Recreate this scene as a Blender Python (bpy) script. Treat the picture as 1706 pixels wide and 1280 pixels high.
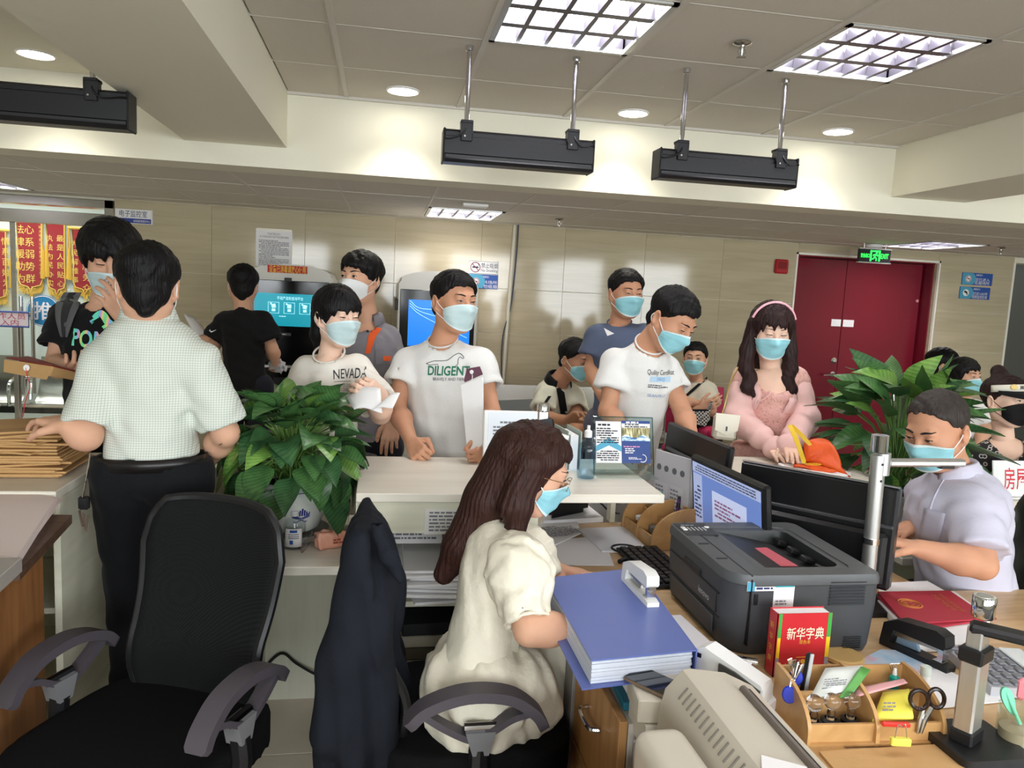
import bpy, bmesh, math, random
import numpy as np
from mathutils import Vector, Matrix
random.seed(7); rng = np.random.default_rng(7)
SC = bpy.context.scene; COL = SC.collection
for _o in list(bpy.data.objects): bpy.data.objects.remove(_o)

# ------------------------------------------------------------------ camera, world, exposure
F, CX, CY, H = 1275.0, 853.0, 640.0, 1.65
def nrm(v): v = np.asarray(v, float); return v / np.linalg.norm(v)
_yd = nrm([-212, -163, F]); _s = .05
_X = (F * F + 163 * 163 - 163 * 212 * _s) / (212 + 163 * _s)
_xd = nrm([_X, -163 + _s * (_X + 212), F]); _zd = np.cross(_xd, _yd)
if _zd[1] > 0: _zd = -_zd
RW = np.stack([_xd, _yd, _zd])                  # world <- view (x right, y down, z forward)
EYE = np.array([0, 0, H])
def ray(px, py): return RW @ np.array([(px - CX) / F, (py - CY) / F, 1.0])
def P(px, py, t): return EYE + ray(px, py) * t
def onZ(px, py, z): d = ray(px, py); return EYE + d * ((z - H) / d[2])
def onY(px, py, y): d = ray(px, py); return EYE + d * (y / d[1])
def onX(px, py, x): d = ray(px, py); return EYE + d * (x / d[0])
VR, VU, VB = RW @ np.array([1., 0, 0]), RW @ np.array([0, -1., 0]), RW @ np.array([0, 0, -1.])
cam = bpy.data.cameras.new('camera'); camo = bpy.data.objects.new('camera', cam); COL.objects.link(camo)
cam.sensor_width = 36; cam.lens = F / 1706 * 36; cam.clip_start = .05; cam.clip_end = 200
camo.matrix_world = Matrix(((VR[0], VU[0], VB[0], 0), (VR[1], VU[1], VB[1], 0), (VR[2], VU[2], VB[2], H), (0, 0, 0, 1)))
SC.camera = camo
W = bpy.data.worlds.new('world'); SC.world = W; W.use_nodes = True
W.node_tree.nodes['Background'].inputs[0].default_value = (.86, .93, 1, 1)
W.node_tree.nodes['Background'].inputs[1].default_value = 1.0
SC.view_settings.view_transform = 'Standard'; SC.view_settings.look = 'None'
SC.view_settings.gamma = 1; SC.view_settings.use_curve_mapping = False
SC.view_settings.exposure = 0.06
PANEL_E, DOWN_E, DOWN_W, WIN_W = 17.0, 30.0, 7.5, 85.0
def area_light(name, loc, rot, sx, sy, watts, col):
    l = bpy.data.lights.new(name, 'AREA'); l.shape = 'RECTANGLE'; l.size = sx; l.size_y = sy; l.energy = watts; l.color = col
    o = bpy.data.objects.new(name, l); COL.objects.link(o); o.location = loc; o.rotation_euler = rot; return o
# daylight coming in through the windows of the wall behind the camera
WINX = [(-2.6, -1.2), (-.6, .8), (1.4, 2.8), (3.4, 4.8), (5.4, 6.8)]
for _a, _b in WINX:
    area_light('window_daylight', ((_a + _b) / 2, -3.02, 1.7), (math.pi / 2, 0, 0), _b - _a, 1.5, WIN_W, (.92, .97, 1))
area_light('inner_room_fill', (-3.6, 7.7, 2.37), (0, 0, 0), 1.6, .8, 30, (1, .98, .95))  # fill light without a fixture, added to brighten the room behind the glass

# ------------------------------------------------------------------ helpers
MATS = {}
def srgb(c):
    if max(c) > 1: c = [x / 255 for x in c]
    return tuple((x / 12.92 if x <= .04045 else ((x + .055) / 1.055) ** 2.4) for x in c)
def mat(name, col, rough=.6, metal=0, spec=.5, noise=None, bump=None, emit=None, alpha=None, trans=0, sss=0, coat=0, sheen=0, ior=1.45):
    """noise=(scale,amount[,stretch xyz]) colour variation, bump=(scale,strength[,stretch]) relief"""
    if name in MATS: return MATS[name]
    m = bpy.data.materials.new(name); m.use_nodes = True; nt = m.node_tree; b = nt.nodes['Principled BSDF']
    c = srgb(col) + (1,)
    b.inputs['Base Color'].default_value = c; b.inputs['Roughness'].default_value = rough; b.inputs['Metallic'].default_value = metal
    b.inputs['Specular IOR Level'].default_value = spec; b.inputs['IOR'].default_value = ior
    if trans: b.inputs['Transmission Weight'].default_value = trans
    if sss: b.inputs['Subsurface Weight'].default_value = sss; b.inputs['Subsurface Radius'].default_value = (.01, .004, .002); b.inputs['Subsurface Scale'].default_value = 1
    if coat: b.inputs['Coat Weight'].default_value = coat; b.inputs['Coat Roughness'].default_value = .1
    if sheen: b.inputs['Sheen Weight'].default_value = sheen
    if alpha is not None: b.inputs['Alpha'].default_value = alpha
    if emit: b.inputs['Emission Color'].default_value = srgb(emit[0]) + (1,); b.inputs['Emission Strength'].default_value = emit[1]
    def tex(scale, stretch, detail=4):
        tc = nt.nodes.new('ShaderNodeTexCoord'); mp = nt.nodes.new('ShaderNodeMapping'); n = nt.nodes.new('ShaderNodeTexNoise')
        nt.links.new(tc.outputs['Object'], mp.inputs[0]); nt.links.new(mp.outputs[0], n.inputs['Vector'])
        mp.inputs['Scale'].default_value = stretch; n.inputs['Scale'].default_value = scale; n.inputs['Detail'].default_value = detail
        return n
    if noise:
        n = tex(noise[0], noise[2] if len(noise) > 2 else (1, 1, 1)); r = nt.nodes.new('ShaderNodeMix'); r.data_type = 'RGBA'
        a = noise[1]; r.inputs[6].default_value = tuple(max(0, x * (1 - a)) for x in c[:3]) + (1,)
        r.inputs[7].default_value = tuple(min(1, x * (1 + a)) for x in c[:3]) + (1,)
        nt.links.new(n.outputs['Fac'], r.inputs[0]); nt.links.new(r.outputs[2], b.inputs['Base Color'])
    if bump:
        n = tex(bump[0], bump[2] if len(bump) > 2 else (1, 1, 1), 3); u = nt.nodes.new('ShaderNodeBump')
        u.inputs['Strength'].default_value = bump[1]; u.inputs['Distance'].default_value = .01
        nt.links.new(n.outputs['Fac'], u.inputs['Height']); nt.links.new(u.outputs[0], b.inputs['Normal'])
    MATS[name] = m; return m
def glassm(name, tint=(245, 250, 248), ior=1.35, rough=.02):
    """thin clear sheet: transparent with fresnel reflection"""
    if name in MATS: return MATS[name]
    m = bpy.data.materials.new(name); m.use_nodes = True; nt = m.node_tree; nt.nodes.remove(nt.nodes['Principled BSDF']); N = nt.nodes.new
    t, g, x, f = N('ShaderNodeBsdfTransparent'), N('ShaderNodeBsdfGlossy'), N('ShaderNodeMixShader'), N('ShaderNodeLayerWeight'); q = N('ShaderNodeMath'); q.operation = 'MULTIPLY_ADD'; q.inputs[1].default_value = .55; q.inputs[2].default_value = .03 * ior; t.inputs[0].default_value = srgb(tint) + (1,); g.inputs['Roughness'].default_value = rough; f.inputs['Blend'].default_value = .16
    nt.links.new(f.outputs['Facing'], q.inputs[0]); nt.links.new(q.outputs[0], x.inputs[0]); nt.links.new(t.outputs[0], x.inputs[1]); nt.links.new(g.outputs[0], x.inputs[2]); nt.links.new(x.outputs[0], nt.nodes['Material Output'].inputs[0]); MATS[name] = m; return m
def nodes_of(m): return m.node_tree, m.node_tree.nodes['Principled BSDF']
def ramp_mat(name, stops, build, rough=.5, **k):
    """material whose colour is a ramp over a value built by build(nt) -> socket"""
    m = mat(name, (128, 128, 128), rough, **k); nt, b = nodes_of(m)
    r = nt.nodes.new('ShaderNodeValToRGB'); e = r.color_ramp.elements
    while len(e) < len(stops): e.new(.5)
    for el, (p, c) in zip(e, stops): el.position = p; el.color = srgb(c) + (1,)
    nt.links.new(build(nt), r.inputs[0]); nt.links.new(r.outputs[0], b.inputs['Base Color']); return m
def coords(nt, scale=(1, 1, 1), rot=(0, 0, 0), which='Object'):
    tc = nt.nodes.new('ShaderNodeTexCoord'); mp = nt.nodes.new('ShaderNodeMapping')
    nt.links.new(tc.outputs[which], mp.inputs[0]); mp.inputs['Scale'].default_value = scale; mp.inputs['Rotation'].default_value = rot
    return mp.outputs[0]
def noise_of(scale, stretch=(1, 1, 1), detail=5, dist=0):
    def f(nt):
        n = nt.nodes.new('ShaderNodeTexNoise'); n.inputs['Scale'].default_value = scale; n.inputs['Detail'].default_value = detail
        n.inputs['Distortion'].default_value = dist
        nt.links.new(coords(nt, stretch), n.inputs['Vector']); return n.outputs['Fac']
    return f
def wood(name, dark, light, stretch=(1, 12, 12), scale=3, rough=.45):
    return ramp_mat(name, [(.3, dark), (.7, light)], noise_of(scale, stretch, 6, .6), rough)

def setp(o, label=None, cat=None, group=None, kind=None):
    if label: o['label'] = label
    if cat: o['category'] = cat
    if group: o['group'] = group
    if kind: o['kind'] = kind
    return o
def thing(name, label, cat, loc=(0, 0, 0), group=None, kind=None):
    o = bpy.data.objects.new(name, None); COL.objects.link(o); o.location = [float(x) for x in loc]; o.empty_display_size = .1
    return setp(o, label, cat, group, kind)
def mk(name, v, f, m=None, parent=None, smooth=None, mi=None):
    me = bpy.data.meshes.new(name)
    v = np.asarray(v, np.float32)
    if isinstance(f, np.ndarray):
        n, k = f.shape; me.vertices.add(len(v)); me.vertices.foreach_set('co', v.ravel())
        me.loops.add(n * k); me.loops.foreach_set('vertex_index', f.astype(np.int32).ravel())
        me.polygons.add(n); me.polygons.foreach_set('loop_start', np.arange(0, n * k, k, dtype=np.int32)); me.polygons.foreach_set('loop_total', np.full(n, k, np.int32))
        me.update(calc_edges=True)
    else:
        me.from_pydata([tuple(map(float, p)) for p in v], [], [tuple(map(int, q)) for q in f]); me.update()
    if mi is not None: me.polygons.foreach_set('material_index', np.asarray(mi, np.int32))
    if smooth is not None:
        me.polygons.foreach_set('use_smooth', np.ones(len(me.polygons), bool))
        if smooth < 3: me.set_sharp_from_angle(angle=smooth)
    for x in (m if isinstance(m, (list, tuple)) else [m]):
        if x: me.materials.append(x)
    return link(name, me, parent)
def link(name, me, parent=None):
    o = bpy.data.objects.new(name, me); COL.objects.link(o)
    if parent is not None:
        o.parent = parent
        r = parent; off = Vector(r.location)
        if parent.parent: off = off * 0 if parent.data else off
        if parent.data is None: o.matrix_parent_inverse = Matrix.Translation(-off)
    return o
def dup_part(o, parent, M=None):
    c = o.copy(); COL.objects.link(c); c.parent = parent; return c
def frame(z=None, x=None, y=None):
    """3x3 with columns x,y,z"""
    if z is not None and x is not None:
        z = nrm(z); x = np.asarray(x, float); x = nrm(x - z * (x @ z)); return np.stack([x, np.cross(z, x), z], 1)
    if y is not None and x is not None:
        x = nrm(x); y = np.asarray(y, float); y = nrm(y - x * (x @ y)); return np.stack([x, y, np.cross(x, y)], 1)
    z = nrm(z); h = np.array([1., 0, 0]) if abs(z[0]) < .9 else np.array([0, 1., 0]); return frame(z, h)
def rotz(a): c, s = math.cos(a), math.sin(a); return np.array([[c, -s, 0], [s, c, 0], [0, 0, 1.]])
def rotx(a): c, s = math.cos(a), math.sin(a); return np.array([[1., 0, 0], [0, c, -s], [0, s, c]])
def roty(a): c, s = math.cos(a), math.sin(a); return np.array([[c, 0, s], [0, 1., 0], [-s, 0, c]])
I3 = np.eye(3)
_HULL = {}
class MB:
    def __init__(s): s.v = []; s.f = []; s.m = []; s.n = 0; s.cur = 0
    def raw(s, v, f):
        s.v.append(np.asarray(v, float)); s.f += [tuple(i + s.n for i in q) for q in f]; s.m += [s.cur] * len(f); s.n += len(v); return s
    def box(s, c, d, R=I3, bev=0):
        d = np.asarray(d, float) / 2
        if bev <= 0:
            v = np.array([[x, y, z] for x in (-1, 1) for y in (-1, 1) for z in (-1, 1)]) * d
            f = [(0, 1, 3, 2), (4, 6, 7, 5), (0, 4, 5, 1), (2, 3, 7, 6), (0, 2, 6, 4), (1, 5, 7, 3)]
        else:
            bev = min(bev, d.min() * .95)
            sg = [(x, y, z) for x in (-1, 1) for y in (-1, 1) for z in (-1, 1)]; v = []
            for q in sg:
                for a in range(3):
                    p = d * q; e = np.array(q, float) * bev; e[a] = 0; v.append(p - e)
            v = np.array(v); key = 'h'
            if key not in _HULL:
                bm = bmesh.new(); vs = [bm.verts.new(tuple(np.array(q) * 1.0 - np.array([0 if i == a else q[i] * .2 for i in range(3)]))) for q in sg for a in range(3)]
                bm.verts.index_update(); bmesh.ops.convex_hull(bm, input=vs); bmesh.ops.recalc_face_normals(bm, faces=bm.faces)
                bmesh.ops.dissolve_limit(bm, angle_limit=.02, verts=bm.verts, edges=bm.edges); bm.verts.index_update()
                _HULL[key] = [[x.index for x in f_.verts] for f_ in bm.faces]; bm.free()
            f = _HULL[key]
        return s.raw(v @ np.asarray(R).T + np.asarray(c, float), f)
    def span(s, a, b, bev=0): a, b = np.asarray(a, float), np.asarray(b, float); return s.box((a + b) / 2, np.abs(b - a), I3, bev)
    def cyl(s, a, b, ra, rb=None, n=16, cap=True):
        a, b = np.asarray(a, float), np.asarray(b, float); rb = ra if rb is None else rb; R = frame(b - a)
        t = np.arange(n) * 2 * math.pi / n; c = np.stack([np.cos(t), np.sin(t), 0 * t], 1)
        v = np.concatenate([a + (c * ra) @ R.T, b + (c * rb) @ R.T]); f = [(i, (i + 1) % n, n + (i + 1) % n, n + i) for i in range(n)]
        if cap: f += [tuple(range(n))[::-1], tuple(range(n, 2 * n))]
        return s.raw(v, f)
    def tube(s, pts, r, n=8, closed=False):
        pts = np.asarray(pts, float); m = len(pts); rr = np.broadcast_to(np.asarray(r, float), (m,))
        V = []; up = None
        for i in range(m):
            if closed: t = pts[(i + 1) % m] - pts[i - 1]
            else: t = pts[min(i + 1, m - 1)] - pts[max(i - 1, 0)]
            t = nrm(t)
            if up is None: up = frame(t)[:, 0]
            up = nrm(up - t * (up @ t)); w = np.cross(t, up); a = np.arange(n) * 2 * math.pi / n
            V.append(pts[i] + rr[i] * (np.cos(a)[:, None] * up + np.sin(a)[:, None] * w))
        f = []
        for i in range(m if closed else m - 1):
            j = (i + 1) % m
            f += [(i * n + k, i * n + (k + 1) % n, j * n + (k + 1) % n, j * n + k) for k in range(n)]
        if not closed: f += [tuple(range(n))[::-1], tuple(range((m - 1) * n, m * n))]
        return s.raw(np.concatenate(V), f)
    def lathe(s, prof, c, R=I3, n=32, sx=1, sy=1, cap=None):
        t = np.arange(n) * 2 * math.pi / n; V = np.concatenate([np.stack([r * np.cos(t) * sx, r * np.sin(t) * sy, 0 * t + z], 1) for r, z in prof])
        f = [(i * n + k, i * n + (k + 1) % n, (i + 1) * n + (k + 1) % n, (i + 1) * n + k) for i in range(len(prof) - 1) for k in range(n)]
        if prof[0][0] < .006 or cap: f.append(tuple(range(n))[::-1])
        if prof[-1][0] < .006 or cap: f.append(tuple(range((len(prof) - 1) * n, len(prof) * n)))
        return s.raw(V @ np.asarray(R).T + np.asarray(c, float), f)
    def prism(s, poly, c, R, th):
        """polygon in the x,y of frame R at c, extruded +-th/2 along z"""
        p = np.asarray(poly, float); n = len(p); V = np.concatenate([np.c_[p, np.full(n, -th / 2)], np.c_[p, np.full(n, th / 2)]])
        f = [tuple(range(n))[::-1], tuple(range(n, 2 * n))] + [(i, (i + 1) % n, n + (i + 1) % n, n + i) for i in range(n)]
        return s.raw(V @ np.asarray(R).T + np.asarray(c, float), f)
    def grid(s, A, th=None):
        """A: (m,n,3) surface; th thickness gives a closed sheet"""
        m, n = A.shape[:2]; V = A.reshape(-1, 3); q = lambda i, j: i * n + j
        f = [(q(i, j), q(i, j + 1), q(i + 1, j + 1), q(i + 1, j)) for i in range(m - 1) for j in range(n - 1)]
        if th:
            du = np.gradient(A, axis=0); dv = np.gradient(A, axis=1); N = np.cross(dv, du); N /= np.linalg.norm(N, axis=2, keepdims=True) + 1e-12
            B = (A - N * th).reshape(-1, 3); k = m * n; V = np.concatenate([V, B])
            f = f + [tuple(x + k for x in t[::-1]) for t in f]
            rim = [q(0, j) for j in range(n)] + [q(i, n - 1) for i in range(1, m)] + [q(m - 1, j) for j in range(n - 2, -1, -1)] + [q(i, 0) for i in range(m - 2, 0, -1)]
            f += [(rim[i], rim[i] + k, rim[(i + 1) % len(rim)] + k, rim[(i + 1) % len(rim)]) for i in range(len(rim))]
        return s.raw(V, f)
    def build(s, name, m=None, parent=None, smooth=.6):
        v = np.concatenate(s.v); o = mk(name, v, s.f, m, parent, smooth, s.m); return o
def fixn(o):
    bm = bmesh.new(); bm.from_mesh(o.data); bmesh.ops.recalc_face_normals(bm, faces=bm.faces); bm.to_mesh(o.data); bm.free(); return o

# text: laid out flat in x,y, centred
_TX = {}
def text_geo(s, size=1.0, align='CENTER', width=None, bold=0.0):
    key = (s, align, bold)
    if key not in _TX:
        cu = bpy.data.curves.new('t', 'FONT'); cu.body = s; cu.size = 1; cu.align_x = 'CENTER'; cu.align_y = 'CENTER'; cu.resolution_u = 3; cu.offset = bold
        ob = bpy.data.objects.new('t', cu); COL.objects.link(ob)
        me = bpy.data.meshes.new_from_object(ob)
        v = np.array([x.co[:] for x in me.vertices]) if len(me.vertices) else np.zeros((0, 3)); f = [tuple(p.vertices) for p in me.polygons]
        bpy.data.objects.remove(ob); bpy.data.curves.remove(cu); bpy.data.meshes.remove(me)
        if len(v): v[:, :2] -= (v[:, :2].max(0) + v[:, :2].min(0)) / 2
        _TX[key] = (v, f)
    v, f = _TX[key]; v = v * size
    if width and len(v): w = v[:, 0].max() - v[:, 0].min(); v = v * np.array([width / w, 1, 1])
    return v, f
def text(mb, s, c, R, size, width=None, lift=.0008, bold=0.0):
    v, f = text_geo(s, size, width=width, bold=bold)
    if len(v): mb.raw((v + [0, 0, lift]) @ np.asarray(R).T + np.asarray(c, float), f)
    return mb
def rows(mb, c, R, w, h, n, lift=.0008, seed=0, fill=.55, cell=None):
    """rows of small printed words as dashes"""
    r = random.Random(seed); dy = h / n; cell = cell or dy
    for i in range(n):
        y = h / 2 - (i + .5) * dy; x = -w / 2 + (cell * 1.5 if r.random() < .25 else 0); end = w / 2 if r.random() < .75 else r.uniform(-.1, .45) * w
        while x < end - cell * .3:
            L = min(cell * r.uniform(.5, 2.6), end - x); hh = dy * fill * r.uniform(.75, 1)
            v = np.array([[x, y - hh / 2, lift], [x + L, y - hh / 2, lift], [x + L, y + hh / 2, lift], [x, y + hh / 2, lift]])
            mb.raw(v @ np.asarray(R).T + np.asarray(c, float), [(0, 1, 2, 3)]); x += L + cell * .3
    return mb
RBACK = np.stack([[1., 0, 0], [0, 0, 1.], [0, -1., 0]], 1)      # faces the camera side (-Y): x right, y up
RTOP = I3
# ------------------------------------------------------------------ signed-distance sculpting
def vlen(x, y, z): return np.sqrt(x * x + y * y + z * z)
def smin(a, b, k):
    if k <= 0: return np.minimum(a, b)
    h = np.clip(.5 + .5 * (a - b) / k, 0, 1); return a * (1 - h) + b * h - k * h * (1 - h)
class SDF:
    def __init__(s, lo, hi, h):
        s.h = h; s.lo = np.asarray(lo, float) - 2.5 * h; n = np.ceil((np.asarray(hi, float) + 2.5 * h - s.lo) / h).astype(int) + 1
        s.ax = [(s.lo[i] + h * np.arange(n[i])).astype(np.float32) for i in range(3)]; s.D = np.full(n, 5., np.float32)
    def win(s, lo, hi):
        sl = []
        for i in range(3):
            a = int(max(0, np.floor((lo[i] - s.lo[i]) / s.h))); b = int(min(len(s.ax[i]), np.ceil((hi[i] - s.lo[i]) / s.h) + 1)); sl.append(slice(a, max(a, b)))
        return tuple(sl), (s.ax[0][sl[0]][:, None, None], s.ax[1][sl[1]][None, :, None], s.ax[2][sl[2]][None, None, :])
    def op(s, f, lo, hi, k, mode):
        pad = k * 1.0 + 2 * s.h
        if mode == 'clip': sl, g = s.win(s.lo, [a[-1] for a in s.ax])
        else: sl, g = s.win(np.asarray(lo) - pad, np.asarray(hi) + pad)
        A = s.D[sl]
        if A.size == 0: return s
        d = f(*g).astype(np.float32)
        if mode == 'add': s.D[sl] = smin(A, d, k)
        elif mode == 'sub': s.D[sl] = -smin(-A, d, k)
        else: s.D[sl] = np.maximum(A, d)
        return s
    def rc(s, a, b, ra, rb=None, k=0., mode='add', flat=None):
        a, b = np.asarray(a, float), np.asarray(b, float); rb = ra if rb is None else rb; ab = b - a; L2 = max(ab @ ab, 1e-12)
        def f(x, y, z):
            t = np.clip(((x - a[0]) * ab[0] + (y - a[1]) * ab[1] + (z - a[2]) * ab[2]) / L2, 0, 1)
            px, py, pz = x - a[0] - t * ab[0], y - a[1] - t * ab[1], z - a[2] - t * ab[2]
            if flat is not None:
                n, sc = flat; dn = px * n[0] + py * n[1] + pz * n[2]; e = (1 / sc - 1) * dn; px = px + e * n[0]; py = py + e * n[1]; pz = pz + e * n[2]
            return vlen(px, py, pz) - (ra + (rb - ra) * t)
        r = max(ra, rb); return s.op(f, np.minimum(a, b) - r, np.maximum(a, b) + r, k, mode)
    def ell(s, c, r, R=I3, k=0., mode='add'):
        c, r = np.asarray(c, float), np.asarray(r, float)
        def f(x, y, z):
            dx, dy, dz = x - c[0], y - c[1], z - c[2]; q = [(R[0, i] * dx + R[1, i] * dy + R[2, i] * dz) for i in range(3)]
            k0 = vlen(*[q[i] / r[i] for i in range(3)]); k1 = vlen(*[q[i] / r[i] ** 2 for i in range(3)]) + 1e-9; return k0 * (k0 - 1) / k1
        m = np.abs(R) @ r; return s.op(f, c - m, c + m, k, mode)
    def cut(s, p, n):
        p, n = np.asarray(p, float), nrm(n)
        return s.op(lambda x, y, z: (x - p[0]) * n[0] + (y - p[1]) * n[1] + (z - p[2]) * n[2] + 0 * x * y * z, 0, 0, 0, 'clip')
    def wob(s, amp, wl, seed=0, stretch=(1, 1, 1)):
        r = np.random.default_rng(seed); sl, (x, y, z) = s.win(s.lo, [a[-1] for a in s.ax]); d = 0
        for i in range(3):
            q = nrm(r.normal(size=3)) * 2 * math.pi / (wl * (.7 + .3 * i)) * np.array(stretch); q2 = nrm(r.normal(size=3)) * 2 * math.pi / (wl * 1.7)
            d = d + np.sin(q[0] * x + q[1] * y + q[2] * z + r.uniform(0, 6) + 1.6 * np.sin(q2[0] * x + q2[1] * y + q2[2] * z + r.uniform(0, 6)))
        s.D += (amp / 2 * d).astype(np.float32); return s
    def fn(s, f, mode='clip', k=0): return s.op(f, s.lo, [a[-1] for a in s.ax], k, mode)
    def sample(s, p):
        q = (np.asarray(p) - s.lo) / s.h; n = np.array(s.D.shape); i = np.clip(np.floor(q).astype(int), 0, n - 2); t = np.clip(q - i, 0, 1); r = 0
        for dx in (0, 1):
            for dy in (0, 1):
                for dz in (0, 1):
                    w = (t[..., 0] if dx else 1 - t[..., 0]) * (t[..., 1] if dy else 1 - t[..., 1]) * (t[..., 2] if dz else 1 - t[..., 2])
                    r = r + w * s.D[i[..., 0] + dx, i[..., 1] + dy, i[..., 2] + dz]
        return r
    def cast(s, o, d, steps=90, lift=0.):
        """march from o along unit d to the surface (vectorised); returns points"""
        p = np.array(o, float); d = np.broadcast_to(np.asarray(d, float), p.shape)
        for _ in range(steps): p = p + d * np.clip((s.sample(p) - lift) * .6, -.02, .02)[..., None]
        return p
    def mesh(s):
        D = s.D; h = s.h; n = np.array(D.shape) - 1
        ins = D < 0; c = np.zeros(n, np.int8)
        for dx in (0, 1):
            for dy in (0, 1):
                for dz in (0, 1): c += ins[dx:n[0] + dx, dy:n[1] + dy, dz:n[2] + dz]
        act = (c > 0) & (c < 8); I, J, K = np.nonzero(act); idx = np.full(n, -1, np.int32); idx[act] = np.arange(len(I))
        S = np.zeros((len(I), 3), np.float32); C = np.zeros(len(I), np.float32)
        for ax in range(3):
            o = [a for a in range(3) if a != ax]
            for u in (0, 1):
                for v in (0, 1):
                    e = [0, 0, 0]; e[o[0]] = u; e[o[1]] = v; e2 = list(e); e2[ax] = 1
                    d0 = D[I + e[0], J + e[1], K + e[2]]; d1 = D[I + e2[0], J + e2[1], K + e2[2]]; m = (d0 < 0) != (d1 < 0)
                    t = np.where(m, d0 / np.where(m, d0 - d1, 1), 0); q = np.zeros((len(I), 3), np.float32); q[:, o[0]] = u; q[:, o[1]] = v; q[:, ax] = t
                    S += q * m[:, None]; C += m
        V = (np.stack([I, J, K], 1) + S / np.maximum(C, 1)[:, None]) * h + s.lo
        FF = []
        for ax in range(3):
            a = [slice(None)] * 3; b = [slice(None)] * 3; a[ax] = slice(0, -1); b[ax] = slice(1, None)
            x = ins[tuple(a)] != ins[tuple(b)]; o1, o2 = [(1, 2), (2, 0), (0, 1)][ax]
            q = np.stack(np.nonzero(x), 1); ok = (q[:, o1] > 0) & (q[:, o2] > 0) & (q[:, o1] < n[o1]) & (q[:, o2] < n[o2]); q = q[ok]
            def g(d1, d2): r = q.copy(); r[:, o1] -= d1; r[:, o2] -= d2; return idx[r[:, 0], r[:, 1], r[:, 2]]
            f = np.stack([g(1, 1), g(0, 1), g(0, 0), g(1, 0)], 1); flip = ~ins[tuple(q.T)]; f[flip] = f[flip][:, ::-1]; FF.append(f)
        return V, np.concatenate(FF)
# ------------------------------------------------------------------ materials of the setting
M_cream = mat('cream_paint', (228, 224, 206), .75, bump=(60, .04))
M_tile_c = mat('ceiling_tile', (206, 200, 188), .9, noise=(140, .06), bump=(220, .25))
M_bar = mat('ceiling_bar', (205, 200, 190), .5)
M_gap = mat('joint_dark', (70, 66, 60), .9)
def _marble(nt):
    n = nt.nodes.new('ShaderNodeTexNoise'); n.inputs['Scale'].default_value = 1.6; n.inputs['Detail'].default_value = 8; n.inputs['Distortion'].default_value = 1.2
    nt.links.new(coords(nt, (.5, 1, 9)), n.inputs['Vector']); return n.outputs['Fac']
M_wtile = ramp_mat('wall_tile', [(.35, (178, 166, 138)), (.65, (190, 178, 150))], _marble, .07)
M_joint = mat('wall_joint', (232, 226, 205), .6)
M_floor = ramp_mat('floor_tile', [(.35, (206, 194, 177)), (.7, (217, 207, 191))], noise_of(2.5, (1, 1, 1), 6, 1), .18)
M_steel = mat('stainless', (190, 188, 182), .25, 1, noise=(6, .1, (1, 1, 14)))
M_chrome = mat('chrome', (215, 215, 218), .08, 1)
M_alu = mat('aluminium', (204, 205, 203), .38, .9, noise=(9, .08, (14, 14, 1)))
M_glass = glassm('clear_glass')
M_black = mat('black_plastic', (22, 22, 24), .42, bump=(300, .03))
M_blackm = mat('black_metal', (30, 30, 33), .35, .3)
M_white = mat('white_plastic', (232, 232, 230), .4)
M_paper = mat('white_paper', (238, 236, 236), .8, noise=(5, .03))
M_ink = mat('grey_ink', (120, 120, 128), .8)
M_inkd = mat('dark_ink', (40, 40, 46), .8)
M_red = mat('sign_red', (186, 32, 34), .55)
M_gold = mat('gold_ink', (232, 190, 60), .5)
M_blue = mat('sign_blue', (38, 82, 160), .5)
M_lamp = mat('lamp_white', (255, 255, 255), .5, emit=((255, 252, 255), PANEL_E))
M_down = mat('downlight_white', (255, 255, 255), .5, emit=((255, 250, 238), DOWN_E))
M_louver = mat('louver', (104, 102, 110), .3, .8)

# ------------------------------------------------------------------ room shell
YF, YB, ZU, ZL = 4.38, 6.9, 2.65, 2.255
XL, XR, YR = -6.0, 9.0, -3.0
fl = MB().span((XL, YR, -.06), (XR, 9.4, -.006)).build('floor', M_gap); setp(fl, 'pale beige polished tile floor of the service hall', kind='structure')
_ft = None
def tile_piece(name, me_cache, key, size, m, loc, parent, bev=.003):
    if key not in me_cache:
        o = MB().box((0, 0, 0), size, I3, bev).build(name, m, parent); me_cache[key] = o.data
    else:
        o = link(name, me_cache[key], parent)
    o.matrix_parent_inverse = Matrix(); o.location = loc; return o
_TC = {}
for i in range(-5, 9):
    for j in range(0, 12):
        x, y = -.15 + .8 * i + .4, .2 + .8 * j + .4
        if x < XL + .4 or abs(x) > 1.1 * y + 1.5: continue
        tile_piece('floor_tile', _TC, 'f', (.797, .797, .012), M_floor, (x, y, -.006), fl, .0015)
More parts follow.
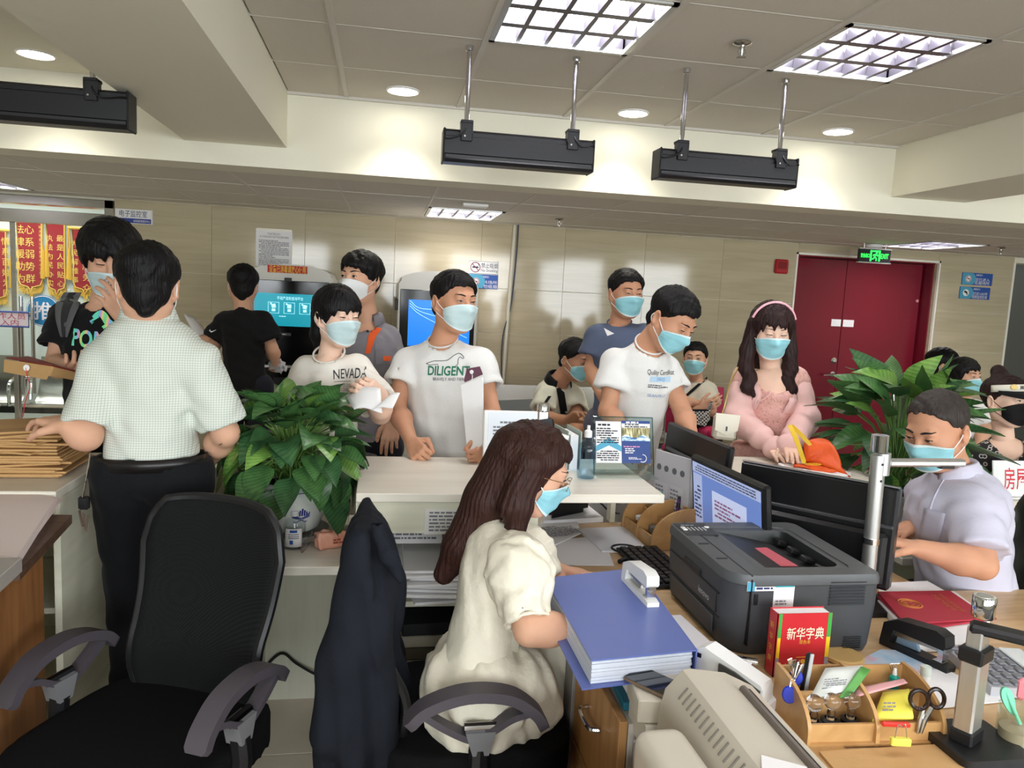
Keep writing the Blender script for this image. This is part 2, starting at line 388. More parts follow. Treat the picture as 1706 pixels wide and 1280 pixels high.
# upper ceiling with its own tiles and T bars
cu = MB().span((XL, YR, ZU + .1), (XR, YF + .1, ZU + .16)).build('ceiling', M_gap); setp(cu, 'upper suspended ceiling of grey mineral tiles above the staff side', kind='structure')
LAMPS_U = [(.37, 2.6), (1.57, 2.6), (.37, .2), (1.57, .2), (.37, -1.6), (1.57, -1.6)]
def lamp_at(x, y, L): return any(abs(x - a) < .02 and abs(y - b) < .02 for a, b in L)
bars = MB()
for i in range(6):
    x0 = -.23 + .6 * i - (.31 if i == 0 else 0)
    x0 = [-.54, -.23, .37, .97, 1.57, 2.17][i]; x1 = [-.23, .37, .97, 1.57, 2.17, 2.77][i]
    bars.span((x1 - .012, YR, ZU - .004), (x1 + .012, YF, ZU + .014))
    for j in range(13):
        y0 = [3.8, 3.2, 2.6, 2.0, 1.4, .8, .2, -.4, -1.0, -1.6, -2.2, -2.8, -3.0][j]; y1 = y0 + (.58 if j == 0 else (.6 if j < 12 else .2))
        if lamp_at(x0, y0, LAMPS_U): continue
        if j < 8: tile_piece('ceiling_tile', _TC, ('c', round(x1 - x0, 2), round(y1 - y0, 2)), (x1 - x0 - .012, y1 - y0 - .008, .016), M_tile_c, ((x0 + x1) / 2, (y0 + y1) / 2, ZU + .01), cu, .003)
        if i == 0: bars.span((-.54, y0 - .003, ZU + .001), (3.06, y0 + .003, ZU + .012))
for j in range(8):
    y0 = [3.8, 3.2, 2.6, 2.0, 1.4, .8, .2, -.4][j]; y1 = y0 + (.58 if j == 0 else .6)
    tile_piece('ceiling_tile', _TC, ('r', round(y1 - y0, 2)), (.29 - .012, y1 - y0 - .008, .016), M_tile_c, (2.915, (y0 + y1) / 2, ZU + .01), cu, .003)
bars.build('ceiling_grid', M_bar, cu)
MB().span((-.54, YF - .02, ZU - .012), (3.06, YF - .001, ZU + .01)).build('edge_trim', M_bar, cu)
MB().span((XL, YR, ZU - .002), (-1.06, YF, ZU + .019)).build('left_bay_board', M_cream, cu)
MB().span((3.57, YR, ZU - .002), (XR, YF, ZU + .019)).build('right_bay_board', M_cream, cu)
setp(MB().span((XL, YF, 2.25), (XR, YF + .12, 2.9), 0).build('trim_1', M_cream), 'cream dropped fascia between upper and lower ceilings', kind='structure')
setp(MB().span((-1.06, YR, 2.36), (-.54, YF, 2.9)).build('trim_2', M_cream), 'wide cream boxed beam on the left of the ceiling', kind='structure')
setp(MB().span((3.06, YR, 2.35), (3.57, YF, 2.9)).build('trim_3', M_cream), 'cream boxed beam on the right of the ceiling', kind='structure')
# lower ceiling
cl = MB().span((XL, YF + .12, ZL + .1), (XR, YB + .3, ZL + .3)).build('ceiling', M_gap); setp(cl, 'lower suspended ceiling of grey tiles in front of the tiled wall', kind='structure')
MB().span((XL, YF + .12, ZL), (XR, 4.68, ZL + .02)).build('soffit_strip', M_cream, cl)
LAMPS_L = [(.3, 5.88), (4.5, 5.88), (-3.3, 5.88)]
bars = MB()
for i in range(-7, 13):
    x0 = .3 + .6 * i
    if i % 1 == 0: bars.span((x0 - .006, 4.68, ZL - .001), (x0 + .006, YB, ZL + .012))
    for j, (y0, y1) in enumerate([(4.68, 5.28), (5.28, 5.88), (5.88, 6.62), (6.62, 6.9)]):
        if lamp_at(x0, y0, LAMPS_L): continue
        tile_piece('ceiling_tile', _TC, ('l', j), (.594, y1 - y0 - .006, .016), M_tile_c, (x0 + .3, (y0 + y1) / 2, ZL + .01), cl, .003)
        if i == 0: bars.span((XL, y0 - .004, ZL), (XR, y0 + .004, ZL + .012))
bars.build('ceiling_grid', M_bar, cl)

def panel_lamp(x, y, z, sx, sy, label, nx=5, ny=3):
    t = thing('ceiling_panel_light', label, 'ceiling light', (x, y, z), 'recessed louvre ceiling lights' if label.startswith('recessed louvre ceiling light out') else None)
    b = MB(); w = .022
    b.span((x, y, z - .006), (x + sx, y + w, z + .012)); b.span((x, y + sy - w, z - .006), (x + sx, y + sy, z + .012)); b.span((x, y, z - .006), (x + w, y + sy, z + .012)); b.span((x + sx - w, y, z - .006), (x + sx, y + sy, z + .012))
    b.build('frame', M_alu, t)
    MB().span((x + w, y + w, z + .065), (x + sx - w, y + sy - w, z + .07)).build('diffuser', M_lamp, t)
    b = MB(); bz = z + .002
    for s in (x + .012, x + sx - .016): b.span((s, y + w, bz), (s + .004, y + sy - w, z + .07))
    for s in (y + .012, y + sy - .016): b.span((x + w, s, bz), (x + sx - w, s + .004, z + .07))
    b.build('reflector', M_louver, t)
    for j in range(1, ny):
        yy = y + sy * j / ny; prof = [(-.02, 0), (.02, 0), (.006, .055), (-.006, .055)]
        MB().prism(prof, (x + sx / 2, yy, bz), np.stack([[0, 1., 0], [0, 0, 1.], [1., 0, 0]], 1), sx - .05).build('louver_blade', M_louver, t)
    for j in range(ny):
        y0, y1 = y + sy * j / ny + .018, y + sy * (j + 1) / ny - .018
        for i in range(1, nx):
            xx = x + sx * i / nx
            MB().prism([(-.009, 0), (.009, 0), (.002, .05), (-.002, .05)], (xx, (y0 + y1) / 2, bz), np.stack([[1., 0, 0], [0, 0, 1.], [0, -1., 0]], 1), y1 - y0).build('louver_blade', M_louver, t)
    return t
panel_lamp(.382, 2.606, ZU, .576, .59, 'recessed louvre ceiling light above the middle hanging display')
panel_lamp(1.582, 2.606, ZU, .576, .59, 'recessed louvre ceiling light above the right hanging display')
for a, b_ in LAMPS_U[2:]: panel_lamp(a + .012, b_ + .006, ZU, .576, .59, 'louvre ceiling light above the %s staff desks, %s row from the window wall' % ('left' if a < 1 else 'right', 'second' if b_ > 0 else 'first'))
for k, y_ in enumerate((.7, -1.3)): panel_lamp(-2.2, y_, ZU - .012, .6, .6, 'extra unseen louvre light added in the left ceiling bay, %s from the window wall' % ('second', 'first')[k])  # out-of-view lights added to lift the dark floor and counter fronts
for k, y_ in enumerate((.7, -1.3)): panel_lamp(4.4, y_, ZU - .012, .6, .6, 'extra unseen louvre light added in the right ceiling bay, %s from the window wall' % ('second', 'first')[k])  # right-bay counterparts, also out of view and added for more light
panel_lamp(.31, 5.89, ZL, .58, .72, 'louvre light in the lower ceiling near the wall tile pipe', 5, 2)
panel_lamp(4.51, 5.89, ZL, .58, .72, 'louvre light in the lower ceiling beyond the exit sign', 5, 2)
panel_lamp(-3.29, 5.89, ZL, .58, .72, 'louvre light in the lower ceiling before the glass doorway', 5, 2)
def downlight(x, y, z, label):
    t = thing('downlight', label, 'ceiling light', (x, y, z))
    MB().lathe([(.078, -.004), (.086, 0), (.086, .006), (.07, .006), (.07, -.002)], (x, y, z - .004)).build('rim', M_white, t)
    MB().lathe([(.001, .002), (.07, 0), (.07, .01), (.001, .01)], (x, y, z - .006)).build('lens', M_down, t)
    l = bpy.data.lights.new('beam', 'SPOT'); l.energy = DOWN_W * 4; l.spot_size = 1.9; l.spot_blend = .7; l.shadow_soft_size = .06; l.color = (1, .96, .86)
    o = bpy.data.objects.new('beam', l); COL.objects.link(o); o.parent = t; o.location = (0, 0, -.02)
downlight(.063, 4.12, ZU, 'round downlight before the fascia left of the middle hanging display')
downlight(1.30, 4.14, ZU, 'round downlight before the fascia between the two hanging displays')
downlight(2.51, 4.13, ZU, 'round downlight before the fascia right of the right hanging display')
downlight(-1.645, 4.07, ZU, 'round downlight in the left ceiling bay above the left hanging display')
downlight(4.4, 4.1, ZU, 'round downlight hidden in the right ceiling bay behind the boxed beam')
def sprinkler(x, y, z, label):
    t = thing('sprinkler', label, 'sprinkler', (x, y, z), None)
    MB().lathe([(.001, 0), (.032, -.002), (.036, -.006), (.03, -.01), (.012, -.014), (.01, -.02)], (x, y, z)).build('rose', M_steel, t)
    b = MB().lathe([(.008, -.02), (.007, -.04), (.004, -.045), (.004, -.055), (.018, -.057), (.018, -.06), (.001, -.061)], (x, y, z), n=14)
    for a in (-1, 1): b.tube([(x + a * .008, y, z - .022), (x + a * .015, y, z - .036), (x + a * .006, y, z - .056)], .0022, 6)
    b.build('head', M_steel, t)
sprinkler(1.328, 2.90, ZU, 'chrome sprinkler head in the upper ceiling between two louvre lights')
sprinkler(-2.66, 5.6, ZL, 'sprinkler head in the lower ceiling above the glass doorway')
sprinkler(1.362, 6.1, ZL, 'sprinkler head in the lower ceiling right of the wall pipe')
sprinkler(5.3, 6.0, ZL, 'sprinkler head in the lower ceiling above the right blue notices')
t = thing('smoke_detector', 'round white smoke detector on the lower ceiling beside the exit sign', 'smoke detector', (4.45, 6.55, ZL))
MB().lathe([(.075, 0), (.075, -.02), (.06, -.035), (.03, -.042), (.001, -.043)], (4.45, 6.55, ZL)).build('cover', M_white, t)
MB().lathe([(.045, -.042), (.045, -.05), (.001, -.052)], (4.45, 6.55, ZL)).build('sensor', mat('sensor_grey', (150, 150, 150), .5), t)
setp(MB().span((.52, 5.42, ZL - .02), (.7, 5.54, ZL), .004).build('emergency_light_plate', M_white), 'small white plate fixed to the lower ceiling behind the middle display', 'ceiling plate')

# walls
wb = MB(); DX0, DX1, GX = 3.905, 5.421, -2.22
for a, b_, z0, z1 in [(GX, DX0, 0, 2.6), (DX1, 6.268, 0, 2.6), (DX0, DX1, 2.15, 2.6), (XL, GX, 2.24, 2.6), (6.268, XR, 2.2, 2.6)]:
    wb.span((a, YB + .012, z0), (b_, YB + .2, z1))
wb = wb.build('wall_back', M_joint); setp(wb, 'back wall faced with glossy beige stone-look tiles', kind='structure')
ZC = [0.08, .48, .88, 1.28, 1.68, 2.255]
def wall_run(x0, x1, zlo=0, zhi=9):
    n = max(1, round((x1 - x0) / .8)); w = (x1 - x0) / n
    for k in range(len(ZC) - 1):
        a, b_ = max(ZC[k], zlo), min(ZC[k + 1], zhi)
        if b_ - a < .03: continue
        for i in range(n):
            key = ('w', round(w, 3), round(b_ - a, 3))
            tile_piece('wall_tile', _TC, key, (w - .0015, .012, b_ - a - .004), M_wtile, (x0 + w * (i + .5), YB + .006, (a + b_) / 2), wb, .001)
wall_run(GX, DX0); wall_run(DX1, 6.268); wall_run(DX0, DX1, 2.16)
setp(MB().span((XL, YR - .1, 0), (XL + .1, 9.4, 2.9)).build('wall_left', M_cream), 'cream left side wall of the hall', kind='structure')
setp(MB().span((XR - .1, YR - .1, 0), (XR, 9.4, 2.9)).build('wall_right', M_cream), 'cream right side wall of the hall', kind='structure')
b = MB(); xs = [XL] + [q for w_ in WINX for q in w_] + [XR]
for i in range(0, len(xs), 2): b.span((xs[i], YR - .2, 0), (xs[i + 1], YR, 2.9))
for a, c in WINX: b.span((a, YR - .2, 0), (c, YR, .95)); b.span((a, YR - .2, 2.45), (c, YR, 2.9))
setp(b.build('wall_front', M_cream), 'cream window wall behind the staff desks', kind='structure')
for i, (a, c) in enumerate(WINX):
    w_ = MB(); 
    for x in (a, (a + c) / 2, c): w_.span((x - .03, YR - .14, .95), (x + .03, YR - .08, 2.45))
    for z_ in (.97, 2.43, 1.95): w_.span((a, YR - .14, z_ - .025), (c, YR - .08, z_ + .025))
    setp(w_.build('window_%d' % (i + 1), M_white), 'white framed window behind the camera', kind='structure')
setp(MB().span((XL, 9.3, 0), (XR, 9.4, 2.6)).build('wall_beyond', mat('inner_wall', (225, 230, 228), .8)), 'pale wall of the room beyond the glass doorway', kind='structure')
setp(MB().span((-2.2, YB + .2, 0), (-2.1, 9.3, 2.6)).build('wall_inner', M_cream), 'side wall of the room beyond the glass doorway', kind='structure')
setp(MB().span((XL, YB + .3, 2.4), (-2.1, 9.4, 2.5)).build('ceiling_inner', mat('inner_wall', (225, 230, 228))), 'white ceiling of the room beyond the glass doorway', kind='structure')
# dark corridor beyond the wall's right end
setp(MB().span((6.268, YB + 1.2, 0), (XR, YB + 1.25, 2.6)).build('wall_corridor', mat('corridor_grey', (92, 92, 84), .7)), 'dim grey-green corridor wall at the far right', kind='structure')
setp(MB().span((6.262, YB - .004, 0), (6.285, YB + .2, 2.2)).build('trim_4', mat('white_edge', (235, 232, 220), .5)), 'white corner trim at the right end of the tiled wall', kind='structure')

# skirting under the tiles
setp(MB().span((GX, YB - .008, 0), (DX0, YB + .012, .08)).build('baseboard_back', M_tile_c), 'stone skirting along the back wall', kind='structure')

# red double door in its recess
M_door = mat('door_red', (118, 22, 40), .22, noise=(3, .14, (1, 1, .2)), bump=(6, .02, (1, 1, .3)))
dr = thing('door_1', 'dark red double door under the exit sign', None, (4.6, 7.1, 0), kind='structure')
xm = 4.545
for i, (a, b_) in enumerate([(DX0 + .02, xm - .002), (xm + .002, DX1 - .035)]):
    lf = MB().span((a, 7.08, .01), (b_, 7.125, 2.135), .003).build('door_leaf', M_door, dr)
    if i == 0:
        MB().lathe([(.03, 0), (.03, .012), (.014, .014), (.014, .02), (.001, .02)], (xm - .05, 7.08, 1.13), RBACK, 20).build('lock_cylinder', M_chrome, lf)
        h = MB().lathe([(.028, 0), (.028, .01), (.012, .012), (.012, .045)], (xm - .05, 7.08, .99), RBACK, 18)
        h.tube([(xm - .05, 7.035, .99), (xm - .07, 7.032, .99), (xm - .17, 7.036, .982)], [.011, .011, .008], 10); h.build('door_handle', M_chrome, lf)
    s_ = MB().span((xm - .115 if i == 0 else xm + .012, 7.074, 1.475), (xm - .012 if i == 0 else xm + .13, 7.08, 1.545)); s_.build('paper_label', M_paper, lf)
for zz in (1.77, 1.06):
    MB().lathe([(.016, 0), (.014, .006), (.001, .007)], (DX1 - .06, 7.08, zz), RBACK, 12).build('hinge_cap', mat('pinkish_cap', (214, 150, 150), .5), dr)
b = MB(); b.span((DX0 - .001, YB + .0, 0), (DX0 + .018, 7.14, 2.16)); b.span((DX1 - .02, YB + .05, 0), (DX1 + .0, 7.14, 2.16)); b.span((DX0, YB + .05, 2.14), (DX1, 7.14, 2.16)); b.build('door_frame', M_door, dr)
MB().span((DX0, 7.126, 0), (DX1, 7.2, 2.16)).build('backing', M_gap, dr)
b = MB(); b.span((DX1, YB - .006, 0), (DX1 + .018, YB + .012, 2.17)); b.span((DX0 - .018, YB - .006, 0), (DX0, YB + .012, 2.17)); b.span((DX0 - .018, YB - .006, 2.152), (DX1 + .018, YB + .012, 2.17)); b.build('corner_strip', mat('white_edge', (235, 232, 220), .5), dr)
MB().span((DX1 - .006, YB + .012, 0), (DX1 - .001, 7.08, 2.14)).build('jamb_tile', M_wtile, dr)
# ------------------------------------------------------------------ hanging displays
def cable(pts, r=.0035, n=6, sub=6):
    """smooth path through points"""
    p = np.asarray(pts, float); out = []
    q = np.concatenate([[2 * p[0] - p[1]], p, [2 * p[-1] - p[-2]]])
    for i in range(1, len(q) - 2):
        for k in range(sub):
            t = k / sub; out.append(.5 * (2 * q[i] + (q[i + 1] - q[i - 1]) * t + (2 * q[i - 1] - 5 * q[i] + 4 * q[i + 1] - q[i + 2]) * t * t + (3 * q[i] - q[i - 1] - 3 * q[i + 1] + q[i + 2]) * t ** 3))
    out.append(p[-1]); return np.array(out)
def display(x0, x1, zb, zt, label, poles, seed):
    y = 3.33; t = thing('hanging_display', label, 'display', ((x0 + x1) / 2, y, zb), 'counter displays hung from the ceiling'); xc = (x0 + x1) / 2; w = x1 - x0; h = zt - zb
    prof = [(-.052, zb + .012), (-.04, zb), (.04, zb), (.052, zb + .012), (.052, zt - .012), (.04, zt), (-.03, zt), (-.045, zt - .012), (-.045, zt - .028), (-.052, zt - .032), (-.052, zb + .034), (-.046, zb + .03)]
    R = np.stack([[0, 1., 0], [0, 0, 1.], [1., 0, 0]], 1)
    MB().prism(prof, (xc, y, 0), R, w - .012).build('housing', M_blackm, t)
    for s in (x0 + .004, x1 - .004): MB().box((s, y, (zb + zt) / 2), (.01, .108, h + .004), I3, .012).build('end_cap', M_black, t)
    MB().span((x0 + .01, y - .05, zb + .012), (x1 - .01, y - .044, zb + .03)).build('lower_rail', M_black, t)
    for k, px in enumerate(poles):
        b = MB(); b.span((px - .024, y - .062, zt - .05), (px + .024, y - .05, zt + .03), .003); b.span((px - .026, y - .064, zt + .022), (px + .026, y - .006, zt + .036), .003)
        b.span((px - .026, y - .062, zt - .02), (px - .02, y - .02, zt + .03)); b.span((px + .02, y - .062, zt - .02), (px + .026, y - .02, zt + .03))
        br = b.build('bracket', M_blackm, t)
        MB().cyl((px - .008, y - .064, zt - .03), (px - .008, y - .0665, zt - .03), .004, n=8).build('screw', M_steel, br)
        b = MB().cyl((px, y - .035, zt + .03), (px, y - .035, ZU), .0105, n=14); b.lathe([(.0105, -.02), (.016, -.018), (.018, 0)], (px, y - .035, ZU), n=14); b.build('pole', M_chrome, t)
        sg = -1 if k == 0 else 1; ex = x0 + .003 if k == 0 else x1 - .003
        MB().tube(cable([(px, y - .045, zt + .03), (px + sg * .01, y - .066, zt - .01), (px + sg * .04, y - .066, zt - .035), (ex - sg * .01, y - .062, zt - .045 + .02 * k), (ex, y - .055, zt - .03)]), .0035, 6).build('cable', M_black, t)
    return t
display(-1.66, -1.0, 2.205, 2.35, 'long black hanging display cut by the left edge, beside the boxed beam', [-1.55, -1.132], 1)
display(.222, .87, 2.18, 2.315, 'middle black hanging display on two chrome poles', [.317, .771], 2)
display(1.165, 1.818, 2.182, 2.31, 'right black hanging display on two chrome poles', [1.264, 1.727], 3)

# ------------------------------------------------------------------ signs and wall fittings
def board(name, label, cat, x0, x1, z0, z1, y, base, th=.008, parts=None):
    t = MB().span((x0, y - th, z0), (x1, y, z1), .0015).build(name, base); setp(t, label, cat)
    for nm, m, mb in parts or []: mb.build(nm, m, t)
    return t
def bx(x0, x1, z0, z1, y, th=.001): return MB().span((x0, y - th, z0), (x1, y, z1))
yw = YB - .009
x0, x1, z0, z1 = -2.21, -1.92, 2.062, 2.178; b1 = bx(x0 + .004, x1 - .012, z0 + .004, z0 + .042, yw)
board('room_sign', 'white and blue room sign beside the glass doorway', 'sign', x0, x1, z0, z1, YB, M_white, parts=[('blue_band', mat('deep_blue', (40, 60, 140), .5), b1),
    ('lettering', mat('navy_ink', (32, 40, 96), .6), text(MB(), '电子监控室', ((x0 + x1) / 2 - .005, yw, z0 + .08), RBACK, .058, .215)),
    ('small_lettering', M_paper, text(MB(), '太和县政务服务中心', ((x0 + x1) / 2 + .06, yw - .002, z0 + .022), RBACK, .022, .13)), ('edge_clip', M_alu, bx(x1 - .01, x1, z0 - .002, z1 + .002, yw, .004))])
x0, x1, z0, z1 = -1.095, -.795, 1.77, 2.08
board('notice_sheet', 'white printed notice sheet taped above the left kiosk', 'notice', x0, x1, z0, z1, YB - .001, M_paper, .002, [('print', M_ink, rows(text(text(MB(), '不动产登记中心', (-.945, YB - .0035, 2.045), RBACK, .022, .11), '关于规范收取不动产登记费的通知', (-.945, YB - .0035, 2.02), RBACK, .02, .24), (-.945, YB - .0035, 1.885), RBACK, .25, .22, 17, cell=.012)),
    ('tape', mat('clear_tape', (225, 220, 200), .2), bx(-1.09, -.8, 2.072, 2.09, YB - .003))])
def nosmoke(mb, c, r, R=RBACK):
    a = np.arange(24) * math.pi / 12; ring = np.c_[np.cos(a), np.sin(a), 0 * a] * r; mb.tube(ring @ R.T + c, r * .09, 5, True)
    mb.tube(np.array([[-.7, .7, 0], [.7, -.7, 0]]) * r @ R.T + c, r * .08, 5); return mb
x0, x1, z0, z1 = .735, 1.005, 1.80, 1.918
cg = np.array([.795, yw - .001, 1.86])
bb = MB(); bb.box(cg + [0, 0, 0], (.055, .002, .012)); bb.tube([cg + [.02, 0, .01], cg + [.03, 0, .02], cg + [.024, 0, .03]], .002, 5)
board('no_smoking_sign', 'white no smoking sign on the wall left of the pipe', 'sign', x0, x1, z0, z1, YB, M_white, parts=[('prohibition_ring', mat('maroon', (130, 40, 60), .5), nosmoke(MB(), cg, .042)), ('cigarette', M_inkd, bb),
    ('lettering', M_inkd, text(text(MB(), '禁止吸烟', (.922, yw, 1.878), RBACK, .048, .15), 'No Smoking', (.922, yw, 1.832), RBACK, .036, .15)), ('border', M_ink, MB().tube([(x0 + .005, yw, z0 + .005), (x1 - .005, yw, z0 + .005), (x1 - .005, yw, z1 - .005), (x0 + .005, yw, z1 - .005)], .0018, 4, True))])
M_teal = mat('teal_print', (78, 160, 190), .5)
def blue_notice(label, x0, x1, z0, z1, l1, l2, icon):
    t = board('blue_notice', label, 'sign', x0, x1, z0, z1, YB, M_blue, parts=[('lettering', M_paper, text(text(text(MB(), '温馨提示:', (x0 + (x1 - x0) * .55, yw, z1 - .02), RBACK, .02, .08), l1, (x0 + (x1 - x0) * .66, yw, (z0 + z1) / 2 - .004), RBACK, .034, .17), l2, (x0 + (x1 - x0) * .66, yw, z0 + .022), RBACK, .034, .17))])
    a = np.linspace(-math.pi / 2, math.pi / 2, 14); h = (z1 - z0) / 2; pts = [(-.05, -h + .002), (.05, -h + .002)] + [(.05 + .05 * math.cos(q), (h - .002) * math.sin(q)) for q in a] + [(.05, h - .002), (-.05, h - .002)]
    MB().prism(pts, (x0 + .052, yw - .0005, (z0 + z1) / 2), RBACK, .001).build('teal_field', M_teal, t); c = np.array([x0 + .068, yw - .002, (z0 + z1) / 2])
    MB().lathe([(.001, 0), (.034, 0), (.034, .001), (.001, .001)], c, RBACK, 24).build('white_disc', M_paper, t)
    b = MB()
    if icon: nosmoke(b, c - [0, .002, 0], .028); b.box(c - [0, .002, 0], (.034, .002, .008)); b.build('no_smoking_mark', mat('maroon', (130, 40, 60)), t)
    else: b.box(c + [-.004, -.002, .006], (.036, .002, .018), roty(.4)); b.box(c + [.012, -.002, -.012], (.01, .002, .02)); b.build('camera_mark', M_inkd, t)
    return t
blue_notice('blue public notice directly under the no smoking sign', .735, 1.005, 1.672, 1.797, '公共场所', '请勿吸烟', True)
blue_notice('upper blue notice with no smoking mark right of the red door', 5.69, 6.035, 1.955, 2.075, '您已进入', '无烟场所', True)
blue_notice('lower blue notice with camera mark right of the red door', 5.68, 6.025, 1.815, 1.935, '您已进入24小时', '视频监控区域', False)
t = setp(MB().box((3.73, YB - .02, 2.024), (.135, .04, .135), I3, .012).build('fire_alarm', mat('alarm_red', (170, 20, 28), .35)), 'red fire alarm box on the wall left of the red door', 'fire alarm')
MB().box((3.73, YB - .042, 2.035), (.09, .006, .07), I3, .003).build('cover', mat('alarm_red2', (140, 14, 22), .25), t); b = MB()
for k in range(3): b.box((3.73, YB - .0455, 2.015 + .018 * k), (.07, .002, .004))
b.build('vent_slots', mat('alarm_dark', (70, 8, 12)), t)
# exit sign
t = thing('exit_sign', 'green lit exit sign hanging above the red door', 'exit sign', (4.37, 6.42, 2.08)); xa, xb, za, zb, ye = 4.215, 4.53, 2.085, 2.2, 6.4
MB().span((xa, ye, za), (xb, ye + .03, zb), .003).build('panel', M_black, t)
b = MB(); b.span((xa - .004, ye - .004, zb), (xb + .004, ye + .034, zb + .008)); b.span((xa - .004, ye - .004, za - .008), (xb + .004, ye + .034, za)); b.build('rail', M_alu, t)
b = MB(); [b.cyl((q, ye + .015, zb), (q, ye + .015, ZL), .004, n=8) for q in (xa + .05, xb - .05)]; b.build('hanger', M_steel, t)
M_green = mat('exit_green', (30, 220, 60), .5, emit=((40, 255, 80), 3.0)); c = np.array([(xa + xb) / 2, ye - .001, (za + zb) / 2])
b = MB()
for a1, a2, a3, a4 in [(-.05, -.035, -.048, .048), (.035, .05, -.048, .048), (-.05, .05, .036, .048)]: b.span(c + [a1, -.001, a3], c + [a2, .0, a4])
b.build('lit_door_frame', M_green, t); b = MB()
b.lathe([(.001, 0), (.009, 0), (.009, .001), (.001, .001)], c + [.012, -.001, .026], RBACK, 14)
for p in ([(.006, .014), (-.006, -.01)], [(-.006, -.01), (.014, -.022), (.012, -.044)], [(-.006, -.01), (-.016, -.026), (-.032, -.028)], [(.006, .012), (.022, .002), (.03, .01)], [(.006, .012), (-.012, .012), (-.02, 0)]):
    b.tube([c + [q[0], -.001, q[1]] for q in p], .0052, 6)
b.build('running_figure', M_green, t)
b = text(MB(), 'EXIT', c + [.095, 0, 0], RBACK, .062, .075, bold=.01); text(b, '安全出口', c + [-.1, 0, 0], RBACK, .04, .085, bold=.01); b.build('lettering', M_green, t)
# wall pipe and cable
a_, b_ = onY(858, 375, YB - .015), onY(836, 672, YB - .015); a_[2] = ZL
setp(MB().cyl(a_, [b_[0] - .02, b_[1], .08], .017, n=10).build('wall_pipe', mat('pipe_white', (205, 200, 180), .5)), 'slim off-white pipe running down the tiled wall', 'pipe')
setp(MB().tube(cable([a_ + [.03, -.012, 0], onY(861, 420, YB - .02), onY(852, 505, YB - .022), onY(838, 560, YB - .022), onY(836, 620, YB - .022), onY(845, 690, YB - .022), onY(838, 740, YB - .022)]), .006, 6).build('wall_cable', mat('cable_blue_grey', (58, 62, 78), .5)), 'dark cable hanging down the wall beside the pipe', 'cable')

# ------------------------------------------------------------------ glass doorway with pennants beyond
gd = thing('door_2', 'stainless framed glass doorway at the left', None, (-3, YB, 0), kind='structure')
b = MB(); b.span((GX - .07, YB - .02, 0), (GX, YB + .14, 2.236), .003); b.span((XL, YB - .02, 2.17), (GX, YB + .14, 2.236), .003); b.build('door_frame', M_steel, gd)
MB().span((XL, YB, 2.02), (GX - .07, YB + .08, 2.125), .003).build('header_box', M_steel, gd)
MB().span((XL, YB + .03, 2.125), (GX - .07, YB + .04, 2.17)).build('transom_pane', M_glass, gd)
for k, (a, c) in enumerate([(-2.985, GX - .075), (-3.74, -2.995)]):
    lf = MB().span((a, YB + .04, .02), (c, YB + .052, 2.02), .001).build('glass_leaf', M_glass, gd)
    if k == 0:
        b = MB()
        for q in (-2.935, -2.85):
            b.cyl((q, YB - .02, .62), (q, YB - .02, 1.42), .016, n=12)
        for z_ in (.75, 1.28): b.cyl((-2.935, YB - .02, z_), (-2.85, YB - .02, z_), .01, n=8); b.cyl((-2.89, YB - .02, z_), (-2.89, YB + .04, z_), .01, n=8)
        b.build('pull_handle', M_chrome, lf)
        c0 = np.array([-2.79, YB + .037, 1.305])
        d_ = MB().lathe([(.001, 0), (.13, 0), (.13, .002), (.001, .002)], c0, RBACK, 32).build('push_disc', mat('push_blue', (38, 130, 180), .5), lf)
        b = text(MB(), '推', c0 - [0, .003, 0], RBACK, .16, bold=.012); a = np.arange(32) * math.pi / 16; b.tube(c0 + np.c_[np.cos(a) * .122, 0 * a - .003, np.sin(a) * .122], .004, 5, True); b.build('push_mark', M_paper, lf)
    else: MB().span((-3.03, YB + .036, .02), (-2.995, YB + .056, 2.02), .002).build('edge_strip', M_steel, lf)
M_banner = mat('banner_red', (152, 18, 36), .8, bump=(200, .1)); M_fringe = mat('fringe_gold', (214, 164, 50), .7, noise=(60, .35, (1, 1, .05))); M_bgold = mat('banner_gold', (238, 200, 96), .5)
def pennant(xc, yb, zt, w, h, cols, label):
    t = thing('silk_pennant', label, 'pennant', (xc, yb, zt - h), 'red thank-you pennants')
    hw = w / 2
    def outline(s): return [(-hw * s, 0), (hw * s, 0), (hw * s * .93, -h * .5), (hw * s * .98, -h * .82), (hw * s * .8, -h * .9), (hw * s * .2, -h * .93), (0, -h), (-hw * s * .2, -h * .93), (-hw * s * .8, -h * .9), (-hw * s * .98, -h * .82), (-hw * s * .93, -h * .5)]
    MB().prism(outline(1), (xc, yb, zt), RBACK, .006).build('cloth', M_banner, t)
    MB().tube([(xc + p[0] * .97, yb - .006, zt + p[1] * .985 - .008) for p in outline(1)], .006, 5, True).build('gold_border', M_bgold, t)
    b = MB(); b.prism([(p[0] * 1.02, p[1] - (.07 if p[1] < -h * .6 else 0)) for p in outline(1)], (xc, yb + .008, zt), RBACK, .004); b.build('fringe', M_fringe, t)
    for s in (-1, 1):
        b = MB(); x = xc + s * (hw + .035); b.tube([(x, yb, zt), (x + s * .01, yb, zt - h * .3), (x, yb, zt - h * .4)], [.006, .008, .014], 6); b.cyl((x, yb, zt - h * .4), (x + s * .004, yb, zt - h * .78), .016, .026, 9); b.build('tassel', M_fringe, t)
    MB().cyl((xc - hw - .04, yb, zt + .008), (xc + hw + .04, yb, zt + .008), .012, n=10).build('rod', M_bgold, t)
    b = MB()
    for x, s, sz, z_ in cols:
        for i, ch in enumerate(s): text(b, ch, (xc + x, yb - .005, zt - z_ - i * sz * 1.28), RBACK, sz)
    b.build('lettering', M_bgold, t); return t
yp = 8.4
_pk = 0
def pc(px, py): return onY(px, py, yp)
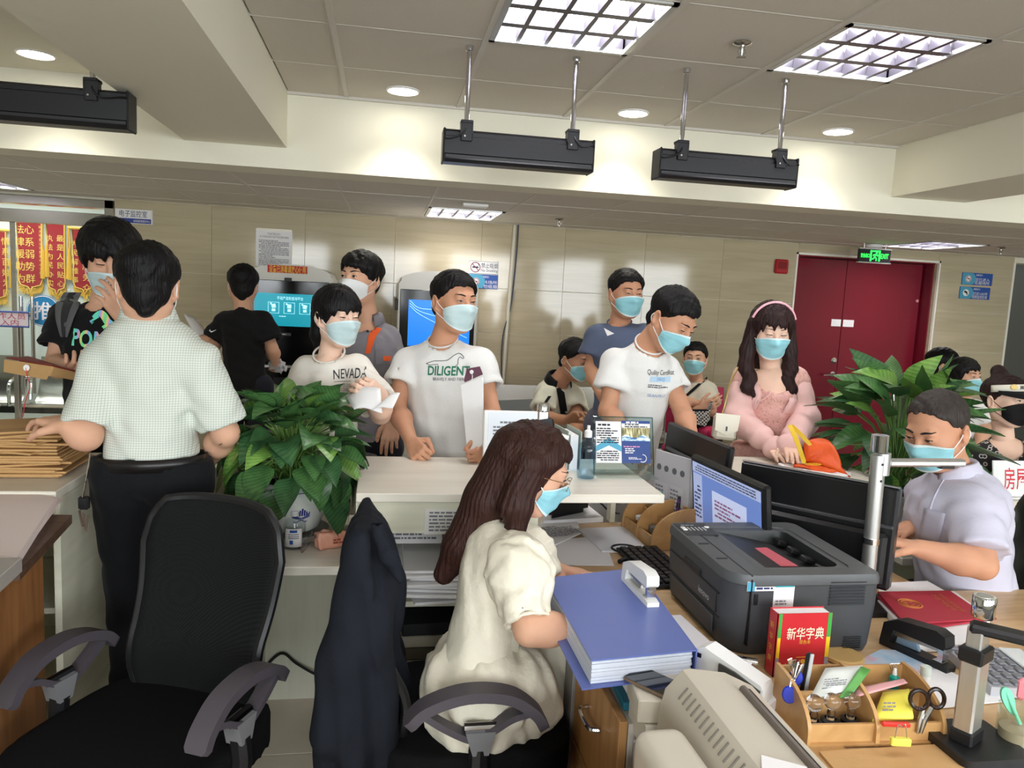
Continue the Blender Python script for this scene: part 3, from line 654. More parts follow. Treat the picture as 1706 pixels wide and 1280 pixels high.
for (px0, px1, pt, pb, cols, lab) in [
    (27, 70, 364, 487, [(.0, '心系弱势群体', .094, .11), (-.09, '法律援助为民', .094, .11), (.1, '赠太和县法律援助中心全体', .032, .08)], 'red pennant with two gold columns left of the other pennants behind the glass'),
    (77, 108, 370, 492, [(.04, '最是人民贴心人', .07, .16), (-.06, '执法为民办实事', .07, .16)], 'red pennant second behind the glass door, half in reflection'),
    (120, 160, 382, 490, [(.02, '热心服务众人', .085, .15), (-.09, '为民解难事', .07, .15)], 'red pennant with orange edge behind the backpack man'),
    (-26, 10, 384, 505, [(.09, '情系百姓为民服务', .08, .1), (-.02, '司法', .1, .12)], 'red pennant cut by the left edge of the doorway view')]:
    a, c, d_ = pc(px0, pt), pc(px1, pt), pc((px0 + px1) / 2, pb); pennant((a[0] + c[0]) / 2, yp, (a[2] + c[2]) / 2, c[0] - a[0], (a[2] + c[2]) / 2 - d_[2], cols, lab)
setp(MB().span((XL + .1, yp + .03, 0), (-2.2, yp + .08, 2.4)).build('wall_pennants', mat('inner_wall2', (216, 222, 220), .7)), 'pale partition with the pennants', kind='structure')
def bench(x, y, n, label):
    t = thing('waiting_bench', label, 'bench', (x, y, 0)); w = .55
    for i in range(n):
        xs = x + i * w; A = np.array([[(xs - .22 + u * .44, y + yy, zz) for u in (0, 1)] for yy, zz in [(-.24, .43), (-.2, .445), (0, .42), (.18, .41), (.24, .46), (.3, .62), (.34, .82)]]); MB().grid(A, .012).build('seat', M_steel, t)
    for i in range(n + 1):
        xs = x + (i - .5) * w; b = MB().tube(cable([(xs, y + .22, .42), (xs, y + .24, .63), (xs, y + .1, .66), (xs, y - .18, .63), (xs, y - .2, .42)]), .016, 7); b.build('armrest', M_chrome, t)
    MB().span((x - .5 * w, y - .03, .33), (x + (n - .5) * w, y + .03, .39)).build('beam', M_blackm, t)
    for q in (x - .2, x + (n - .8) * w):
        b = MB(); b.span((q - .03, y - .03, .06), (q + .03, y + .03, .33)); b.span((q - .03, y - .3, .005), (q + .03, y + .3, .06), .01); b.build('leg', M_blackm, t)
bench(-4.1, 7.6, 3, 'steel waiting bench behind the glass door'); 
bench(1.2, 6.45, 4, 'steel waiting bench along the tiled wall under the seated visitors')
# staff-only sign on its stand
t = thing('stand_sign', 'blue framed staff-only sign on a chrome stand at the left edge', 'sign', (-2.95, 6.4, 0))
a, c = onY(48, 522, 6.4), onY(46, 545, 6.4); xr, zt, zb_ = a[0], a[2] + .005, c[2]
MB().span((xr - .44, 6.395, zb_), (xr, 6.405, zt)).build('face', mat('sign_pink_white', (238, 226, 230), .5), t)
MB().tube([(xr - .44, 6.395, zb_), (xr, 6.395, zb_), (xr, 6.395, zt), (xr - .44, 6.395, zt)], .008, 6, True).build('frame', mat('frame_blue', (62, 84, 150), .5), t)
b = text(MB(), '非工作人员', (xr - .185, 6.392, (zb_ + zt) / 2 + .024), RBACK, .052, .33); text(b, '禁止入内', (xr - .2, 6.392, (zb_ + zt) / 2 - .026), RBACK, .052, .26); b.build('lettering', mat('pink_red_ink', (190, 60, 84), .5), t)
b = MB()
for q in (xr - .36, xr - .08): b.cyl((q, 6.41, .02), (q, 6.41, zb_), .012, n=10); b.cyl((q, 6.25, .012), (q, 6.57, .012), .014, n=10)
b.build('stand', M_chrome, t)

# ------------------------------------------------------------------ kiosks
M_kw = mat('kiosk_white', (214, 212, 204), .4); M_kb = mat('kiosk_black', (12, 13, 15), .12)
M_scr1 = mat('screen_cyan', (10, 130, 150), .3, emit=((14, 150, 170), .8)); M_scr2 = mat('screen_blue', (10, 110, 210), .3, emit=((16, 120, 225), 1.0)); M_icon = mat('screen_icon', (190, 240, 245), .3, emit=((180, 240, 250), .9))
def kiosk(x0, x1, zt, label, face, ledge):
    t = thing('service_kiosk', label, 'kiosk', ((x0 + x1) / 2, 6.5, 0)); xc = (x0 + x1) / 2; hw = (x1 - x0) / 2; zs = zt - .085
    arch = [(-hw, 0), (hw, 0), (hw, zs - .03), (hw - .02, zs)] + [(hw * math.cos(a) * .96, zs + (zt - zs) * math.sin(a)) for a in np.linspace(.25, math.pi - .25, 11)] + [(-hw + .02, zs), (-hw, zs - .03)]
    MB().prism(arch, (xc, 6.53, 0), RBACK, .62).build('cabinet', M_kw, t)
    face(t, xc, hw, zt); return t
yk = 6.22
def face1(t, xc, hw, zt):
    MB().span((xc - hw + .04, yk - .006, .72), (xc + hw - .03, yk + .01, 1.655), .004).build('bezel', M_kb, t)
    a, c = onY(424, 487, yk - .012), onY(532, 546, yk - .012); s = MB().span((a[0], yk - .009, c[2]), (c[0], yk - .005, a[2])).build('screen', M_scr1, t)
    w = c[0] - a[0]; h = a[2] - c[2]; m0 = np.array([(a[0] + c[0]) / 2, yk - .0095, (a[2] + c[2]) / 2])
    text(MB(), '不动产自助查询平台', m0 + [.02, 0, h * .36], RBACK, .03, w * .4).build('screen_title', M_icon, s)
    b = MB()
    for k in (-1, 0, 1):
        q = m0 + [.015 + k * w * .24, 0, h * .06]; b.tube([q + [-.04, 0, -.042], q + [.04, 0, -.042], q + [.04, 0, .042], q + [-.04, 0, .042]], .0022, 4, True); b.box(q + [0, 0, .014], (.03, .002, .03), roty(.2 * k)); b.box(q + [0, 0, -.018], (.026, .002, .02)); b.box(q + [-.02, 0, .03], (.012, .002, .012))
    b.build('screen_icons', M_icon, s); rows(MB(), m0 + [-.02, 0, -h * .2], RBACK, .08, .012, 1).build('screen_caption', M_icon, s)
    a, c = onY(446, 441, yk), onY(512, 457, yk); r = MB().span((a[0], yk - .006, c[2]), (c[0], yk - .001, a[2])).build('red_strip', M_red, t)
    text(MB(), '设备已消毒请放心使用', ((a[0] + c[0]) / 2, yk - .007, (a[2] + c[2]) / 2), RBACK, .06, (c[0] - a[0]) * .92, bold=.012).build('lettering', M_gold, r)
    a = onY(480, 466, yk); MB().box((a[0], yk - .004, a[2]), (.055, .012, .028), I3, .003).build('camera_slot', M_black, t)
    a = onY(475, 557, yk); r = MB().box((a[0], yk - .008, a[2]), (.09, .004, .022)).build('maker_plate', mat('plate_grey', (70, 74, 76), .4), t); rows(MB(), (a[0], yk - .0105, a[2]), RBACK, .07, .012, 1).build('plate_print', M_paper, r)
    MB().box((xc + .02, yk - .06, .985), (hw * 2 - .12, .14, .025), rotx(.12), .006).build('keyboard_shelf', M_blackm, t)
    MB().box((xc + .02, yk - .122, .99), (hw * 2 - .14, .012, .03), I3, .004).build('shelf_edge', M_alu, t)
    MB().span((xc - hw + .03, yk - .012, .08), (xc + hw - .03, yk, .7), .005).build('lower_door', M_kw, t)
    MB().span((xc - .12, yk - .014, .78), (xc + .12, yk - .004, .9), .004).build('printer_slot', M_blackm, t)
def face2(t, xc, hw, zt):
    MB().span((xc - hw + .015, yk - .006, .86), (xc + hw - .02, yk + .01, 1.635), .004).build('bezel', M_kb, t)
    a, c = onY(681, 499, yk - .01), onY(781, 580, yk - .01); s = MB().span((a[0], yk - .01, c[2]), (c[0], yk - .005, a[2])).build('screen', M_scr2, t)
    b = MB()
    for k in range(3): b.tube(cable([(a[0] + .01, yk - .011, a[2] - .01 - .02 * k), (a[0] + .12, yk - .011, a[2] - .07 - .03 * k), (c[0] - .02, yk - .011, a[2] - .05 - .12 * k)]), .0015, 4)
    q = np.array([(a[0] + c[0]) / 2, yk - .0115, (a[2] + c[2]) / 2])
    b.build('screen_light_lines', M_icon, s)
    MB().box((xc - hw - .012, yk + .05, 1.51), (.025, .04, .09), I3, .004).build('side_reader', M_black, t)
    MB().span((xc - hw + .02, yk - .012, .08), (xc + hw - .02, yk, .8), .005).build('lower_door', M_kw, t)
kiosk(-1.045, -.40, 1.784, 'white self-service kiosk with red strip and cyan screen', face1, True)
kiosk(.11, .748, 1.79, 'white self-service kiosk with blue screen behind the horse-print man', face2, False)

# ------------------------------------------------------------------ service counter
M_cw = ramp_mat('counter_top', [(.3, (214, 207, 192)), (.7, (228, 222, 208))], noise_of(2.2, (.5, 6, 6), 6, .8), .35)
M_cp = ramp_mat('counter_panel', [(.3, (208, 206, 184)), (.7, (220, 218, 198))], noise_of(3, (1, 1, 9), 5, .4), .45)
M_cv = ramp_mat('counter_panel_upright', [(.3, (212, 212, 194)), (.7, (224, 224, 208))], noise_of(3, (9, 9, .6), 5, .4), .45)
M_oak = wood('oak_laminate', (176, 132, 84), (206, 166, 116), (10, 1.2, 10), 3)
M_oakv = wood('oak_front', (158, 112, 66), (190, 144, 94), (9, 9, .9), 3)
M_oakx = wood('oak_desk_top', (186, 150, 106), (214, 182, 138), (1.5, 9, 9), 3, .35)
def counter(name, label, x0, x1, y0=2.39, y1=2.93, apron=.105, z=1.0, shelf=True, xs=None):
    xt, x1 = x1, xs or x1
    t = thing(name, label, 'counter', ((x0 + x1) / 2, (y0 + y1) / 2, 0))
    MB().span((x0, y0, z - .03), (xt, y1, z), .003).build('counter_top', M_cw, t)
    if xs: MB().span((xt - .03, y1 - .05, .752), (xt - .01, y1, z - .03)).build('end_support', M_cp, t)
    if apron: MB().span((x0 + .012, y0 + .015, z - .03 - apron), (x1 - .012, y0 + .03, z - .03)).build('apron', M_cp, t)
    MB().span((x0 + .012, y1 - .03, .0), (x1 - .012, y1 - .01, z - .03)).build('front_panel', M_cv, t)
    for q in (x0, x1 - .02): MB().span((q, y0 + .03, 0), (q + .02, y1 - .01, z - .03)).build('side_panel', M_cp, t)
    if shelf:
        for zz in (.1, .36, .62): MB().span((x0 + .02, y0 + .05, zz - .018), (x1 - .02, y1 - .03, zz)).build('shelf', M_cp, t)
    return t
counter('service_counter', 'pale high service counter before the horse-print man', -.07, .95, xs=.525)
counter('service_counter', 'pale high counter at the left carrying the kraft envelopes', -2.3, -.94)
counter('service_counter', 'pale counter in front of the woman in pink', 1.2, 1.93, 2.62, 3.02, .09)
counter('service_counter', 'pale counter at the right edge carrying the red lettered board', 2.33, 3.6, 2.74, 2.98, .06, z=.885)
b = thing('low_desk', 'low pale counter shelf holding the potted plant and sanitizer', 'desk', (-.25, 2.7, 0))
MB().span((-.44, 2.42, .72), (-.072, 2.99, .75), .003).build('desk_top', M_cw, b); MB().span((-.44, 2.97, 0), (-.072, 2.99, .72)).build('front_panel', M_cv, b)
MB().span((-.44, 2.5, 0), (-.42, 2.97, .72)).build('side_panel', M_cv, b)
g = thing('counter_gate', 'low pale gate panel beside the potted plant', 'gate', (-.68, 2.95, 0)); MB().span((-.93, 2.92, .1), (-.46, 2.945, .93), .003).build('panel', M_cp, g); MB().span((-.93, 2.905, .93), (-.46, 2.96, .955), .003).build('cap', M_cw, g)
for q in (-.9, -.49): MB().cyl((q, 2.932, 0), (q, 2.932, .1), .015, n=10).build('foot', M_steel, g)
b = thing('low_desk', 'low pale counter shelf under the right plant pot', 'desk', (2.1, 2.8, 0))
MB().span((1.95, 2.5, .7), (2.32, 3.1, .73), .003).build('desk_top', M_cw, b); MB().span((1.95, 3.06, 0), (2.32, 3.08, .7)).build('front_panel', M_cv, b)
for q in (1.95, 2.3): MB().span((q, 2.6, 0), (q + .02, 3.06, .7)).build('side_panel', M_cv, b)
# printed sheet taped to the apron
s = setp(MB().box((.248, 2.403, .905), (.2, .002, .085), roty(-.01)).build('taped_notice', mat('paper_old', (220, 218, 212), .7)), 'small printed sheet taped on the counter apron', 'paper'); rows(MB(), (.248, 2.4015, .905), RBACK, .17, .07, 6, cell=.012).build('print', M_ink, s)
# papers on the shelf under the counter
r = random.Random(5)
for k in range(9):
    w, d_, h = r.uniform(.24, .32), r.uniform(.3, .36), r.uniform(.006, .014)
    z_ = .622 + sum([.0125] * k); setp(MB().box((.22 + r.uniform(-.03, .03), 2.57 + r.uniform(-.02, .03), z_ + .005), (w, d_, .01), rotz(r.uniform(-.16, .16)), .002).build('paper_bundle', M_paper), 'topmost second third fourth fifth sixth seventh eighth ninth'.split()[8 - k] + ' white paper bundle in the pile on the counter shelf', 'paper', 'paper pile under the counter')
s = setp(MB().box((.12, 2.6, .84), (.21, .002, .17), rotx(.25)).build('printed_sheet', M_paper), 'printed sheet leaning behind the shelf papers', 'paper'); rows(MB(), (.12, 2.598, .84), rotx(.25) @ RBACK, .17, .14, 9, cell=.012).build('print', M_ink, s)
for k, (zz, cc, lab) in enumerate([(.36, (150, 142, 120), 'tan'), (.1, (64, 66, 70), 'dark grey')]):
    for j in range(4):
        c2 = [(168, 160, 138), (90, 84, 70), (188, 184, 170), (38, 40, 44)][j]
        setp(MB().box((.2 + .01 * j, 2.62, zz + .022 + .044 * j), (.3, .32, .04), rotz(.05 * (j - 1.5)), .003).build('file_box', mat('file%d' % j, c2, .7)), ['tan', 'brown', 'pale', 'black'][j] + ' file bundle on the ' + ['middle', 'lowest'][k] + ' counter shelf', 'file')
# ------------------------------------------------------------------ desks
t = thing('clerk_desk', 'large oak laminate desk carrying the laser printer and monitors', 'desk', (1.2, 2.2, 0))
pts = [(.53, 1.95), (.86, 1.95), (.86, 1.0), (2.5, 1.0), (2.75, 1.75), (2.62, 2.02), (2.4, 2.14), (1.78, 2.14), (1.75, 2.58), (1.165, 2.58), (1.165, 2.89), (.53, 2.89)]
MB().prism(pts, (0, 0, .735), I3, .03).build('desk_top', M_oakx, t)
M_glt = mat('grey_laminate', (158, 152, 146), .5); M_glt2 = mat('pale_laminate', (196, 190, 180), .5)
for n_, (a, b) in {'leg_panel': ((.545, 1.945, 0), (.60, 2.03, .72)), 'back_panel': ((.6, 2.86, .25), (1.15, 2.88, .72)), 'side_panel': ((1.7, 2.16, 0), (1.73, 2.56, .72)), 'end_panel': ((2.45, 1.1, 0), (2.48, 1.9, .72)), 'modesty_panel': ((.9, 1.25, .2), (2.45, 1.27, .72))}.items():
    MB().span(a, b, .002).build(n_, M_glt if n_ == 'leg_panel' else M_glt2, t)
t = thing('drawer_pedestal', 'oak fronted drawer pedestal beside the grey desk leg', 'cabinet', (.72, 1.73, 0))
MB().span((.57, 1.545, .05), (.855, 1.935, .70), .002).build('body', M_glt2, t)
for k, (a, b) in enumerate([(.445, .705), (.255, .435), (.06, .245)]):
    d_ = MB().span((.548, 1.545, a), (.568, 1.925, b), .002).build('drawer', M_oakv, t); zc = (a + b) / 2 + .03
    MB().tube(cable([(.546, 1.68, zc), (.525, 1.69, zc), (.52, 1.735, zc), (.525, 1.78, zc), (.546, 1.79, zc)]), .006, 8).build('handle', M_chrome, d_)
    if k == 0: MB().lathe([(.012, 0), (.012, .003), (.001, .003)], (.546, 1.89, .665), frame(z=(-1, 0, 0)), 16).build('lock', M_black, d_)
MB().span((.6, 1.6, 0), (.82, 1.88, .05)).build('plinth', M_black, t)
t = thing('side_cabinet', 'low oak cabinet under the dot matrix printer', 'cabinet', (.57, 1.0, 0))
MB().span((.26, .55, .03), (.85, 1.44, .66), .003).build('body', M_oakv, t); MB().span((.59, 1.44, .03), (.85, 1.535, .46), .002).build('ledge', M_oakv, t); MB().span((.3, .6, 0), (.8, 1.4, .03)).build('plinth', M_black, t)

# ------------------------------------------------------------------ small flat things laid out on a surface
def flat(name, label, cat, z, px, th, m, group=None, bev=False):
    p = [onZ(q[0], q[1], z + th)[:2] for q in px]; c = np.mean(p, 0)
    o = MB().prism([q - c for q in p], (0, 0, th / 2), I3, th).build(name, m); o.location = (c[0], c[1], z); fixn(o); setp(o, label, cat, group); return o
def oframe(z, p0, p1):
    a, b = onZ(*p0, z), onZ(*p1, z); return frame(z=(0, 0, 1), x=b - a), a
def onflat(o, nm, m, px, z, w, h, n, seed=0, rowdir=None, cell=None):
    """printed rows on a flat thing; px = pixel of centre, rowdir = two pixels along the writing"""
    R, _ = oframe(z, *rowdir); c = onZ(*px, z); b = rows(MB(), c, R, w, h, n, seed=seed, cell=cell); q = b.build(nm, m)
    return rep(q, o)
def rep(q, o):
    q.parent = o; q.matrix_parent_inverse = Matrix.Translation(-Vector(o.location)) if o.location.length else Matrix(); return q

# ------------------------------------------------------------------ laser printer
def rrect(x0, x1, y0, y1, r, n=6):
    """r = radii at (x0,y0),(x1,y0),(x1,y1),(x0,y1)"""
    out = []
    for (cx, cy, rr, a0) in [(x0 + r[0], y0 + r[0], r[0], 180), (x1 - r[1], y0 + r[1], r[1], 270), (x1 - r[2], y1 - r[2], r[2], 0), (x0 + r[3], y1 - r[3], r[3], 90)]:
        for k in range(n + 1): a = math.radians(a0 + 90 * k / n); out.append((cx + rr * math.cos(a), cy + rr * math.sin(a)))
    return np.array(out)
M_pr = mat('printer_grey', (80, 82, 84), .42, bump=(420, .06)); M_prd = mat('printer_dark', (40, 42, 44), .45); M_prs = mat('printer_side', (62, 64, 67), .45, bump=(420, .05))
pt = thing('laser_printer', 'dark grey laser printer in the middle of the desk', 'printer', (1.1, 1.96, .75))
px0, px1, py0, py1, pz0, pz1 = .885, 1.305, 1.735, 2.19, .752, .968
o_ = rrect(px0, px1, py0, py1, (.07, .02, .03, .03)); cc = np.array([(px0 + px1) / 2, (py0 + py1) / 2])
def ringz(b, loops):
    """stack of equal-count loops (xy array, z)"""
    n = len(loops[0][0]); V = np.concatenate([np.c_[l, np.full(n, z)] for l, z in loops])
    f = [(i * n + k, i * n + (k + 1) % n, (i + 1) * n + (k + 1) % n, (i + 1) * n + k) for i in range(len(loops) - 1) for k in range(n)]; return b.raw(V, f)
def shrink(l, s, c=cc): return c + (l - c) * s
b = MB(); ringz(b, [(shrink(o_, .3), pz0), (shrink(o_, .93), pz0), (shrink(o_, .955), pz0 + .02), (shrink(o_, .985), pz0 + .13), (shrink(o_, .985), pz1 - .028)]); b.build('body', M_prs, pt)
hole = rrect(px0 + .125, px1 - .075, py0 + .07, py1 - .075, (.004, .03, .03, .004)); lip = rrect(px0 + .095, px1 - .055, py0 + .05, py1 - .05, (.01, .03, .04, .01))
b = MB(); ringz(b, [(shrink(o_, .985), pz1 - .03), (o_, pz1 - .026), (o_, pz1 - .012), (shrink(o_, .985), pz1), (lip, pz1 - .001), (lip * .999 + cc * .001, pz1 - .004), (shrink(lip, .985), pz1 - .003), (hole, pz1 - .004)]); b.build('top_cover', M_pr, pt)
b = MB(); n_ = len(hole); hz = np.array([pz1 - .006 - .045 * ((x - hole[:, 0].min()) / np.ptp(hole[:, 0])) ** 1.2 for x in hole[:, 0]])
V = np.concatenate([np.c_[hole, np.full(n_, pz1 - .004)], np.c_[hole * .97 + .03 * hole.mean(0), hz]]); b.raw(V, [(k, (k + 1) % n_, n_ + (k + 1) % n_, n_ + k) for k in range(n_)] + [tuple(range(n_, 2 * n_))]); b.build('output_tray', M_prd, pt)
b = MB()
for k in range(4): MB().box((px1 - .1, py0 + .12 + k * .075, pz1 - .03), (.03, .035, .018), roty(.3), .004).build('exit_roller', M_black, pt)
a, c = onZ(1268, 912, .95), onZ(1318, 945, .945); MB().prism([(a[0] - .02, a[1]), (a[0] + .02, a[1] + .005), (c[0] + .02, c[1]), (c[0] - .03, c[1])], (0, 0, .947), I3, .002).build('warning_strip', mat('pink_label', (200, 90, 104), .5), pt)
fx = px0 + .055
b = MB(); b.span((fx - .0015, py0 + .002, pz1 - .002), (fx + .0015, py1, pz1 + .0006)); b.span((fx - .002, py0 - .0008, pz0 + .03), (fx + .001, py0 + .02, pz1 - .01)); b.build('cover_seam', M_black, pt)
b = MB(); fxx = px0 - .0005   # front face (looks to the left)
b.span((fxx, py0 + .07, pz1 - .075), (fxx + .006, py1 - .04, pz1 - .072)); b.span((fxx + .004, py0 + .07, pz0 + .075), (fxx + .012, py1 - .04, pz0 + .078)); b.span((fxx + .002, py0 + .085, pz0 + .085), (fxx + .008, py0 + .088, pz1 - .075)); b.build('front_seam', M_black, pt)
MB().span((px0 - .002, py0 + .19, pz1 - .075), (px0 + .01, py0 + .31, pz1 - .055), .003).build('front_grip', M_black, pt)
MB().box((px0 + .004, py0 + .25, pz0 + .045), (.006, .3, .05), I3, .002).build('tray_front', M_prs, pt)
Rf = np.stack([[0, -1., 0], [0, 0, 1.], [-1., 0, 0]], 1); text(MB(), 'lenovo', (px0 - .0015, py0 + .155, pz1 - .105), Rf, .026, .07).build('lettering', mat('silver_ink', (190, 192, 196), .4), pt)
cp = MB().prism(rrect(-.05, .05, -.055, .055, (.004,) * 4), (px0 + .062, py1 - .075, pz1 + .001), I3, .002).build('control_panel', M_prd, pt)
b = MB(); q = np.array([px0 + .062, py1 - .075, pz1 + .0025])
for k in range(5): b.box(q + [-.022 + .012 * k, 0, 0], (.0035, .03, .001))
rows(b, q + [0, .034, -.0005], I3, .07, .01, 1); b.build('panel_print', mat('silver_ink', (190, 192, 196)), cp); MB().box(q + [-.038, 0, .001], (.014, .03, .004), I3, .002).build('power_button', M_white, cp); MB().lathe([(.001, .003), (.007, .002), (.008, 0)], q + [.04, .015, 0], n=14).build('go_button', M_white, cp)
for k in range(2): MB().box((px0 + .03, py0 + .13 + .12 * k, pz1 + .0005), (.03, .005, .003)).build('latch', M_black, pt)
# right-hand side panel (faces the camera)
ys = py0 + .0045
b = MB().span((1.155, ys - .001, .885), (1.262, ys + .004, .955)).build('vent_recess', M_black, pt)
for k in range(8): MB().box((1.208, ys - .002, .89 + k * .0085), (.1, .008, .0035), rotx(.5)).build('vent_slat', M_prs, pt)
b = MB(); [b.box((1.24, ys + .003, .765 + .006 * k), (.05, .004, .002)) for k in range(6)]; b.build('lower_vent', M_black, pt)
b = MB().box((.955, ys - .001, .905), (.012, .004, .03), I3, .002).build('side_latch', M_black, pt)
def sticker(nm, pxa, pxb, m):
    a, c = onY(*pxa, ys - .002), onY(*pxb, ys - .002); return MB().span((a[0], ys - .0015, c[2]), (c[0], ys - .0005, a[2])).build(nm, m, pt), (a + c) / 2, c[0] - a[0], a[2] - c[2]
s, c, w, h = sticker('service_sticker', (1246, 970), (1290, 985), M_paper); MB().box(c - [w * .36, .001, 0], (w * .26, .001, h * .95)).build('phone_mark', M_teal, s); rows(MB(), c + [w * .13, -.0002, 0], RBACK, w * .6, h * .8, 2, lift=.001).build('print', mat('navy_ink', (32, 40, 96)), s)
s, c, w, h = sticker('support_sticker', (1291, 970), (1321, 1012), M_paper); MB().box(c + [0, -.001, h * .38], (w * .9, .001, h * .16)).build('header_bar', mat('teal_dark', (20, 150, 160)), s); rows(MB(), c - [0, .0002, h * .3], RBACK, w * .8, h * .22, 2, lift=.001).build('print', M_ink, s)

# ------------------------------------------------------------------ monitors
M_mon = mat('monitor_black', (20, 20, 22), .3, bump=(400, .04)); M_docscr = mat('screen_window_blue', (96, 124, 190), .3, emit=((110, 136, 200), .55)); M_page = mat('screen_page', (176, 186, 220), .3, emit=((190, 200, 232), .6)); M_bars = mat('screen_toolbar', (160, 172, 208), .3, emit=((170, 182, 220), .55)); M_scrink = mat('screen_ink', (70, 76, 110), .3, emit=((70, 76, 110), .25)); M_scrred = mat('screen_red', (150, 96, 130), .3, emit=((150, 96, 130), .3))
def monitor(label, TL, TR, hgt, tilt, th=.03, screen=None, back=None, drop=.3):
    """TL,TR top corners in space as seen from the viewer's side; the face looks toward the viewer"""
    TL, TR = np.array(TL), np.array(TR); TR = TR.copy(); TR[2] = TL[2] = (TL[2] + TR[2]) / 2; x = nrm(TR - TL); up = np.array([0, 0, 1.]); n = np.cross(x, up); 
    up = nrm(up - n * math.tan(tilt)); n = np.cross(x, up); R = np.stack([x, up, n], 1); w = np.linalg.norm(TR - TL); c = (TL + TR) / 2 - up * hgt / 2
    base = c - up * (hgt / 2); t = thing('monitor', label, 'monitor', (base[0], base[1], .75)); L = lambda a, b, d: c + x * a + up * b + n * d
    MB().box(L(0, 0, -th / 2), (w, hgt, th), R, .008).build('housing', M_mon, t)
    if screen: screen(t, L, R, w, hgt)
    if back: back(t, L, R, w, hgt)
    f = -1 if screen else 1; q = L(0, -hgt * .1, f * (th if f < 0 else 0)); foot = np.array([q[0], q[1], .75]) + n * f * .035 * [1, 1, 0]
    b = MB(); top = L(0, -hgt * .25, f * .02 - (th if f < 0 else 0)); b.tube([top, (top + foot) / 2 + [0, 0, .03], foot + [0, 0, .01]], [.022, .024, .026], 10); b.build('stand', M_mon, t)
    MB().prism(rrect(-.11, .11, -.08, .08, (.03,) * 4), foot + [0, 0, .008], frame(z=(0, 0, 1), x=x), .014).build('base', M_mon, t); return t
def scr1(t, L, R, w, h):
    W_, H_ = w - .035, h - .04; s = MB().box(L(0, 0, .0006), (W_, H_, .001), R).build('screen', M_docscr, t)
    MB().box(L(0, H_ * .43, .0012), (W_, H_ * .14, .001), R).build('toolbar', M_bars, s); MB().box(L(-W_ * .42, -H_ * .06, .0012), (W_ * .14, H_ * .8, .001), R).build('side_pane', M_bars, s)
    b = MB().box(L(W_ * .06, -H_ * .14, .0012), (W_ * .5, H_ * .68, .001), R).build('page', M_page, s)
    rows(MB(), L(W_ * .06, -H_ * .03, .0014), R, W_ * .42, H_ * .26, 5).build('page_text', M_scrred, s); rows(MB(), L(W_ * .13, -H_ * .3, .0014), R, W_ * .26, H_ * .16, 3).build('page_text', M_scrink, s)
    rows(MB(), L(0, H_ * .43, .0014), R, W_ * .9, H_ * .11, 3, seed=3).build('toolbar_text', M_scrink, s); rows(MB(), L(-W_ * .42, -H_ * .06, .0014), R, W_ * .11, H_ * .5, 9, seed=4).build('pane_text', M_scrink, s)
monitor('clerk monitor showing a blue word-processor page', onZ(1150, 757, 1.1), onZ(1273, 812, 1.1), .29, -.12, screen=scr1)
def back3(t, L, R, w, h):
    MB().box(L(0, h * .12, .006), (w * .98, .012, .016), R, .003).build('back_ridge', mat('ridge_grey', (58, 58, 60), .35), t)
    MB().box(L(0, -h * .2, .014), (w * .94, h * .52, .03), R, .012).build('back_shell', M_mon, t)
    MB().box(L(0, h * .5 + .001, -.012), (w * .99, .003, .018), R).build('edge_strip', mat('edge_silver', (150, 150, 152), .3, .5), t)
monitor('big black monitor seen from behind, facing the seated officer', onZ(1235, 768, 1.12), onZ(1500, 815, 1.12), .32, .05, .05, back=back3)
def back2(t, L, R, w, h): MB().box(L(0, -h * .15, .012), (w * .8, h * .6, .024), R, .01).build('back_shell', M_mon, t)
a, c = onZ(1113, 702, 1.2) , onZ(1215, 745, 1.2)
k = 1.12; a, c = EYE + (a - EYE) * k, EYE + (c - EYE) * k
monitor('black monitor back rising behind the clerk monitor', a, c, .27, .1, .03, back=back2)

# ------------------------------------------------------------------ document cameras
def doccam_pole(label, base, top, arm_end, r, head):
    base, top, arm_end = map(np.array, (base, top, arm_end)); t = thing('document_camera', label, 'document camera', base)
    MB().prism(rrect(-.1, .1, -.07, .07, (.02,) * 4), base + [0, 0, .008], I3, .016).build('base', M_black, t)
    d = nrm(top - base); b = MB().cyl(base + [0, 0, .016], top - d * .06, r, n=24); b.build('pole', M_alu, t)
    MB().cyl(top - d * .245 * 1.35, top - d * .232 * 1.35, r * 1.12, n=24).build('ring', M_chrome, t); MB().cyl(top - d * .05, top, r * 1.12, n=24).build('cap', M_chrome, t)
    sd = nrm(np.cross(d, [0, 1, 0])); sd = nrm(arm_end - top)
    MB().cyl(top - d * .115 + sd * .014, top - d * .05 + sd * .014, r * 1.05, n=20).build('swivel', M_alu, t)
    st = top - d * .075 + sd * .03; R = frame(z=(0, 0, 1), x=arm_end - st); R = frame(y=(0, 0, 1), x=arm_end - st)
    MB().box((st + arm_end) / 2, (np.linalg.norm(arm_end - st), .022, .03), R, .006).build('arm', M_alu, t)
    MB().box(arm_end - nrm(arm_end - st) * .06 - [0, 0, .012], (.05, .012, .022), R, .003).build('camera_head', M_black, t)
    for q in (.085, .135): MB().cyl(top - d * q + np.array([0, -r * .98, 0]), top - d * q + np.array([0, -r * 1.04, 0]), .004, n=8).build('screw', M_black, t)
    return t
top = onY(1467, 725, 2.02); doccam_pole('tall round-poled silver document camera behind the laser printer', [top[0] + .01, 2.02, .75], top, onY(1606, 771, 2.02), .0215, None)
t = thing('document_camera', 'square-post silver document camera at the lower right corner', 'document camera', (1.215, 1.31, .75)); bx_, by_ = 1.215, 1.31
MB().prism(rrect(-.06, .1, -.075, .075, (.02,) * 4), (bx_, by_, .764), I3, .026).build('base', M_black, t)
R = rotz(.5); MB().box((bx_, by_, .87), (.052, .038, .19), R, .004).build('post', M_alu, t); MB().box((bx_, by_, .79), (.06, .046, .03), R, .004).build('foot_collar', M_black, t)
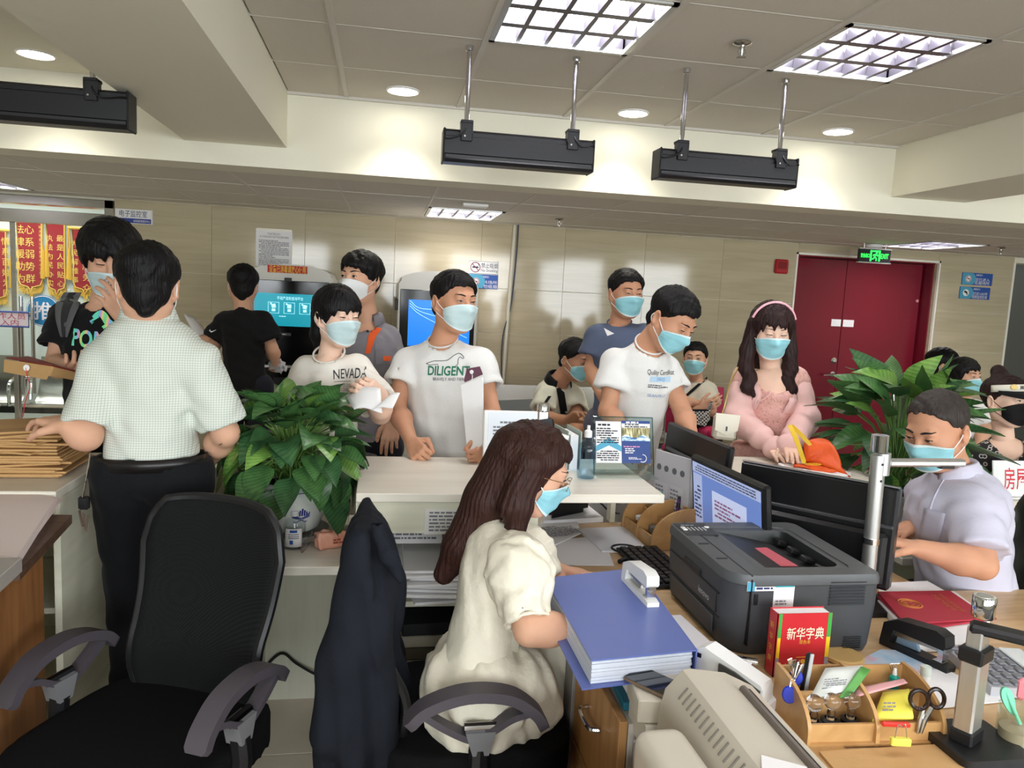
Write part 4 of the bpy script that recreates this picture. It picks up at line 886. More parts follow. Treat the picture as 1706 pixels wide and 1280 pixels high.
MB().box((bx_, by_, .965), (.061, .047, .032), R, .004).build('collar', M_black, t); MB().box((bx_, by_, 1.0), (.044, .03, .05), R, .003).build('inner_post', M_alu, t)
e = onY(1760, 1085, 1.22); s_ = np.array([bx_ - .015, by_ + .008, 1.03]); R = frame(z=(0, 0, 1), x=e - s_); MB().box((s_ + e) / 2, (np.linalg.norm(e - s_), .042, .02), frame(z=(0, .0, 1), x=e - s_), .006).build('arm', M_black, t)
b = MB().lathe([(.001, .045), (.02, .045), (.022, .042), (.022, .004), (.02, 0)], (bx_ + .004, by_, 1.042), n=28); b.build('knob', M_chrome, t); MB().lathe([(.001, .002), (.0155, .001), (.0155, 0)], (bx_ + .004, by_, 1.0865), n=24).build('knob_top', M_alu, t)
t = thing('document_camera', 'silver-capped document camera behind the seated clerk', 'document camera', (.63, 2.75, 1.0)); c = onY(905, 681, 2.75)
MB().prism(rrect(-.1, .08, -.07, .07, (.02,) * 4), (c[0] - .02, 2.75, 1.009), I3, .018).build('base', M_black, t); MB().box((c[0], 2.75, (1.018 + c[2]) / 2), (.04, .03, c[2] - 1.018), I3, .004).build('post', M_alu, t)
MB().lathe([(.001, .03), (.022, .03), (.024, .027), (.024, 0), (.02, 0)], (c[0], 2.75, c[2] - .01), n=24).build('knob', M_chrome, t); MB().box((c[0] + .012, 2.74, c[2] - .06), (.055, .04, .05), roty(-.15), .006).build('swivel', M_blackm, t); MB().box((c[0] + .01, 2.745, c[2] - .1), (.06, .05, .018), I3, .005).build('ring', M_chrome, t)

# ------------------------------------------------------------------ acrylic stands
M_acr = glassm('acrylic', (244, 250, 250), 1.3)
t = thing('acrylic_stand', 'clear acrylic leaflet stand with waterfall poster on the counter', 'stand', (.85, 2.66, 1.0))
a, c, d_ = onY(988, 692, 2.72), onY(1086, 698, 2.72), onY(985, 795, 2.66)
xl, xr, zt = a[0], c[0], (a[2] + c[2]) / 2; yb0, yb1 = 2.72, 2.66
def on_st(x, z, off=0): u = (z - 1.0) / (zt - 1.0); return np.array([x, yb1 + (yb0 - yb1) * u - .004 - off, z])
for (nm, dy) in (('front_sheet', 0), ('back_sheet', .012)): MB().grid(np.array([[on_st(x, z) + [0, dy, 0] for x in (xl, xr)] for z in (1.003, zt)]), .002).build(nm, M_acr, t)
MB().span((xl, 2.6, 1.0), (xr, 2.74, 1.004)).build('foot', M_acr, t)
b = MB(); [b.tube([on_st(x, 1.003), on_st(x, zt)], .002, 5) for x in (xl, xr)]; b.tube([on_st(xl, zt), on_st(xr, zt)], .002, 5); b.build('polished_edge', glassm('acrylic_edge', (170, 205, 200), 1.6), t)
xm = xl + (xr - xl) * .46; zm0, zm1 = 1.045, zt - .016
def sheet(nm, x0, x1, z0, z1, m, off): return MB().grid(np.array([[on_st(x, z, off) for x in (x0, x1)] for z in (z0, z1)]), .0006).build(nm, m, t)
Rs = frame(x=(1, 0, 0), y=on_st(xl, zt) - on_st(xl, 1.0)); s1 = sheet('text_leaflet', xl + .008, xm, zm0, zm1, M_paper, .003)
rows(MB(), on_st((xl + xm) / 2, zm1 - .05, .0045), Rs, (xm - xl) * .8, .06, 7, cell=.009).build('print', M_inkd, s1); rows(MB(), on_st((xl + xm) / 2, zm1 - .012, .0045), Rs, (xm - xl) * .7, .014, 1, cell=.012).build('print', M_inkd, s1)
zz = zm0 + .07; xc_ = (xl + xm) / 2 + .004; hw_ = (xm - xl - .01) / 2
pp = lambda x, z, o: on_st(x, z, o)
MB().raw([pp(xc_ - hw_, zz - .03, .0042), pp(xc_ - hw_, zz - .01, .0042), pp(xc_, zz + .02, .0042), pp(xc_ + hw_, zz - .01, .0042), pp(xc_ + hw_, zz - .03, .0042), pp(xc_, zz - .008, .0042)], [(0, 5, 2, 1), (5, 4, 3, 2)]).build('teal_chevron', M_teal, s1)
rows(MB(), on_st((xl + xm) / 2, zm0 + .026, .0045), Rs, (xm - xl) * .8, .04, 5, cell=.009, seed=4).build('print', M_inkd, s1)
s2 = sheet('waterfall_poster', xm + .002, xr - .012, zm0, zm1 + .004, mat('poster_blue', (26, 60, 128), .3), .003); x0, x1 = xm + .002, xr - .012
def _wf(nt):
    n = nt.nodes.new('ShaderNodeTexNoise'); n.inputs['Scale'].default_value = 30; n.inputs['Detail'].default_value = 6; nt.links.new(coords(nt, (4, 1, .8)), n.inputs['Vector']); return n.outputs['Fac']
M_wf = ramp_mat('waterfall_print', [(.35, (60, 66, 46)), (.5, (150, 140, 92)), (.6, (214, 206, 160)), (.72, (236, 236, 226))], _wf, .4); M_sea = ramp_mat('sea_print', [(.4, (60, 130, 180)), (.6, (220, 236, 240))], noise_of(40, (1, 1, 3)), .4)
hh = zm1 - zm0
MB().grid(np.array([[pp(x, z, .0042) for x in (x0, x1)] for z in (zm0 + hh * .62, zm0 + hh * .86)])).build('waterfall_picture', M_wf, s2)
MB().grid(np.array([[pp(x, z + (0 if k == 0 else .008 * math.sin(i * 1.3)), .0044) for i, x in enumerate(np.linspace(x0, x1, 9))] for k, z in enumerate((zm0 + hh * .54, zm0 + hh * .64))])).build('sea_foam', M_sea, s2)
MB().grid(np.array([[pp(x, z, .0042) for x in (x0, x1)] for z in (zm0 + hh * .86, zm0 + hh * .96)])).build('white_band', M_paper, s2); rows(MB(), pp((x0 + x1) / 2, zm0 + hh * .91, .0048), Rs, (x1 - x0) * .8, .016, 2, cell=.009).build('print', M_inkd, s2)
rows(MB(), pp((x0 + x1) / 2, zm0 + hh * .99, .0048), Rs, (x1 - x0) * .7, .012, 1, cell=.014).build('title', M_paper, s2)
b = rows(MB(), pp((x0 + x1) / 2, zm0 + hh * .4, .0048), Rs, (x1 - x0) * .9, .008, 1, cell=.008); b.build('pink_line', mat('pink_ink', (220, 150, 190)), s2); b = rows(MB(), pp(x0 + (x1 - x0) * .35, zm0 + hh * .3, .0048), Rs, (x1 - x0) * .5, .022, 3, cell=.008); q = pp(x0 + (x1 - x0) * .72, zm0 + hh * .12, .005); a = np.linspace(-2.2, 1.6, 14); b.tube([q + Rs @ [.014 * math.cos(v), .014 * math.sin(v), 0] for v in a], .0014, 4); rows(b, q - [.03, 0, 0], Rs, .05, .01, 2, cell=.006); b.build('print', M_paper, s2)
t = thing('document_stand', 'white framed upright notice stand left of the seated clerk', 'stand', (.47, 2.7, 1.0)); a, c = onY(806, 683, 2.72), onY(895, 688, 2.72); xl, xr, zt = a[0], c[0], a[2]; R = frame(x=(1, 0, 0), y=(0, .12, 1)); m0 = np.array([(xl + xr) / 2, 2.7, (1.0 + zt) / 2 + .003]); hh = zt - 1.0
MB().box(m0, (xr - xl, hh * .98, .012), R, .003).build('frame', M_white, t); MB().box(m0 + R @ [.004, 0, .0065], (xr - xl - .024, hh * .92, .001), R).build('notice', mat('notice_blue_white', (222, 228, 236), .4), t)
b = rows(MB(), m0 + R @ [.02, hh * .3, .007], R, .12, .014, 1, cell=.01); rows(b, m0 + R @ [.01, .0, .007], R, .15, hh * .5, 9, cell=.01); b.build('print', M_ink, t); MB().span((xl, 2.66, 1.0), (xr, 2.76, 1.006)).build('foot', M_acr, t)
q = m0 + R @ [-.06, -hh * .29, .012]; s = MB().box(q, (.075, hh * .36, .006), R).build('payment_card', M_paper, t); MB().box(q + R @ [0, hh * .1, .0035], (.06, .02, .001), R).build('header_bar', M_teal, s); text(MB(), '1', q + R @ [.016, 0, .0035], R, .034).build('numeral', mat('navy_ink', (32, 40, 96)), s); MB().box(q + R @ [0, -hh * .12, .0035], (.06, .03, .001), R).build('footer_bar', mat('pale_blue', (150, 200, 226)), s)
# frosted box, clear bottle and water glass by the stand
t = thing('spray_bottle', 'clear pale-blue plastic bottle beside the leaflet stand', 'bottle', (.72, 2.62, 1.0)); MB().lathe([(.001, 0), (.03, 0), (.033, .01), (.033, .1), (.03, .12), (.012, .14), (.012, .15)], (.735, 2.62, 1.001), n=24).build('body', glassm('bottle_blue', (206, 228, 240), 1.4, .1), t); MB().lathe([(.014, .148), (.014, .17), (.006, .175), (.006, .19), (.001, .19)], (.735, 2.62, 1.001), n=18).build('cap', M_white, t)
t = thing('file_holder', 'pale green file holder standing behind the clear bottle', 'file holder', (.69, 2.8, 1.0)); R = rotz(.1)
for k, (w, d_) in enumerate([(.006, 0), (.006, .05)]): MB().box((.68 + d_, 2.8, 1.075), (.004, .16, .15), R).build('side', mat('holder_green', (176, 190, 182), .4), t)
MB().box((.705, 2.8, 1.002), (.05, .16, .004), R).build('bottom', M_white, t); MB().box((.705, 2.79, 1.07), (.03, .14, .13), R).build('papers', M_paper, t)
t = thing('water_glass', 'empty clear drinking glass behind the desk organizer', 'glass', (1.03, 2.8, .75)); MB().lathe([(.001, 0), (.03, 0), (.033, .004), (.036, .12), (.0345, .12), (.031, .008), (.001, .007)], (1.04, 2.84, .751), n=28).build('tumbler', M_glass, t)
fl_ = setp(MB().lathe([(.001, .004), (.024, .004), (.03, 0)], (.985, 2.84, .7505), n=20).build('cable_grommet', M_black), 'round black cable grommet in the oak desk', 'grommet')
c1 = onZ(955, 800, .86)
t = thing('card_reader', 'flat black card reader box beside the clerk\'s mask', 'card reader', (.7, 2.62, .8)); 
flat('paper_pile', 'thin pile of papers under the black card reader', 'paper', .751, [(905, 868), (1005, 862), (975, 838), (905, 840)], .02, M_paper)
p_ = [onZ(q[0], q[1], .845)[:2] for q in [(915, 838), (981, 826), (965, 803), (915, 806)]]; o = MB().prism(p_, (0, 0, .82), I3, .05).build('body', M_black, t); fixn(o); MB().prism([np.mean(p_, 0) + (q - np.mean(p_, 0)) * .8 for q in p_], (0, 0, .783), I3, .026).build('foot', M_blackm, t)
setp(MB().tube(cable([onZ(980, 826, .8), onZ(1000, 838, .8), onZ(1015, 852, .765), onZ(1032, 856, .757)]), .004, 6).build('power_cable', M_black), 'black cable from the card reader to the desk grommet', 'cable')
# ------------------------------------------------------------------ people: sculpting tools
def skin(name, c): return mat('skin_' + name, c, .55, spec=.35, noise=(18, .06), sss=.12)
def hairm(name, c):
    if 'hair_' + name in MATS: return MATS['hair_' + name]
    m = mat('hair_' + name, c, .5, spec=.22, noise=(60, .5, (1, 1, .12)), bump=(150, .5, (1, 1, .06))); return m
def cloth(name, c, bump=(90, .12), rough=.85, noise=(7, .03)): return mat('cloth_' + name, c, rough, spec=.2, bump=bump, noise=noise, sheen=.04)
M_eyew = mat('eye_white', (226, 220, 214), .2); M_iris = mat('iris_dark', (34, 22, 18), .1); M_brow = mat('brow_hair', (34, 27, 25), .8); M_lash = mat('lash_line', (30, 20, 20), .6)
M_loop = mat('ear_loop_white', (236, 236, 234), .7)
def maskm(name, c): return mat('mask_' + name, c, .75, spec=.2, bump=(260, .15))
M_mblue = maskm('blue', (146, 204, 214)); M_mpale = maskm('pale', (192, 214, 216)); M_mwhite = maskm('white', (228, 230, 230)); M_mblack = maskm('black', (22, 21, 22)); M_mlip = maskm('edge', (214, 230, 232))
def V3(x): return VR * x[0] + VU * x[1] + VB * x[2]
class Isl:
    def __init__(s): s.V = []; s.F = []; s.n = 0
    def add(s, V, Fc): s.V.append(V); s.F.append(Fc + s.n); s.n += len(V)
    def build(s, name, m, parent=None): return mk(name, np.concatenate(s.V), np.concatenate(s.F), m, parent, 9)
def sdf_obj(S, name, m, parent, c=None, R=None, s=1.):
    V, Fc = S.mesh()
    if c is not None: V = (V * s) @ np.asarray(R).T + c
    return mk(name, V, Fc, m, parent, 9)
CR_C, CR_R = np.array([0, -.012, .03]), np.array([.077, .096, .087])
def head_sdf(h, fem=False, neck=None):
    lo, hi = np.array([-.1, -.125, -.14]), np.array([.1, .135, .13])
    if neck is not None: lo = np.minimum(lo, neck - .07); hi = np.maximum(hi, neck + .07)
    S = SDF(lo, hi, h); j = .92 if fem else 1
    S.ell(CR_C, CR_R); S.ell((0, .014, -.036), (.063 * j, .074, .082), k=.03); S.ell((0, .05, -.088), (.03 * j, .03, .026), k=.035)
    for q in (-1, 1):
        S.ell((q * .04, .05, -.03), (.026, .028, .03), k=.03); S.rc((q * .052 * j, -.01, -.06), (q * .025, .045, -.095), .018, .018, k=.03)
    S.rc((-.034, .08, .024), (.034, .08, .024), .011, k=.02)
    for q in (-1, 1): S.ell((q * .031, .099, .006), (.018, .017, .013), k=.012, mode='sub')
    S.rc((0, .086, .012), (0, .108, -.03), .008, .012, k=.012)
    for q in (-1, 1): S.ell((q * .012, .098, -.036), (.01, .011, .008), k=.008)
    for q in (-1, 1): S.ell((q * .031, .0765, .006), (.0145, .0145, .0145), k=.004)
    S.rc((-.018, .092, -.066), (.018, .092, -.066), .0065, k=.01); S.rc((-.016, .09, -.075), (.016, .09, -.075), .007, k=.01)
    for q in (-1, 1):
        R = rotz(-q * .35) @ roty(q * .12); S.ell((q * .083, -.014, -.008), (.011, .02, .034), R, k=.008); S.ell((q * .091, -.009, -.005), (.008, .012, .02), R, k=.006, mode='sub'); S.ell((q * .074, -.004, -.036), (.008, .01, .01), k=.008)
    if neck is not None: S.rc((0, -.018, -.05), neck, .05 if not fem else .043, .056 if not fem else .048, k=.03)
    return S
HAIR = {  # top, side thickness; hairline (y -> z); jagged fringe
    'crew': dict(top=.017, side=.003, zl=[(-.12, -.062), (-.05, -.05), (-.02, -.018), (.0, .004), (.03, .022), (.055, .055), (.075, .066), (.1, .07)], jag=.004),
    'short': dict(top=.022, side=.008, zl=[(-.12, -.078), (-.07, -.074), (-.03, -.03), (.0, .0), (.03, .02), (.05, .045), (.08, .058), (.11, .06)], jag=.007),
    'side': dict(top=.024, side=.012, zl=[(-.12, -.066), (-.05, -.06), (-.02, -.03), (.0, -.012), (.03, .012), (.05, .04), (.08, .052), (.11, .052)], jag=.008, slant=.25),
    'bowl': dict(taper=0, top=.034, side=.024, zl=[(-.12, -.06), (-.05, -.055), (-.02, -.03), (.0, -.02), (.03, -.014), (.05, .012), (.08, .03), (.13, .03)], jag=.016),
    'bob': dict(top=.022, side=.018, zl=[(-.12, -.07), (-.05, -.07), (-.02, -.05), (.0, -.045), (.03, -.03), (.05, .03), (.08, .05), (.12, .05)], jag=.012),
    'fringe': dict(taper=0, top=.02, side=.014, zl=[(-.12, -.06), (-.04, -.05), (-.01, -.01), (.01, -.012), (.035, -.03), (.05, .0), (.07, .026), (.13, .026)], jag=.012),
    'wispy': dict(taper=0, top=.02, side=.014, zl=[(-.12, -.06), (-.04, -.05), (-.01, -.01), (.01, -.012), (.035, -.03), (.05, .006), (.07, .04), (.13, .04)], jag=.02),
    'long': dict(top=.02, side=.016, zl=[(-.13, -.1), (-.04, -.1), (.0, -.1), (.03, -.06), (.045, .02), (.07, .058), (.12, .06)], jag=.006),
    'tied': dict(top=.012, side=.008, zl=[(-.12, -.05), (-.05, -.045), (-.02, -.012), (.01, .01), (.03, .028), (.06, .058), (.1, .066)], jag=.004),
    'grey': dict(top=.008, side=.003, zl=[(-.12, -.06), (-.05, -.05), (-.025, -.02), (-.01, .006), (.02, .03), (.045, .062), (.06, .08), (.1, .09)], jag=.005)}
def hair_sdf(st, h, extra=(), strand=.002):
    d_ = HAIR[st]; lo, hi = np.array([-.125, -.15, -.13]), np.array([.125, .145, .155])
    for a, b, ra, rb in extra: m = max(ra, rb) + .01; lo = np.minimum(lo, np.minimum(a, b) - m); hi = np.maximum(hi, np.maximum(a, b) + m)
    S = SDF(lo, hi, h); zy = np.array(d_['zl'])
    def f(x, y, z):
        dx, dy, dz = x - CR_C[0], y - CR_C[1], z - CR_C[2]
        k0 = vlen(dx / CR_R[0], dy / CR_R[1], dz / CR_R[2]); k1 = vlen(dx / CR_R[0] ** 2, dy / CR_R[1] ** 2, dz / CR_R[2] ** 2) + 1e-9
        t = np.clip((z + .01) / .08, 0, 1); t = t * t * (3 - 2 * t); d = k0 * (k0 - 1) / k1 - (d_['side'] + (d_['top'] - d_['side']) * t)
        zl = np.interp(y, zy[:, 0], zy[:, 1]) + d_.get('slant', 0) * x * (y > .03)
        if d_.get('taper', 1): d = d + (d_['side'] * .5 + (d_['top'] - d_['side']) * t * .35) * (1 - np.clip((z - zl) / .03, 0, 1)) ** 2
        ph = np.arctan2(x, y + .03); jag = d_['jag'] * (np.sin(ph * 31 + 1) + np.sin(ph * 17 + 2)) * .5
        d = d + strand * (np.sin(ph * 60 + 4 * np.sin(z * 50 + y * 30)) * .6 + np.sin(x * 170 + 5 * np.sin(y * 60)) * .5 * (z > .06))
        return np.maximum(d, (zl + jag - z) * .8)
    S.fn(f, 'add')
    if st in ('short', 'crew', 'grey', 'side', 'bowl', 'bob'):
        S.ell((0, -.05, -.03), (.066, .046, .055 if st in ('short', 'bowl', 'bob') else .042), k=.02); S.rc((0, -.05, -.05), (0, -.055, -.088 if st == 'short' else -.07), .04, .022, k=.03)
    S.wob(.0022, .045, 5)
    for a, b, ra, rb in extra: S.rc(a, b, ra, rb, k=.018)
    if extra: 
        S.fn(lambda x, y, z: S.D + (strand * np.sin(np.arctan2(x, y + .05) * 46 + 3 * np.sin(z * 24)) * (z < .02)), 'clip')
    return S
def frame_head(look, roll=0.):
    f = nrm(V3(look)); up = np.array([0, 0, 1.]) + roll * VR; r = nrm(np.cross(f, up)); u = np.cross(r, f); return np.stack([r, f, u], 1)
def add_face(par, S, c, R, s, open_=.6, mask=M_mblue, gaze=(0, 0), n95=False, brow=.003, lower=0.):
    W_ = lambda p: (np.asarray(p) * s) @ R.T + c
    for q in (-1, 1):
        ec = np.array([q * .031, .0765, .006]); r = .0152; U = np.linspace(-1, 1, 17); Vv = np.linspace(0, 1, 7); A = np.zeros((7, 17, 3)); up, lo_ = .0055 * open_, -.0036 * max(open_, .25)
        for i, v in enumerate(Vv):
            x = .0125 * U; z = (lo_ + (up - lo_) * v) * (1 - U ** 2) + q * U * .0012 - (1 - open_) * .002
            A[i] = np.stack([ec[0] + x, ec[1] + np.sqrt(np.maximum(r * r - x * x - z * z, 1e-6)), ec[2] + z], 1)
        if open_ > .12:
            b = MB().grid(W_(A)); cen = A[:-1, :-1].reshape(-1, 3) / 2 + A[1:, 1:].reshape(-1, 3) / 2; g = ec[[0, 2]] + np.array([gaze[0], gaze[1]]) * .005; b.m = [1 if math.hypot(p[0] - g[0], p[2] - g[1]) < .0058 else 0 for p in cen]
            b.build('eye', [M_eyew, M_iris], par, 9)
        top = A[-1] + [0, .0006, 0]; MB().tube(W_(top), .0016 * s, 5).build('eyelash', M_lash, par)
        bx = np.linspace(.012, .047, 8); o = np.stack([q * bx, np.full(8, .14), .0265 + .005 * np.sin((bx - .012) / .035 * 2.4)], 1); p = S.cast(o, (0, -1., 0)); MB().tube(W_(p + [0, .0005, 0]), np.array([.6, 1, 1.1, 1.1, 1, .9, .7, .4]) * brow * s, 6).build('eyebrow', M_brow, par)
    if mask is None: return
    na, nv = 27, 15; a = np.linspace(-1.12, 1.12, na); v = np.linspace(0, 1, nv); aa, vv = np.meshgrid(a, v); e = 1 - np.cos(aa)
    zt = -.004 - .026 * e / .56 - lower; zb = -.112 + .04 * e / .56 - lower; z = zt + (zb - zt) * vv; d = np.stack([np.sin(aa), np.cos(aa), 0 * aa], 2); ax = np.stack([0 * aa, 0 * aa + .0, z], 2)
    p = S.cast(ax + d * .17, -d, 110); r = np.linalg.norm((p - ax)[..., :2], axis=2)
    for i in range(1, nv): r[i] = np.maximum(r[i], r[i - 1] - (.006 if i < nv - 3 else .012))
    r0 = r.copy()
    for _ in range(14):
        q = r.copy(); q[:, 1:-1] = (r[:, :-2] + r[:, 2:]) / 2; q[1:-1] = q[1:-1] * .5 + (r[:-2] + r[2:]) * .25; r = np.maximum(q, r0)
    if n95: r += .014 * np.exp(-(aa / .45) ** 2) * np.sin(np.pi * np.clip(vv, 0, 1))
    r += .0045 + (0 if n95 else .0034 * np.abs(((vv * 4) % 1) - .5)) + .002 * np.sin(aa * 5 + vv * 6) * (0 if n95 else 1)
    A = ax + d * r[..., None]; b = MB().grid(W_(A)); k = (na - 1); b.m = [1 if i // k == 0 or (i // k == nv - 2 and not n95) else 0 for i in range(len(b.f))]
    mo = b.build('face_mask', [mask, M_mlip if mask not in (M_mblack, M_mwhite) else mask], par, 9)
    for i, q in ((0, -1), (na - 1, 1)):
        ear1, ear2 = np.array([q * .083, -.018, .014]), np.array([q * .083, -.024, -.03])
        lm = M_loop if mask is not M_mblack else M_mblack; q0 = np.array([q * .004, 0, 0])
        MB().tube(cable([W_(A[0, i]), W_((A[0, i] + ear1) / 2 + q0), W_(ear1), W_((ear1 + ear2) / 2 + [q * .002, -.014, 0]), W_(ear2), W_((A[-2, i] + ear2) / 2 + q0), W_(A[-2, i])]), .0016 * s, 5).build('ear_loop', lm, mo)
    return mo
CURL = {'relax': [(18, 24, 14), (22, 28, 16), (26, 30, 18), (30, 34, 20)], 'flat': [(6, 8, 5), (5, 7, 5), (6, 8, 5), (8, 10, 6)], 'fist': [(68, 86, 52), (72, 90, 54), (76, 92, 54), (80, 92, 54)], 'grip': [(40, 48, 26), (44, 52, 28), (48, 54, 28), (52, 56, 30)], 'hook': [(30, 60, 40), (34, 64, 40), (38, 66, 40), (42, 66, 40)]}
def hand(S, Wr, tip, n, side, pose='relax', sc=1.0, thumb=.3):
    f = nrm(tip - Wr); n = np.asarray(n, float); n = nrm(n - f * (n @ f)); lat = np.cross(f, n) * side
    kn = [.030, .010, -.011, -.030]; kl = [.092, .094, .089, .082]; fl_ = [.072, .080, .074, .058]; fr = [.0092, .0094, .009, .008]
    K = [Wr + (f * kl[i] + lat * kn[i]) * sc for i in range(4)]
    for i in range(4): S.rc(Wr + lat * kn[i] * .55 * sc + f * .008 * sc, K[i], .015 * sc, .0115 * sc, k=.01)
    S.rc(Wr - f * .01, Wr + f * .03 * sc, .023 * sc, .024 * sc, k=.012, flat=(n, .72))
    for i in range(4):
        p = K[i]; a = 0.; sp = lat * (kn[i] * .9)
        for L, c, rr in zip((.46, .31, .23), CURL[pose][i], (1., .92, .82)):
            a += math.radians(c); d = nrm(f * math.cos(a) + n * math.sin(a) + sp * (1.6 if pose in ('flat', 'relax') else .3)); e = p + d * fl_[i] * L * sc
            S.rc(p, e, fr[i] * rr * sc, fr[i] * rr * .92 * sc, k=.0025); p = e
    b = Wr + (f * .022 + lat * .024 + n * .006) * sc; d = nrm(f * .62 + lat * .72 + n * thumb); m = b + d * .04 * sc; d2 = nrm(f * .85 + lat * (.25 if pose in ('flat', 'relax') else -.35) + n * (thumb + .2)); m2 = m + d2 * .03 * sc; d3 = nrm(d2 + n * .2 - lat * .15)
    S.rc(b, m, .0155 * sc, .0118 * sc, k=.01); S.rc(m, m2, .0112 * sc, .0102 * sc, k=.003); S.rc(m2, m2 + d3 * .024 * sc, .0102 * sc, .0085 * sc, k=.003)
def arm_island(isl, sh, el, wr, tip, n, side, pose, h, thick=1., hs=1., thumb=.3):
    st = sh + (el - sh) * .3; pts = np.stack([st, el, wr, tip + nrm(tip - wr) * .06]); lo, hi = pts.min(0) - .08, pts.max(0) + .08
    S = SDF(lo, hi, h); S.rc(st, el, .045 * thick, .037 * thick); S.rc(el, el + (wr - el) * .35, .037 * thick, .039 * thick, k=.02); S.rc(el + (wr - el) * .35, wr, .039 * thick, .0255 * thick, k=.03)
    hand(S, wr, tip, n, side, pose, hs, thumb); isl.add(*S.mesh())
def loft(S, A, B, lat, front, prof, k=0., mode='add', tmin=-.05, tmax=1.02):
    A, B = np.asarray(A, float), np.asarray(B, float); L = np.linalg.norm(B - A); up = (B - A) / L; pr = np.array(prof)
    def f(x, y, z):
        dx, dy, dz = x - A[0], y - A[1], z - A[2]; t = (dx * up[0] + dy * up[1] + dz * up[2]) / L; u = dx * lat[0] + dy * lat[1] + dz * lat[2]; v = dx * front[0] + dy * front[1] + dz * front[2]
        w = np.interp(t, pr[:, 0], pr[:, 1]); dp = np.where(v > 0, np.interp(t, pr[:, 0], pr[:, 2]), np.interp(t, pr[:, 0], pr[:, 3]))
        k0 = np.sqrt((u / w) ** 2 + (v / dp) ** 2) + 1e-6; k1 = np.sqrt((u / w ** 2) ** 2 + (v / dp ** 2) ** 2) + 1e-6
        return np.maximum(k0 * (k0 - 1) / k1, np.maximum(tmin - t, t - tmax) * L)
    m = pr[:, 1:].max() + .02; return S.op(f, np.minimum(A, B) - m, np.maximum(A, B) + m, k, mode)
PROF = [(-.12, .172, .118, .122), (0, .17, .115, .12), (.25, .156, .108, .1), (.5, .163, .112, .1), (.72, .182, .118, .108), (.86, .172, .1, .1), (.94, .125, .078, .085), (1.0, .07, .06, .062), (1.04, .062, .055, .058)]
def body_axes(nk, pv, s0, s1, bf):
    up = nrm(nk - pv); lat = s1 - s0; lat = nrm(lat - up * (lat @ up)); fr = np.cross(up, lat)
    if fr @ V3(bf) < 0: fr = -fr
    return up, lat, fr
def top_garment(nk, pv, sh, els, bf, h, prof=PROF, b=1., sleeve=.55, flare=.078, r0=.064, wob=.004, seed=1, hem=-.1, neckr=.062, neckdrop=.0, long=None, wl=.1, depth=1., carve=True):
    """shirt-like garment; sleeve = fraction of the upper arm, long = list of wrist points for long sleeves"""
    up, lat, fr = body_axes(nk, pv, sh[0], sh[1], bf); L = np.linalg.norm(nk - pv); sw = np.linalg.norm(sh[1] - sh[0]) / 2; ws = (sw + .03) / .20
    pr = [(t, w * b * ws, f_ * b * depth, k_ * b * depth) for t, w, f_, k_ in prof]
    pts = [nk + up * .05, pv + up * (hem * L) - .0] + [s for s in sh] + [s + (e - s) * (sleeve if long is None else 1.) for s, e in zip(sh, els)] + (list(long) if long else [])
    pts = np.array(pts); S = SDF(pts.min(0) - .13, pts.max(0) + .13, h)
    loft(S, pv, nk, lat, fr, pr, tmin=hem, tmax=1.03)
    for s_ in sh:
        q = nk - up * .06 + (s_ - nk) * .2; S.rc(q, s_ + up * .0, .046, .054, k=.05)
    ends = []
    for i, (s_, e_) in enumerate(zip(sh, els)):
        if long is None:
            d = nrm(e_ - s_); en = s_ + (e_ - s_) * sleeve
            T = SDF(np.minimum(s_, en) - .12, np.maximum(s_, en) + .12, h); T.rc(s_, en, r0, flare); T.rc(en, en + d * .1, flare, flare); T.cut(en, d); T.rc(en - d * .03, en + d * .1, min(flare, r0 + (flare - r0) * .95) - 2.4 * h, mode='sub') if carve else None
            sl, _ = S.win(T.lo, [a[-1] for a in T.ax]); g = np.stack(np.meshgrid(*[S.ax[j][sl[j]] for j in range(3)], indexing='ij'), -1); dd = T.sample(g); out = np.any((g < T.lo) | (g > np.array([a[-1] for a in T.ax])), axis=-1); dd = np.where(out, 5., dd)
            S.D[sl] = smin(S.D[sl], dd.astype(np.float32), .03); ends.append((en, d))
        else:
            w_ = long[i]; S.rc(s_, e_, r0, r0 * .95, k=.03); S.rc(e_, w_, r0 * .95, r0 * .6, k=.03); ends.append((w_, nrm(w_ - e_)))
    if wob: S.wob(wob, wl, seed)
    S.rc(nk - up * (.012 + neckdrop) + fr * (.012 + neckdrop * .5), nk + up * .12 + fr * .0, neckr, neckr + .02, k=.008, mode='sub')
    return S, (up, lat, fr)
def print_geo(S, geo, c, R, lift=.0025):
    v, f = geo; o = (np.asarray(v) * [1, 1, 0]) @ R.T + c; n = R[:, 2]; p = S.cast(o + n * .12, -n, 60); return p + n * lift, f
def print_on(S, name, m, par, geos, c, R, lift=.0025):
    b = MB()
    for g in geos:
        if len(g[0]): b.raw(*print_geo(S, g, c, R, lift))
    return b.build(name, m, par)
def shift(g, dx, dy): v, f = g; return (np.asarray(v) + [dx, dy, 0], f)
def geo_of(mb): return (np.concatenate(mb.v), mb.f)
